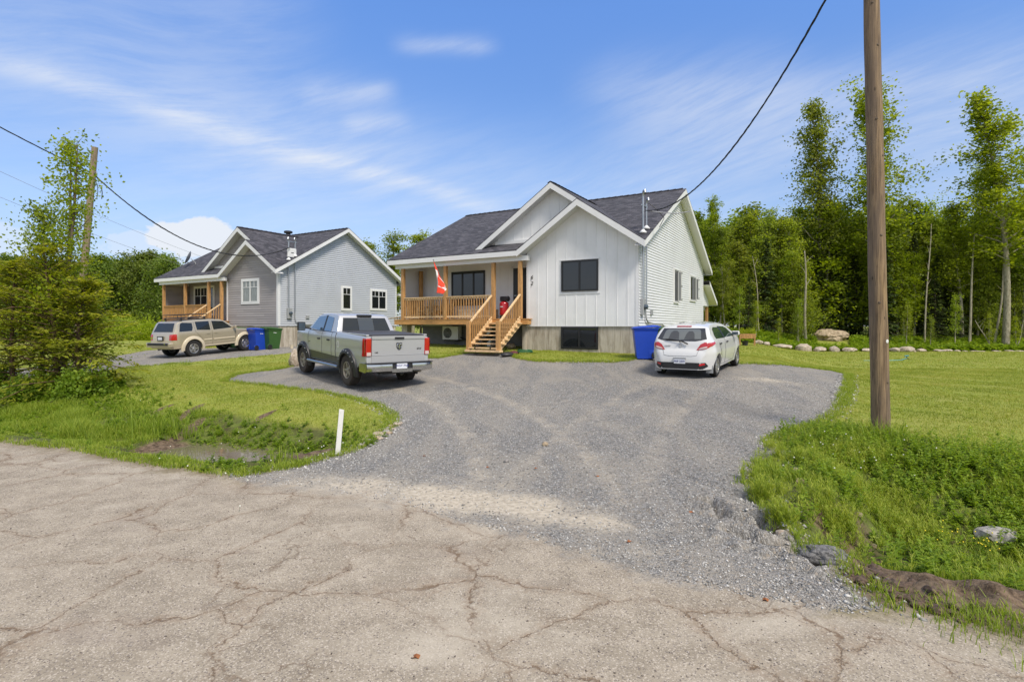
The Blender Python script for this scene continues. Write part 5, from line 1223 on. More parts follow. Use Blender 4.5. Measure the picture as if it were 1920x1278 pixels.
# satellite dish on the grey house roof
ds=at_h('satellite_dish',2,-9.9,1.0,3.62,R(-35),label='grey satellite dish on a mast on the left end of the grey house roof',cat='satellite dish')
b=MB(); b.lathe([(.001,.0),(.15,.015),(.28,.05),(.38,.10),(.385,.105),(.28,.062),(.15,.03),(.001,.012)],28,Matrix.Translation((0,0,.62))@Matrix.Rotation(R(68),4,'X')@Matrix.Scale(1.12,4)); obj('dish',b,M['alu2'] if 'alu2' in M else M['plas_g'],ds,40)
b=MB(); b.tube([(0,.35,-.25),(0,.30,.35),(0,.06,.58)],.025,8); obj('mast',b,M['plas_g'],ds,40); b=MB(); b.tube([(0,.0,.35),(.05,-.42,.35),(.05,-.50,.50)],.015,6); b.box(.0,.10,-.56,-.46,.48,.56); obj('receiver_arm',b,M['plas_g'],ds)
# ------------------------------------------------------------ rocks
import mathutils
from mathutils import noise as mn
def rockmesh(name,seed,sx,sy,sz,sub=3,amp=.28,flat=.0):
    import bmesh
    bm=bmesh.new(); bmesh.ops.create_icosphere(bm,subdivisions=sub,radius=1)
    for v in bm.verts:
        p=v.co.copy(); d=1+amp*mn.noise(p*1.3+Vector((seed*3.1,seed,0)))+amp*.45*mn.noise(p*3.1+Vector((0,seed*2.3,seed)))+amp*.2*mn.noise(p*7+Vector((seed,0,seed*5)))
        q=mn.cell(p*1.6+Vector((seed,)*3)); d*=1+.07*(q-.5)
        v.co=Vector((p.x*sx*d,p.y*sy*d,p.z*sz*d))
        if v.co.z<-flat*sz and flat: v.co.z=-flat*sz
    for e in bm.edges: pass
    me=bpy.data.meshes.new(name); bm.to_mesh(me); bm.free()
    fix(me,28); return me
def rock(name,loc,sx,sy,sz,seed,m,rz=0,sub=3,amp=.3,**k):
    o=link(name,rockmesh(name,seed,sx,sy,sz,sub,amp),m); o.location=loc; o.rotation_euler=(0,0,rz); tag(o,k.get('label'),k.get('cat','rock'),k.get('group')); return o
x,y=at(1556,39.2); rock('boulder',(x,y,float(height(x,y))+.22),1.12,.9,.58,3,M['rock'],.2,4,.34,label='big tan boulder lying on the bank in front of the forest',cat='boulder')
words=['low rock at the left end of the border row, by the planter','second rock from the left end of the border row','long flat rock in the border row, third from the left','tallest pale peaked rock of the border row','rounded pale rock just right of the peaked one','smooth upright rock below the big boulder','flat pale rock right of the smooth upright one','low rock just left of the utility pole','small rounded rock just right of the utility pole','largest pale rock right of the utility pole','low rock after the largest one right of the pole','flat rock in the border row, third past the largest one right of the pole','low cream rock among the weeds before the leaning birch trunks','tiny border rock before the pale birch trunk']
rk_=[(150,60,26),(205,60,24),(303,138,24),(450,108,48),(560,92,32),(655,70,34),(758,92,26),(872,80,22),(1057,70,28),(1142,94,34),(1237,70,20),(1352,84,14),(1412,60,14),(1475,40,12),(1525,36,8),(1590,50,7),(1640,44,6),(1735,62,7),(1822,54,8),(1890,60,8),(1960,60,9)]
for i,(a,wd,ht) in enumerate(rk_):
    u=1380+a/3.556; Y=35.2; x,y=at(u,Y); w_=wd/3.556/F*Y/2; h_=ht/3.556/F*Y
    rock('border_rock',(x,y,float(height(x,y))+h_*.35),w_*1.08,w_*.8,h_*.72,i+11,M['rockp'],i,2,.25,label=words[i] if i<len(words) else 'small pale rock half buried at the lawn edge right of the birch trunk',cat='rock',group='pale rocks edging the lawn before the forest')
x,y=ground(553,685); rock('boulder',(x,y,float(height(x,y))+.22),.24,.2,.36,5,M['rockp'],.4,3,.35,label='tan upright rock beside the front wheel of the silver pickup')
for i,(u,v,wd,ht,lab) in enumerate(((1868,1012,62,34,'flat grey pink rock among weeds at the right edge'),(1492,884,20,12,'small pale stone in the weeds near the gravel edge'),(1458,888,14,9,'tiny white stone on the weedy gravel edge'),(1500,905,18,12,'greenish stone below the pale stone in the weeds'),(1645,938,16,12,'tan stone in the middle of the weedy ditch bank'),(1610,967,15,10,'small round stone low on the weedy ditch bank'),(1640,1026,11,9,'pale round stone in the ditch bottom near the culvert'),(1555,1018,9,8,'small pebble on the brown soil beside the culvert'),(1465,1005,22,16,'pale broken rock at the washed out culvert edge'),(1480,1015,16,18,'dark standing rock at the washed out culvert edge'),(1608,1062,14,8,'pale stone at the road edge beside the dark lump'),(1707,1118,12,7,'tan stone on top of the spilled soil'),(950,866,10,8,'dark stone lying on the gravel driveway'),(1022,834,13,8,'pinkish flat stone set in the gravel driveway'))):
    p=gp(u,v); k_=p.y/F/2; rock('rock',(p.x,p.y,p.z+ht*k_*.5),wd*k_,wd*k_*.8,ht*k_,i+40,M['rockp' if i in(1,2,8,10) else ('rockg' if i in(0,9,12) else 'rock')],i,3,.3,label=lab)
p=gp(1543,1046); rock('asphalt_lump',(p.x,p.y,p.z+.02),.19,.13,.085,77,M['stone'],-.5,4,.3,label='dark lump of broken asphalt and gravel beside the culvert',cat='asphalt lump')
for i in range(34):
    t_=rnd.random(); u=672+t_*78+rnd.uniform(-9,9); v=836-t_*42+rnd.uniform(-6,7); p=gp(u,v); r_=rnd.uniform(.022,.062)
    rock('edging_stone',(p.x,p.y,p.z+r_*.35),r_*1.3,r_,r_*.6,i+90,M[rnd.choice(['rockp','rockg','rock','rockg'])],rnd.random()*6,2,.35,label='small loose stone heaped where the lawn corner meets the gravel driveway',cat='stone',group='loose stones at the lawn corner')
# clods of the spilled soil
for i in range(70):
    u=rnd.uniform(1575,1835); f=(u-1590)/245; v=1072+f*92+rnd.uniform(-26,16); p=gp(u,v); r_=rnd.uniform(.015,.05)
    rock('soil_clod',(p.x,p.y,p.z+r_*.3),r_*1.3,r_,r_*.65,i+200,M['soil'],rnd.random()*6,2,.45,label='brown clod in the soil spilled along the road edge',cat='clod',group='clods of spilled soil')
# things dropped by the stairs
b=MB(); b.lathe([(.001,0),(.13,.01),(.17,.06),(.15,.12),(.07,.16),(.001,.17)],18,Matrix.Scale(1.5,4,(1,0,0))); o=obj('bag',b,M['blackp'],None,40); p=gp(951,668); o.location=p; o.rotation_euler=(0,0,.5); tag(o,'black bag dropped on the gravel at the foot of the stairs','bag')
p=gp(964,664); rock('bundle',(p.x,p.y,p.z+.05),.20,.14,.08,301,mat('dark_red_cloth',(.10,.02,.03),.8),0,2,.3,label='dark red bundle on the ground right of the black bag',cat='bundle')
p=gp(958,655); rock('rock',(p.x,p.y+.3,p.z+.12),.20,.15,.13,302,M['rock'],0,2,.3,label='brown rock on the ground behind the stairs')
b=MB(); b.tube([(.3*math.cos(a)*(1-.01*a),.22*math.sin(a),.03+.006*a) for a in np.linspace(0,18,80)],.016,6); o=obj('hose_coil',b,mat('green_hose',(.015,.12,.05),.4),None,40); p=gp(984,662); o.location=p; tag(o,'green garden hose coiled beside the foundation pier','hose')
# planter
pp=Vector(onground(*at(1401,30.5))); pt=empty('planter_box',pp,R(-20),'raised wooden planter box with leafy plants behind the white hatchback','planter')
b=MB(); b.box(-.42,.42,-.22,.22,.36,.62); obj('box',b,M['cedar'],pt,bevel=.01); b=MB(); b.box(-.40,.40,-.20,.20,.58,.63); obj('soil',b,M['soil'],pt)
for x in(-.38,.38):
    for y in(-.18,.18): b=MB(); b.box(x-.03,x+.03,y-.03,y+.03,-.02,.36); obj('leg',b,M['cedar'],pt)
b=MB(); b.lathe([(.13,0),(.17,.24),(.18,.26),(.16,.26),(.14,.02)],16); o=obj('flower_pot',b,M['blackp'],None,40); o.location=onground(*at(1397,29.9)); tag(o,'black flower pot standing under the wooden planter','pot')
# white marker stake
p=gp(633,851); b=MB(); b.prism([(-.036,-.15),(.036,-.15),(.040,.66),(-.030,.67)],'y',-.012,.012); b.box(-.01,.01,-.016,-.012,.62,.635)
o=obj('marker_stake',b,None,None,bevel=.002); sm=bpy.data.materials.new('chipped_paint'); sm.use_nodes=True; t=NT(sm.node_tree); bb_=t.n['Principled BSDF']; tc=t.new('ShaderNodeTexCoord').outputs['Object']; t.put(bb_.inputs['Base Color'],t.mix(t.mr(t.noise(t.mapping(tc,(9,9,2.5)),3.2,5,.7),.60,.66),(.66,.65,.61),(.08,.065,.05))); bb_.inputs['Roughness'].default_value=.8
o.data.materials.append(sm); o.location=(p.x,p.y,p.z); o.rotation_euler=(R(-3),R(4.2),R(8)); tag(o,'white painted wooden stake with chipped paint at the ditch end of the driveway','stake')
# sprinkler and its hose
sp_=gp(1700,673); ss=empty('sprinkler',sp_,0,'small black and teal sprinkler standing on the right lawn','sprinkler'); b=MB(); b.box(-.10,.10,-.03,.03,.0,.04); b.tube([(0,0,.03),(0,0,.14)],.02,8); obj('base',b,M['blackp'],ss); b=MB(); b.tube([(-.1,0,.15),(.1,0,.17)],.03,8); obj('spray_head',b,mat('teal_plastic',(.02,.22,.26),.4),ss,40)
a=gp(1667,677); c_=gp(1690,676); b=MB(); b.tube([(a.x-1.2,a.y,a.z+.03),(a.x,a.y,a.z+.035),(c_.x,c_.y,c_.z+.035),(sp_.x,sp_.y,sp_.z+.05)],.016,6); tag(obj('garden_hose',b,mat('teal_hose',(.10,.33,.33),.5),None,40),'thin teal hose lying on the right lawn beside the utility pole','hose')
# ------------------------------------------------------------ poles and wires
P0=Vector(onground(6.09,9.0)); lean=Vector((-.021*1.0,0,1)); up=empty('utility_pole',P0,0,'tall bare wooden utility pole standing in the weeds at the right','utility pole')
b=MB(); n=26; b.tube([(lean.x*z+.004*math.sin(z*1.7),0,z) for z in np.linspace(-.4,9.6,n)],[.137-.0030*z+.002*math.sin(z*5) for z in np.linspace(-.4,9.6,n)],24); obj('shaft',b,M['pole'],up,50)
for (z,a) in ((.9,-1.2),(2.2,-2.0),(3.3,-1.6),(4.6,-1.1),(5.2,-1.9),(6.4,-1.5),(7.1,-2.1)):
    r_=.137-.003*z; b=MB(); b.lathe([(.022,-.004),(.016,.006),(.001,.009)],10,Matrix.Translation((lean.x*z+r_*math.cos(a),r_*math.sin(a),z))@Vector((math.cos(a),math.sin(a),.2)).to_track_quat('Z','Y').to_matrix().to_4x4()); obj('knot',b,M['bark_b'],up,40)
a=-1.15; z=1.95-P0.z-.25; b=MB(); b.lathe([(.03,0),(.033,.004),(.02,.008)],9,Matrix.Translation((lean.x*z+.132*math.cos(a),.132*math.sin(a),z))@Vector((math.cos(a),math.sin(a),0)).to_track_quat('Z','Y').to_matrix().to_4x4()); obj('tag',b,M['plas_w'],up)
ptop=P0+Vector((lean.x*8.6,0,8.6))
x0,y0=at(140,20.3); P2=Vector((x0,y0,float(height(x0,y0)))); x1,y1=at(178,20.0); top=Vector((x1,y1,1.95+335*20/1022))
p2=empty('utility_pole',P2,0,'leaning weathered utility pole behind the left cedar tree','utility pole'); d=top-P2
b=MB(); b.tube([d*f for f in np.linspace(-.03,1,14)],[.135-.035*f for f in np.linspace(-.03,1,14)],16); obj('shaft',b,mat('grey_pole',(.26,.20,.13),.85,noise=.45,nscale=3,stretch=(6,6,.5),bump=.4),p2,50)
b=MB(); q=d*.885; b.tube([q+Vector((.10,-.05,0)),q+Vector((.22,-.1,.03)),q+Vector((.24,-.1,-.05))],.02,6); obj('clamp',b,M['alu'],p2)
b=MB(); q=d*.82; b.tube([q+Vector((.16,-.1,.35)),q+Vector((.30,-.1,.1)),q+Vector((.32,-.1,-.15)),q+Vector((.28,-.1,-.4))],.012,6); obj('loose_cable',b,M['wire'],p2); b=MB(); b.tube([q+Vector((.45,-.1,.05)),q+Vector((.48,-.1,-.2)),q+Vector((.46,-.1,-.42))],.015,6); obj('loose_cable',b,M['wire'],p2)
def wire(A_,B_,sag,r,m,label,n=40,tw=True,group=None):
    b=MB(); pts=[A_+(B_-A_)*s-Vector((0,0,4*sag*s*(1-s))) for s in np.linspace(0,1,n)]
    if tw:
        for ph in(0,2.1,4.2): b.tube([p+Vector((math.cos(i*1.3+ph),math.sin(i*.9+ph),math.sin(i*1.3+ph)))*r*1.1 for i,p in enumerate(pts)],r,5)
    else: b.tube(pts,r,5)
    return tag(obj('overhead_wire',b,m,None,40),label,'wire',group)
m1=hl(1,.2,.2,4.02+.0); wire(m1,ptop,1.3,.011,M['wire'],'black twisted service wire sagging from the right pole to the white house mast',60)
b=MB(); b.tube([m1,m1+Vector((.35,-.2,-.10)),m1+Vector((.9,-.5,-.22)),m1+Vector((1.3,-.75,-.2))],.018,6); o=obj('wire_splice',b,M['wire_s'],None,40); tag(o,'bare silver splice of the service wire next to the white house mast','wire')
b=MB(); b.tube([m1+Vector((.1,0,.25)),m1+Vector((.35,-.1,.02)),m1+Vector((.6,-.15,-.3)),m1+Vector((.45,-.1,-.6))],.014,6); tag(obj('drip_loop',b,M['wire'],None,40),'black wire loop dangling at the white house mast','wire')
m2=hl(2,.2,.55,4.12); wire(P2+d*.885,m2,1.45,.014,M['wire'],'black twisted service wire from the left pole to the grey house mast',60)
wire(P2+d*.885,Vector((-20,8.6,12.6)),.5,.012,M['wire'],'black wire rising from the left pole out of the frame',40)
for (a_,b_,sg,lab) in (((-34,30,13.2),(-30,75,7.6),1.0,'thin distant wire above, passing behind the left pole'),((-36,31,12.2),(-31,76,6.8),1.2,'thin distant wire below, passing behind the left pole')):
    wire(Vector(a_),Vector(b_),sg,.012,mat('far_wire',(.25,.25,.27),.7),lab,30,False)
# ------------------------------------------------------------ vegetation
def cards(C,D,size,asp,rg,up=.0):
    """quads centred at C, normals near D (random mix), size (N,)"""
    n=len(C); N_=rg.normal(size=(n,3)); N_[:,2]+=up; N_+=D; N_/=np.linalg.norm(N_,axis=1,keepdims=True)+1e-9
    A_=np.cross(N_,rg.normal(size=(n,3))); A_/=np.linalg.norm(A_,axis=1,keepdims=True)+1e-9; B_=np.cross(N_,A_)
    a=A_*size[:,None]*.5; b=B_*(size*asp)[:,None]*.5
    return np.stack([C-a,C-b*.9,C+a,C+b*.9],1)   # diamond leaf
def limb_pts(p,d,L,rg,sag,n=7,wig=.12):
    pts=[np.array(p,float)]; d=np.array(d,float); d/=np.linalg.norm(d)
    for i in range(n):
        d=d+rg.normal(size=3)*wig; d[2]+=sag/n; d/=np.linalg.norm(d); pts.append(pts[-1]+d*L/n)
    return np.array(pts)
def tree_proto(kind,seed,h,dens=1.0,ls=1.0):
    rg=np.random.default_rng(seed); tb=MB(); C=[];D=[];Sz=[];Ti=[]
    bend=rg.normal(size=2)*.03*h
    def tp(z): f=z/h; return np.array([bend[0]*f*f+.04*h*.2*math.sin(f*5+seed),bend[1]*f*f+.03*h*.2*math.cos(f*4+seed),z])
    r0={'aspen':.010,'fir':.013,'bush':.009,'sapling':.008,'broad':.018,'cedar':.016,'tall':.0085}[kind]*h+.01
    zs=np.linspace(-.15,h*.98,16); tb.tube([tp(z) for z in zs],[max(.008,r0*(1-z/h)**.8+.006) for z in zs],8)
    if kind=='aspen': nb,z0,rad,nl,lsz=44,.25,.15*h,170,.13
    elif kind=='tall': nb,z0,rad,nl,lsz=66,.33,.125*h,190,.155
    elif kind=='bush': nb,z0,rad,nl,lsz=40,.10,.21*h,170,.13
    elif kind=='sapling': nb,z0,rad,nl,lsz=30,.25,.14*h,60,.09
    elif kind=='broad': nb,z0,rad,nl,lsz=60,.12,.36*h,190,.24
    elif kind=='fir': nb,z0,rad,nl,lsz=110,.04,.22*h,80,.17
    elif kind=='cedar': nb,z0,rad,nl,lsz=84,.06,.56*h,92,.105
    nl*=dens; lsz*=ls; ga=2.4
    for k in range(nb):
        f=z0+(1-z0)*((k+.5)/nb)**(.9 if kind!='fir' else 1.05); z=f*h; a=k*ga+rg.normal()*.4
        q=(f-z0)/(1-z0)
        if kind in('aspen','tall'): L=rad*(1.1-.62*q)*(.35+.95*rg.random())*(1 if q>.12 else .6+3*q); el_=R(38+28*q); sag=-.2
        elif kind=='bush': L=rad*(1.15-.8*q)*(.5+.8*rg.random()); el_=R(30+40*q); sag=-.3
        elif kind=='sapling': L=rad*(1.0-.65*q)*(.4+.9*rg.random()); el_=R(40+30*q); sag=-.2
        elif kind=='broad': L=rad*(math.sqrt(max(.05,1-(1.7*(q-.42))**2)))*(.7+.45*rg.random()); el_=R(15+55*q); sag=-.2
        elif kind=='fir': L=rad*(1-q)**.85*(.8+.35*rg.random())+.08; el_=R(8+22*q); sag=-.55
        else: L=rad*(1-q)**.5*(.35+.8*rg.random())+.1; el_=R(14+34*q); sag=-.35
        P_=limb_pts(tp(z),(math.cos(a)*math.cos(el_),math.sin(a)*math.cos(el_),math.sin(el_)),L,rg,sag,6,.10)
        if L>.25: tb.tube(P_,[max(.004,r0*.32*(1-q*.6)*(1-i/6.5)) for i in range(7)],5)
        n=int(nl*(.35+L/(rad+.01))*(.5+rg.random()*.8)); 
        if kind in('fir','cedar'):
            t=rg.random(n)**.75; ii=t*6; i0=np.minimum(ii.astype(int),5); fr_=(ii-i0)[:,None]; base=P_[i0]*(1-fr_)+P_[i0+1]*fr_
            d=P_[i0+1]-P_[i0]; d/=np.linalg.norm(d,axis=1,keepdims=True)+1e-9; side=np.cross(d,[0,0,1.]); side/=np.linalg.norm(side,axis=1,keepdims=True)+1e-9
            wdt=(.10+.34*L*(1-t)*.7+.05)*(1 if kind=='fir' else 1.15); sgn=rg.choice([-1,1],n); u=rg.random(n)
            c=base+side*(sgn*u*wdt)[:,None]-np.array([0,0,1.])*(u*wdt*.30+.04*rg.random(n))[:,None]+rg.normal(size=(n,3))*.03
            dr=d*.8+side*sgn[:,None]*.9+rg.normal(size=(n,3))*.25; dr[:,2]-=.25; dr/=np.linalg.norm(dr,axis=1,keepdims=True)
            nn=np.cross(dr,np.cross([0,0,1.],dr)+rg.normal(size=(n,3))*.35); nn/=np.linalg.norm(nn,axis=1,keepdims=True)+1e-9; w_=np.cross(dr,nn)
            sz=lsz*(.6+.8*rg.random(n)); a_=dr*sz[:,None]*.65; b_=w_*sz[:,None]*(.16 if kind=='fir' else .24)
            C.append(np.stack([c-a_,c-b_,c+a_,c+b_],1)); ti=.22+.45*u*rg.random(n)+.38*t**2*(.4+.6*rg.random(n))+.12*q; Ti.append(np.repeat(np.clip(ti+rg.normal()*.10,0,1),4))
        else:
            cl=max(2,int(L/.35*(1.5 if kind in('aspen','tall','bush') else 2))+1); cen=[]
            for _ in range(cl):
                t=(rg.random()**.6)*6; i0=min(int(t),5); cen.append(P_[i0]+(P_[i0+1]-P_[i0])*(t-i0)+rg.normal(size=3)*np.array([1,1,.7])*(.10*L+.06))
            cen=np.array(cen); pick=rg.integers(0,cl,n); sg=(.10+.10*L)*(1.0 if kind!='broad' else .9)*(.6+.9*rg.random(cl))[pick][:,None]
            c=cen[pick]+rg.normal(size=(n,3))*sg*np.array([1,1,.75]); tb_=rg.normal(size=cl)*.13
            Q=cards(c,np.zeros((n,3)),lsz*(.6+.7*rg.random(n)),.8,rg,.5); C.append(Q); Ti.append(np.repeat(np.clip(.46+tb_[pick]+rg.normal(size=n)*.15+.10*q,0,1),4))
    return tb,np.concatenate(C),np.concatenate(Ti)
PROTO={}
def make_proto(key,kind,seed,h,bark,leafm,name):
    tb,Q,ti=tree_proto(kind,seed,h)
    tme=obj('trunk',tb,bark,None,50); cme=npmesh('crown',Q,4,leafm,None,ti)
    PROTO[key]=(tme.data,cme.data,h,name); bpy.data.objects.remove(tme); bpy.data.objects.remove(cme)
for i in range(5): make_proto(('aspen',i),'aspen',10+i,10+0*i,M['bark_a'],M['leaf'],'aspen_tree')
for i in range(3): make_proto(('tall',i),'tall',20+i,16,M['bark_a'],M['leaf'],'aspen_tree')
for i in range(4): make_proto(('bush',i),'bush',30+i,7,M['bark_a'],M['leaf'],'young_tree')
for i in range(3): make_proto(('fir',i),'fir',50+i,7,M['bark_b'],M['fir'],'fir_tree')
for i in range(3): make_proto(('broad',i),'broad',60+i,9,M['bark_b'],M['leafd'],'broadleaf_tree')
for i in range(2): make_proto(('sap',i),'sapling',70+i,4,M['bark_a'],M['leaf'],'sapling')
TL={'aspen':('slender aspen with pale trunk and light green crown in the forest edge behind the lawn','tree','aspens of the forest edge'),
    'tall':('tall aspen rising above the forest edge','tree','tall aspens'),
    'bush':('young leafy tree with light green foliage down to the ground in the forest edge','tree','young trees of the forest edge'),
    'fir':('dark green fir tree in the shade of the forest edge behind the lawn','tree','dark firs of the forest edge'),
    'broad':('dense mid green broadleaf tree in the distant tree line','tree','broadleaf trees of the distant tree line'),'sap':('thin young sapling in front of the forest edge','sapling','saplings before the forest')}
SH={'aspen':'slender aspen of the forest','bush':'young leafy light green tree','fir':'dark green fir','broad':'dense mid green broadleaf tree','sap':'thin young sapling','tall':'tall aspen'}
def where(x,y):
    u=960+F*x/y
    if y>34 and u>1290 and u<2000:
        zone='just right of the white house' if u<1400 else 'left of the big boulder' if u<1530 else 'above and right of the big boulder' if u<1630 else 'right of the utility pole' if u<1740 else 'left of the pale birch trunk' if u<1815 else 'at the right edge of the picture'
        return ('front row' if y<39.5 else 'second row' if y<41.4 else 'middle depth' if y<46.5 else 'deep back row')+', '+zone
    if u<=330: return ('nearer row' if y<73 else 'farther row')+(', behind the left cedar' if u<200 else ', between the cedar and the grey house' if u>=200 and u<=330 and u>0 else ', left')
    return 'behind the houses' if u<1290 else 'past the right edge of the picture'
def plant(key,x,y,h,rz=None,wd=1.0,label=None,cat=None,group=None,z=None):
    if y<41 and y>35 and abs(960+F*x/y-1558)<52 and not label: return None
    tm,cm_,h0,nm=PROTO[key]; k=h/h0; d=TL[key[0]]
    if not label: d=(SH[key[0]]+', '+where(x,y),d[1],d[2])
    root=empty(nm,(x,y,float(height(x,y))-.05 if z is None else z),rnd.random()*6.28 if rz is None else rz,label or d[0],cat or d[1],None if label else d[2])
    root.scale=(k*wd,k*wd,k); link('trunk',tm,None,root); link('crown',cm_,None,root); return root
# tall individuals, left to right
tall=[(1343,40.0,372,'tall',1,1.0,'lone thin aspen rising above the forest just right of the white house'),
      (1537,42.0,203,'tall',0,1.15,'tall narrow aspen standing well above the forest left of the utility pole'),
      (1655,39.5,172,'tall',2,1.35,'very tall airy aspen directly behind the utility pole'),
      (1885,36.5,176,'tall',1,1.45,'tallest full aspen at the right edge of the picture'),
      (1448,40.5,400,'aspen',4,1.1,'mid height aspen between the boulder and the white house'),
      (1800,38.2,385,'tall',0,1.5,'airy aspen with open branches left of the tallest right edge tree'),
      (1925,38.0,300,'tall',0,1.5,'broad aspen cut by the right frame edge'),
      (1832,41,320,'tall',2,1.1,'aspen rising between the open one and the right edge giant')]
for u,Y,v,k,i,wd,lab in tall:
    x,y=at(u,Y); g=float(height(x,y)); plant((k,i),x,y,CH+(HZ-v)*Y/F-g,None,wd,lab,'tree')
for j,(row,Y,hm) in enumerate(((0,38.6,7.2),(1,40.2,8.3),(2,42.2,9.2),(3,45.0,10.0),(4,48.5,10.6),(5,53,11.2))):
    u=1285+row*9
    while u<2120+row*15:
        Yj=Y+rnd.uniform(-.6,.7); x,y=at(u+rnd.uniform(-12,12),Yj); vv=(u-1300)/620
        r_=rnd.random()
        dark=1520<u<1800
        if row==0: k=('fir' if r_<.65 else 'aspen') if dark else ('bush' if r_<.5 else 'aspen' if r_<.85 else 'fir'); h_=hm*rnd.uniform(.55,1.0)
        elif row==1: k=('fir' if r_<.5 else 'bush') if dark else ('aspen' if r_<.5 else 'bush'); h_=hm*rnd.uniform(.75,1.05)
        else: k='aspen' if r_<.40 else 'bush' if r_<.93 else 'fir'; h_=hm*rnd.uniform(.82,1.10)*(.96 if vv<.35 else 1.0)
        i=rnd.randrange({'aspen':5,'bush':4,'fir':3}[k])
        plant((k,i),x,y,h_,None,rnd.uniform(1.05,1.5) if k!='fir' else rnd.uniform(.8,1.0)); u+=rnd.uniform(30,44)-row*1.5
for u,Y,h_ in ((1418,36.8,2.6),(1460,36.6,1.8),(1495,37.3,3.2),(1700,36.6,3.0),(1745,36.5,2.2),(1790,36.8,3.6),(1855,36.4,2.4),(1386,37,3.4),(1497,37,2.5),(1905,36.3,2.2)):
    x,y=at(u,Y); plant(('sap',rnd.randrange(2)),x,y,h_)
for row,Y,h0 in ((0,39.6,3.6),(1,41.8,4.8)):
    u=1300+row*14
    while u<2100:
        if not(1565<u<1790): x,y=at(u+rnd.uniform(-9,9),Y+rnd.uniform(-.5,.5)); plant(('bush',rnd.randrange(4)),x,y,h0*rnd.uniform(.75,1.25),None,1.5)
        u+=rnd.uniform(34,50)
for q_,(u,Y,h_) in enumerate(((1535,41.3,6.2),(1556,41.9,6.8),(1580,41.4,5.8),(1602,41.8,6.6),(1568,43.2,7.2),(1545,44,7))):
    x,y=at(u,Y); plant(('fir',q_%3),x,y,h_,None,1.1)
# bare leaning trunks
for i,(u0,v0,u1,v1,Y,r_,lab) in enumerate(((1861,652,1829,600,36.4,.045,'fallen pale stem leaning left near the right forest edge'),(1817,648,1826,440,36.9,.085,'pale straight birch trunk at the forest edge'),(1733,640,1745,420,37.2,.06,'thin grey trunk standing before the dark firs'),(1512,645,1508,470,37.6,.10,'grey bare trunk right behind the saplings left of the boulder'),(1426,640,1412,480,37.8,.05,'thin leaning pale stem left of the boulder'),(1866,652,1884,480,37,.08,'dark leaning trunk right of the fallen stem'),(1904,655,1921,600,36.3,.04,'thin slanted stick at the right frame edge'),(1548,636,1570,520,41.5,.05,'slanted thin stem rising behind the big boulder'),(1360,650,1352,500,38,.05,'thin pale stem behind the rear porch'))):
    a=Vector((*at(u0,Y),0)); a.z=float(height(a.x,a.y))-.1; bx_,by_=at(u1,Y+.3); b_=Vector((bx_,by_,CH+(HZ-v1)*(Y+.3)/F)); mb=MB(); pts=[a+(b_-a)*f+Vector((.06*math.sin(f*6+i),.05*math.cos(f*5),0)) for f in np.linspace(0,1,9)]; mb.tube(pts,[r_*(1-.6*f) for f in np.linspace(0,1,9)],7)
    for q in range(4):
        p=pts[4+q]; mb.tube([p,p+Vector((rnd.uniform(-.5,.5),rnd.uniform(-.3,.1),rnd.uniform(.3,.7)))],[r_*.3,.006],5)
    tag(obj('bare_trunk',mb,M['bark_a'],None,50),lab,'trunk')
# trees behind the houses and on the far left
for u,Y,v,i in ((700,44,462,0),(735,46,446,1),(772,43,452,2),(805,47,470,0)):
    x,y=at(u,Y); plant(('aspen',i+1),x,y,CH+(HZ-v)*Y/F-.8,None,1.6,label={700:'aspen behind the rear eave of the grey house',735:'tallest aspen in the gap between the two houses',772:'aspen touching the white house roof edge in the gap',805:'aspen hidden behind the left end of the white house roof'}[u],cat='tree')
u=-520
while u<330:
    Y=rnd.uniform(62,72); x,y=at(u,Y); plant(('broad',rnd.randrange(3)),x,y,CH+(HZ-rnd.uniform(486,512))*Y/F-.8,None,1.15); u+=rnd.uniform(38,52)
u=-540
while u<340:
    Y=rnd.uniform(74,82); x,y=at(u,Y); plant(('broad',rnd.randrange(3)),x,y,CH+(HZ-rnd.uniform(490,520))*Y/F-.8,None,1.3); u+=rnd.uniform(40,60)
for u,Y,v in ((600,60,530),(660,58,520),(720,60,505),(790,60,500),(830,64,510),(560,66,530)):
    x,y=at(u,Y); plant(('broad',rnd.randrange(3)),x,y,CH+(HZ-v)*Y/F-.8)
for k_,(u0,u1,Y) in enumerate(((2130,3400,44),(2130,3300,50),(-2600,-540,60))):
    u=u0
    while u<u1:
        x,y=at(u,Y+rnd.uniform(-2,2)); 
        if k_<2: plant((rnd.choice(['aspen','bush']),rnd.randrange(4)),x,y,rnd.uniform(8,11),None,1.3)
        else: plant(('broad',rnd.randrange(3)),x,y,rnd.uniform(8,10))
        u+=rnd.uniform(60,90)*(1+abs(u)/1500)
# shrub thicket on the far left
def blob_cloud(name,centers,n_per,lsz,m,seed,label,cat,kind=None,group=None,up=.6,tb=.46):
    rg=np.random.default_rng(seed); Qs=[];Ts=[]
    for (x,y,z,rx,ry,rz_) in centers:
        n=int(n_per*(rx*ry)**.5*1.0)+40; ph=rg.normal(size=(n,3)); ph/=np.linalg.norm(ph,axis=1,keepdims=True); rr=rg.random(n)**.45; ph[:,2]=np.abs(ph[:,2])
        rr*=1+.25*np.sin(ph[:,0]*7+seed)*np.cos(ph[:,1]*6)+.12*rg.normal(size=n)
        c=np.array([x,y,z])+ph*rr[:,None]*np.array([rx,ry,rz_]); Qs.append(cards(c,np.zeros((n,3)),lsz*(.6+.7*rg.random(n)),.7,rg,up)); Ts.append(np.repeat(np.clip(tb+rg.normal()*.10+rg.normal(size=n)*.16+.12*ph[:,2],0,1),4))
    return tag(npmesh(name,np.concatenate(Qs),4,m,None,np.concatenate(Ts)),label,cat,group,kind)
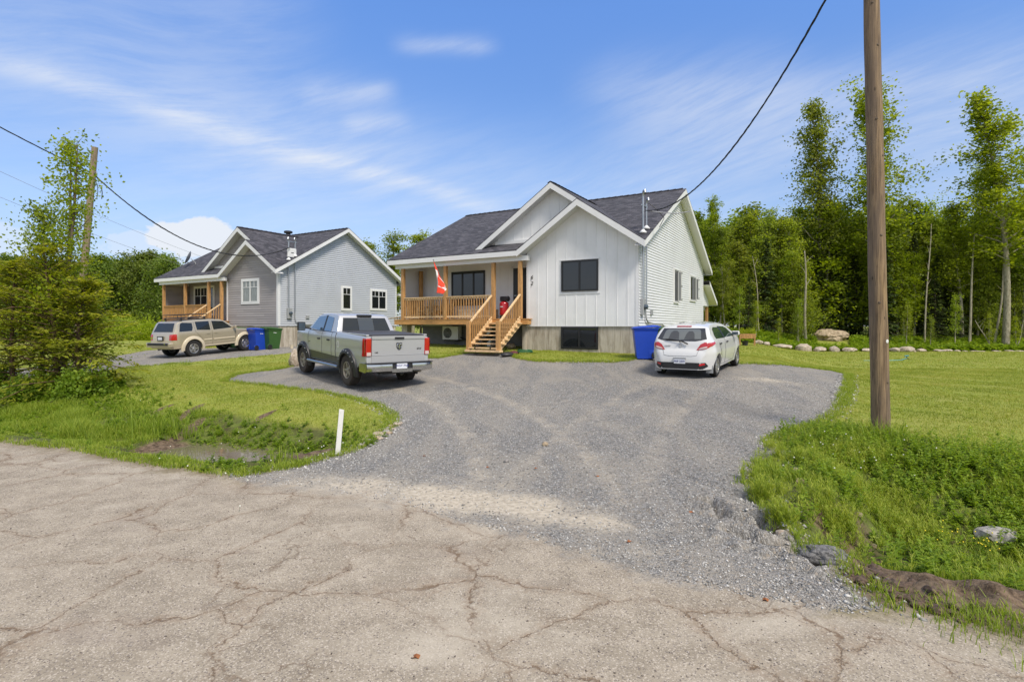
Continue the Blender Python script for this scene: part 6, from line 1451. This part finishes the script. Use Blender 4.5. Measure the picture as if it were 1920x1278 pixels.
for i in range(26):
    u=-260+i*23+rnd.uniform(-8,8); Y=rnd.uniform(38,52); x,y=at(u,Y); r_=rnd.uniform(1.6,2.6)
    if u>300: continue
    g=float(height(x,y)); top=rnd.uniform(582,596); hh=CH+(HZ-top)*Y/F-g
    blob_cloud('shrub',[(x+rnd.uniform(-r_,r_)*.6,y+rnd.uniform(-r_,r_)*.5,g-.1,r_*.7,r_*.7,max(.8,hh*rnd.uniform(.7,1))) for _ in range(4)],900,.15,M['leaf'],500+i,'light green shrub in the thicket left of the grey house','shrub',group='shrubs of the thicket left of the grey house',tb=.62)
# ------------------------------------------------------------ grasses and weeds, by area
def sample(fn,n,x0,x1,y0,y1,seed,bias=None):
    """points where fn(x,y)->density>random"""
    rg=np.random.default_rng(seed); out=[]
    while sum(len(o) for o in out)<n:
        y=y0+(y1-y0)*rg.random(60000)**(1.0 if bias is None else bias); x=x0+(x1-x0)*rg.random(60000); k=fn(x,y)>rg.random(60000); out.append(np.stack([x[k],y[k]],1))
        if len(out)>60: break
    return np.concatenate(out)[:n],rg
from math import pi
def interp_grid(A):
    def f(x,y):
        i=np.clip(np.searchsorted(gx,x)-1,0,nx-2); j=np.clip(np.searchsorted(gy,y)-1,0,ny-2)
        fx=(x-gx[i])/(gx[i+1]-gx[i]); fy=(y-gy[j])/(gy[j+1]-gy[j])
        return A[j,i]*(1-fx)*(1-fy)+A[j,i+1]*fx*(1-fy)+A[j+1,i]*(1-fx)*fy+A[j+1,i+1]*fx*fy
    return f
fR,fG,fW,fZ,fS=interp_grid(d_road),interp_grid(d_g),interp_grid(d_w),interp_grid(GZ),interp_grid(soil)
def inview(x,y,m=120): u=960+F*x/np.maximum(y,.1); return (u>-m)&(u<1920+m)&(y>.8)
def blades(P,h,w,lean,rg,tint):
    """each blade: two-segment tapering strip -> 2 quads (8 verts)"""
    n=len(P); a=rg.random(n)*2*pi; dx=np.stack([np.cos(a),np.sin(a),np.zeros(n)],1); b=a+pi/2+rg.normal(size=n)*.4; ld=np.stack([np.cos(b),np.sin(b),np.zeros(n)],1)*(lean*(.3+rg.random(n)))[:,None]
    up=np.array([0,0,1.]); w=w[:,None]; h=h[:,None]
    p0a=P-dx*w/2; p0b=P+dx*w/2; m=P+up*h*.55+ld*h*.35; m1=m-dx*w*.4; m2=m+dx*w*.4; t=P+up*h*.95+ld*h*1.1; t1=t-dx*w*.06; t2=t+dx*w*.06
    V=np.concatenate([np.stack([p0a,p0b,m2,m1],1),np.stack([m1,m2,t2,t1],1)],0); T=np.concatenate([np.repeat(tint,4),np.repeat(tint+.08,4)])
    return V,np.clip(T,0,1)
def patchy(x,y,f=.9): return .5+.5*wob(x,y,f,1.1)*.6
# lawn turf
def lawn_d(x,y): 
    d=((fR(x,y)<-.05)&(fG(x,y)<-.02+.06*wob(x,y,7,1))&(fW(x,y)<.1)&(fS(x,y)<.35)&inview(x,y)).astype(float); return d*(1-.75*np.clip(wob(x,y,2.3,.7)-.3,0,1))
PT,rg=sample(lawn_d,52000,-16,19,6,21,1,.9)
rep_=4; P=np.repeat(PT,rep_,0)+rg.normal(size=(len(PT)*rep_,2))*.035; Z=fZ(P[:,0],P[:,1]); n=len(P)
V_,T_=blades(np.column_stack([P,Z-.005]),.022+.028*rg.random(n),.006+.006*rg.random(n),np.full(n,.6),rg,np.clip(.5+.22*np.clip(wob(P[:,0],P[:,1],1.7,.3),-1,1)+rg.normal(size=n)*.2,0,1))
tag(npmesh('lawn_grass',V_,4,M['turf'],None,T_),'short mown lawn grass','grass',kind='stuff')
PT,rg=sample(lawn_d,26000,-22,33,20.5,35.3,11,1.0); P=np.repeat(PT,3,0)+rg.normal(size=(len(PT)*3,2))*.06; n=len(P)
V_,T_=blades(np.column_stack([P,fZ(P[:,0],P[:,1])-.005]),.03+.035*rg.random(n),.012+.012*rg.random(n),np.full(n,.6),rg,np.clip(.5+.22*np.clip(wob(P[:,0],P[:,1],1.7,.3),-1,1)+rg.normal(size=n)*.2,0,1))
tag(npmesh('far_lawn_grass',V_,4,M['turf'],None,T_),'short mown grass of the lawn farther off','grass',kind='stuff')
# fringe grass along gravel and road edges
def fringe_d(x,y):
    g=fG(x,y); r=fR(x,y); return (((np.abs(g+.05)<.14)|((np.abs(r+.08)<.16)&(g<-.1)))&(r<.02)&inview(x,y))*(.25+.75*np.clip(patchy(x,y,3),0,1))
PT,rg=sample(fringe_d,5200,-15,14,3,22,2,1.0); P=np.repeat(PT,7,0)+rg.normal(size=(len(PT)*7,2))*.03; n=len(P)
V_,T_=blades(np.column_stack([P,fZ(P[:,0],P[:,1])-.01]),.04+.07*rg.random(n),.005+.005*rg.random(n),np.full(n,.6),rg,np.clip(.5+rg.normal(size=n)*.2,0,1))
tag(npmesh('edge_grass',V_,4,M['grass'],None,T_),'ragged grass fringe along the gravel and road edges','grass',kind='stuff')
# rough grass in the ditches
def rough_d(x,y):
    s,l=sl_(x,y); w=fW(x,y); d=(w>-.05)&inview(x,y,200)&(fR(x,y)<-.02)&(fS(x,y)<np.where(sl_(x,y)[1]<-5,.42,.75))
    bare=np.where(l<0,np.exp(-((s-1.75)/.62)**2)*.9*sstep(-11.2,-10.2,l),np.exp(-((s-1.35)/.7)**2)*.92*(1-sstep(2.0,3.2,l)))
    d=d&~((s<.45)&(l>.3)&(l<2.05)); return d*np.clip(1-bare,0,1)*np.where(l>-2,np.clip(-.55+1.9*patchy(x,y,2.6),.03,1),np.clip(.45+.75*patchy(x,y,2.1),.15,1))
PT,rg=sample(rough_d,15000,-16,12,2.5,14,3,1.0); hgt=np.clip(.5+.5*wob(PT[:,0],PT[:,1],1.9,2.2),0.1,1.3); s,l=sl_(PT[:,0],PT[:,1])
dist=np.hypot(PT[:,0],PT[:,1]); hgt=hgt*np.where(l<0,np.where(s>2.4,.26+1.0*sstep(-10.5,-12.5,l),np.where(s<1.35,.42,np.where(l<-10.6,1.5,.8))),.9)
k=9; P=np.repeat(PT,k,0)+rg.normal(size=(len(PT)*k,2))*.035; H=np.repeat(hgt,k)*(.06+.17*rg.random(len(P))); n=len(P); bs=np.repeat(rg.normal(size=len(PT))*.13,k)
V_,T_=blades(np.column_stack([P,fZ(P[:,0],P[:,1])-.01]),H,.004+.006*rg.random(n),.35+.5*rg.random(n),rg,np.clip(.48+bs+rg.normal(size=n)*.16,0,1))
tag(npmesh('ditch_grass',V_,4,M['grass'],None,T_),'rough green grass growing on the ditch banks','grass',kind='stuff')
# broadleaf weeds: stems with paired leaves, and feathery horsetail tufts
def weeds(PT,rg,hmin,hmax,lsz,name,label,m,npl=7,feather=False,tint=.45):
    n=len(PT); zz=fZ(PT[:,0],PT[:,1]); Qs=[];Ts=[]
    for q in range(npl):
        f=(q+.6)/npl; H=hmin+(hmax-hmin)*rg.random(n)
        if q==0: H0=H; ln=rg.normal(size=(n,2))*.22; bt=rg.normal(size=n)*.14
        for sgn in (0,1,2) if not feather else (0,1,2,3,4):
            a=rg.random(n)*2*pi; L=lsz*(.6+.8*rg.random(n))*(1.15-.6*f)
            base=np.column_stack([PT[:,0]+ln[:,0]*H0*f,PT[:,1]+ln[:,1]*H0*f,zz+H0*f])
            d=np.stack([np.cos(a),np.sin(a),(.25+.4*f)+rg.normal(size=n)*.25 if not feather else .9+0*a],1); d/=np.linalg.norm(d,axis=1,keepdims=True)
            sd_=np.cross(d,[0,0,1.]); sd_/=np.linalg.norm(sd_,axis=1,keepdims=True)+1e-9; wd=L*(.24 if not feather else .045)
            tip=base+d*L[:,None]; tip[:,2]-=0 if feather else 0; mid=base+d*(L*.5)[:,None]+np.array([0,0,1.])*(L*.08)[:,None]; tip[:,2]-=L*.12 if not feather else 0
            Qs.append(np.stack([base,mid-sd_*wd[:,None],tip,mid+sd_*wd[:,None]],1)); Ts.append(np.repeat(np.clip(tint+bt+rg.normal(size=n)*.12+.15*f,0,1),4))
    # stems
    a=rg.random(n)*pi; dx=np.stack([np.cos(a),np.sin(a),0*a],1)*.003; b=np.column_stack([PT,zz-.01]); t=np.column_stack([PT[:,0]+ln[:,0]*H0,PT[:,1]+ln[:,1]*H0,zz+H0]); Qs.append(np.stack([b-dx,b+dx,t+dx*.5,t-dx*.5],1)); Ts.append(np.repeat(np.full(n,.25),4))
    return tag(npmesh(name,np.concatenate(Qs),4,m,None,np.concatenate(Ts)),label,'weeds',kind='stuff')
def weed_d(cs,rad,base):
    C_=[gp(*c[:2]) for c in cs]
    def f(x,y):
        d=np.zeros_like(x)
        for c,p in zip(cs,C_): r_=c[2]; d=np.maximum(d,np.exp(-(((x-p.x)/r_)**2+((y-p.y)/r_)**2)))
        s9,l9=sl_(x,y); return (fR(x,y)<-.02)*(fG(x,y)<.15)*(fS(x,y)<np.where(l9<-5,.42,.8))*(~((s9<.45)&(l9>.3)&(l9<2.05)))*(1-.93*np.exp(-((s9-1.7)/.75)**2)*(l9<-6)*(l9>-10.4))*np.clip(base*(fW(x,y)>0)+d,0,1)*inview(x,y,200)
    return f
PT,rg=sample(weed_d([(1560,820,.5),(1640,850,.8),(1720,860,.8),(1800,880,.9),(1880,900,.9),(1900,1000,.6),(1860,1100,.5),(1900,1180,.35),(1700,900,.5),(1560,900,.3),(1750,1060,.3),(1990,950,1.2)],1,.06),1750,-1,12,2.8,11,5)
weeds(PT,rg,.05,.26,.066,'broadleaf_weeds','leafy green weeds on the right ditch bank',M['weed'],7)
PT,rg=sample(weed_d([(1440,850,.16),(1400,900,.1),(1430,930,.12),(1520,870,.2),(1600,920,.3),(1660,960,.28),(1560,970,.2),(1460,980,.12),(1700,1000,.25),(1600,860,.3),(1380,960,.01)],1,.03),2300,-1,8,3.5,11,6)
weeds(PT,rg,.10,.24,.07,'horsetail','feathery bright green horsetail tufts on the right bank',M['grass'],6,True,.62)
PT,rg=sample(weed_d([(560,850,.6),(500,840,.6),(440,825,.6),(400,820,.5),(620,835,.5),(480,860,.35),(430,875,.3),(250,800,.8),(120,790,1),(40,790,1.2),(180,770,1),(330,800,.5),(690,830,.3),(20,740,1.5),(150,740,1.2),(-80,780,2)],1,.05),2600,-18,-1,6.5,16,7)
weeds(PT,rg,.04,.14,.060,'ditch_weeds','leafy green weeds in the left ditch',M['weed'],6)
PT,rg=sample(lambda x,y:((x>9)&(y>35.5)&(y<40)&((np.abs(960+F*x/y-1563)>34)|(y<36.6)|(y>39.5))&inview(x,y,300)).astype(float),9000,8,46,35.4,39.5,8)
weeds(PT,rg,.08,.42,.26,'forest_undergrowth','ferns and tall weeds on the bank before the forest',M['weed'],4,False,.42)
# tall reed tuft in the left ditch, flowers
def tuft(u,v,n,h,label,sp=.12,seed=0,m='grass'):
    p=gp(u,v); rg=np.random.default_rng(seed); P=np.column_stack([p.x+rg.normal(size=n)*sp,p.y+rg.normal(size=n)*sp,np.full(n,p.z-.02)])
    V_,T_=blades(P,h*(.35+.75*rg.random(n)),(.008+.006*rg.random(n))*(1 if p.y>6 else .5),.3+.35*rg.random(n),rg,np.clip(.40+rg.normal(size=n)*.15,0,1)); return tag(npmesh('grass_tuft',V_,4,M[m],None,T_),label,'grass tuft')
for i,(u,v,n,h,sp,lab) in enumerate(((305,812,170,.62,.22,'tall reedy grass tuft in the left ditch below the cedar'),(245,806,120,.5,.2,'reedy tuft left of the tallest one in the left ditch'),(350,818,90,.42,.16,'shorter reedy tuft right of the tallest one in the left ditch'),(1505,1036,70,.22,.05,'thin grass tuft growing beside the culvert'),(1880,1178,420,.15,.24,'bright grass clump at the road edge in the lower right'),(1822,1160,260,.10,.18,'low grass clump at the end of the spilled soil'),(1520,826,120,.26,.10,'dark grass tuft on the gravel edge before the utility pole'),(1640,830,200,.40,.22,'long grass around the foot of the utility pole'),(1262,676,60,.2,.2,'grass tuft between the bins and the hatchback'),(350,684,70,.3,.12,'small weed tuft on the edge of the neighbouring driveway'),(460,672,40,.2,.12,'second small weed tuft on the neighbouring driveway edge'),(525,862,60,.3,.12,'grass tuft at the right end of the ditch water'),(1388,905,50,.12,.05,'small round grass tuft alone on the gravel at the right'),(800,0,0,0,0,'')) ):
    if n: tuft(u,v,n,h,lab,sp,700+i)
def flowers(cs,n,r_,h,m,name,label,seed):
    rg=np.random.default_rng(seed); mb=MB(); sb=MB()
    for k in range(n):
        u,v,s=cs[rg.integers(len(cs))]; p=gp(u+rg.normal()*s,v+rg.normal()*s*.5); hh=h*(.7+.6*rg.random()); sb.tube([(p.x,p.y,p.z),(p.x+.01,p.y,p.z+hh)],.0012,3); mb.lathe([(r_*.3,-r_),(r_,-.2*r_),(r_*.8,.6*r_),(r_*.1,r_)],7,Matrix.Translation((p.x+.01,p.y,p.z+hh)))
    o=tag(obj(name,mb,m,None,50),label,'flowers',kind='stuff'); obj('stems',sb,M['weed'],o); return o
flowers([(1580,860,45),(1600,880,50),(1700,850,60),(1540,850,25)],34,.010,.15,M['white_fl'],'clover_flowers','white clover heads among the weeds under the utility pole',1)
flowers([(1800,1030,22),(1840,1045,18),(1760,1020,18)],26,.008,.16,M['yel_fl'],'buttercups','yellow buttercups in the right ditch',2)
flowers([(620,850,40),(500,860,60),(180,800,60),(400,860,40)],26,.010,.07,M['white_fl'],'ditch_flowers','pale flower heads in the left ditch',3)
# ------------------------------------------------------------ the cedar and its companions at the left
cx,cy=at(98,15.6); cg=float(height(cx,cy))
def big(kind,seed,h,bark,leafm,nm,x,y,label,cat='tree',sc=1,wd=1,dens=1,ls=1):
    tb,Q,ti=tree_proto(kind,seed,h,dens,ls); r=empty(nm,(x,y,float(height(x,y))-.05),0,label,cat); r.scale=(wd,wd,1); obj('trunk',tb,bark,r,50); npmesh('crown',Q,4,leafm,r,ti); return r
M['bark_r']=barkmat('cedar_bark',(.07,.04,.025),(.22,.13,.08))
big('cedar',101,4.1,M['bark_r'],M['cedarleaf'],'cedar_tree',cx+.1,cy,'broad cedar with yellow green sprays at the left edge')
big('cedar',102,3.2,M['bark_r'],M['cedarleaf'],'cedar_tree',cx+.95,cy-.3,'cedar stem leaning right beside the broad cedar')
big('cedar',103,3.8,M['bark_r'],M['cedarleaf'],'cedar_tree',cx-1.3,cy+.2,'cedar cut by the left frame edge')
big('sapling',104,7.4,M['bark_b'],M['leaf'],'young_poplar',cx+.0,cy+.5,'thin poplar with sparse leaves rising highest above the left cedar',wd=1.15,dens=1.3,ls=.9)
big('bush',105,7.3,M['bark_b'],M['leaf'],'young_poplar',cx-.15,cy+.6,'tall tapering leafy tree rising out of the left cedar',wd=1.0,dens=1.05,ls=.66)
big('bush',106,5.3,M['bark_b'],M['leafd'],'young_poplar',cx-1.1,cy+.9,'shorter leafy tree at the left frame edge behind the cedar',wd=.95,dens=.9,ls=.70)
for i,(u,v,r_,h_,lab) in enumerate(((60,745,.9,.9,'leafy shrub under the cedar at the left'),(150,745,.8,.85,'dense green shrub at the right foot of the cedar'),(-20,740,1,1.1,'shrub at the left frame edge under the cedar'),(195,728,.5,.5,'small dark shrub right of the cedar foot'))):
    p=gp(u,v); blob_cloud('shrub',[(p.x+rnd.uniform(-.4,.4)*r_,p.y+rnd.uniform(-.2,.4),p.z,r_*.6,r_*.6,h_*rnd.uniform(.7,1)) for _ in range(5)],2600,.085,M['weed'],600+i,lab,'shrub')
# plants in the planter box
blob_cloud('planter_plants',[(pp.x+dx,pp.y,pp.z+.60,.22,.2,.34) for dx in(-.3,0,.28)],900,.08,M['leaf'],801,'leafy green plants growing in the wooden planter','plants',tb=.6)
# ------------------------------------------------------------ loose gravel, pebbles and dead leaves
def pebbles(n,fn,x0,x1,y0,y1,seed,smin,smax,name,label,m,bias=1.0):
    PT,rg=sample(fn,n,x0,x1,y0,y1,seed,bias); n=len(PT); base=np.array([[1,0,0],[.3,.95,0],[-.8,.6,0],[-.9,-.5,0],[.2,-1,0],[.1,.1,.75],[-.05,0,-.5]]); sz=smin+(smax-smin)*rg.random(n)**2.5; a=rg.random(n)*2*pi; ca,sa=np.cos(a),np.sin(a)
    B_=base[None]*(1+.3*rg.normal(size=(n,7,1)))*sz[:,None,None]; X=B_[...,0]*ca[:,None]-B_[...,1]*sa[:,None]; Y=B_[...,0]*sa[:,None]+B_[...,1]*ca[:,None]
    V_=np.stack([X+PT[:,:1],Y+PT[:,1:],B_[...,2]+(fZ(PT[:,0],PT[:,1])+sz*.15)[:,None]],-1).reshape(-1,3)
    f=np.array([(0,1,5),(1,2,5),(2,3,5),(3,4,5),(4,0,5),(1,0,6),(2,1,6),(3,2,6),(4,3,6),(0,4,6)]); Fx=(f[None]+np.arange(n)[:,None,None]*7).reshape(-1,3)
    return tag(npmesh(name,V_,3,m,None,np.repeat(rg.random(n),7),Fx),label,'gravel',kind='stuff')
def gravmat(name,a,b_,c_):
    m=bpy.data.materials.new(name); m.use_nodes=True; t=NT(m.node_tree); b=t.n['Principled BSDF']; cr=t.new('ShaderNodeValToRGB'); t.put(cr.inputs[0],t.attr('tint')); cr.color_ramp.elements[0].color=(*a,1); cr.color_ramp.elements[1].color=(*c_,1); e=cr.color_ramp.elements.new(.6); e.color=(*b_,1); t.put(b.inputs['Base Color'],cr.outputs[0]); b.inputs['Roughness'].default_value=.9; return m
M['pebA']=gravmat('gravel_stones',(.12,.117,.11),(.33,.318,.295),(.60,.58,.54)); M['pebR']=gravmat('road_pebbles',(.08,.065,.055),(.24,.20,.17),(.50,.45,.40))
pebbles(62000,lambda x,y:((fG(x,y)>-.06)&(fR(x,y)<.15)&inview(x,y))*np.clip(1.25-fS(x,y)-interp_grid(dusty)(x,y)*1.1,0.05,1),-5,11,3.3,15,21,.005,.0135,'loose_gravel','crushed grey gravel stones on the driveway',M['pebA'],1.6)
pebbles(6500,lambda x,y:((fR(x,y)>-.1)&inview(x,y))*(.35+.65*np.clip(patchy(x,y,1.2),0,1)),-9,6,1.4,9.5,22,.0025,.0085,'road_grit','small stones scattered over the worn road',M['pebR'])
pebbles(2600,lambda x,y:((fG(x,y)>-.3)&(fG(x,y)<.25)&(fR(x,y)<.1)&inview(x,y)).astype(float),-5,12,3.3,18,23,.010,.030,'edge_stones','coarser stones along the gravel edge',M['pebA'])
for i,(u,v) in enumerate(((1180,1015),(1295,960),(1120,893),(915,876),(1005,878),(780,1232),(1435,1125),(795,855),(1500,1058))):
    p=gp(u,v); r_=.028; mb=MB(); a=rnd.random()*6
    pts=[(p.x+r_*k*math.cos(a+q),p.y+r_*k*math.sin(a+q),p.z+.006+.008*math.sin(q*2)) for q,k in ((0,1),(1,.6),(1.7,.9),(2.6,.5),(3.3,1),(4.2,.55),(5.1,.8))]; mb.add(pts+[(x_,y_,z_+.002) for x_,y_,z_ in pts],[tuple(range(7)),tuple(range(7,14))[::-1]]+[(k,(k+1)%7,7+(k+1)%7,7+k) for k in range(7)])
    tag(obj('dead_leaf',mb,M['rust'],None),'curled dead leaf lying on the gravel or road','leaf','dead leaves on the ground')
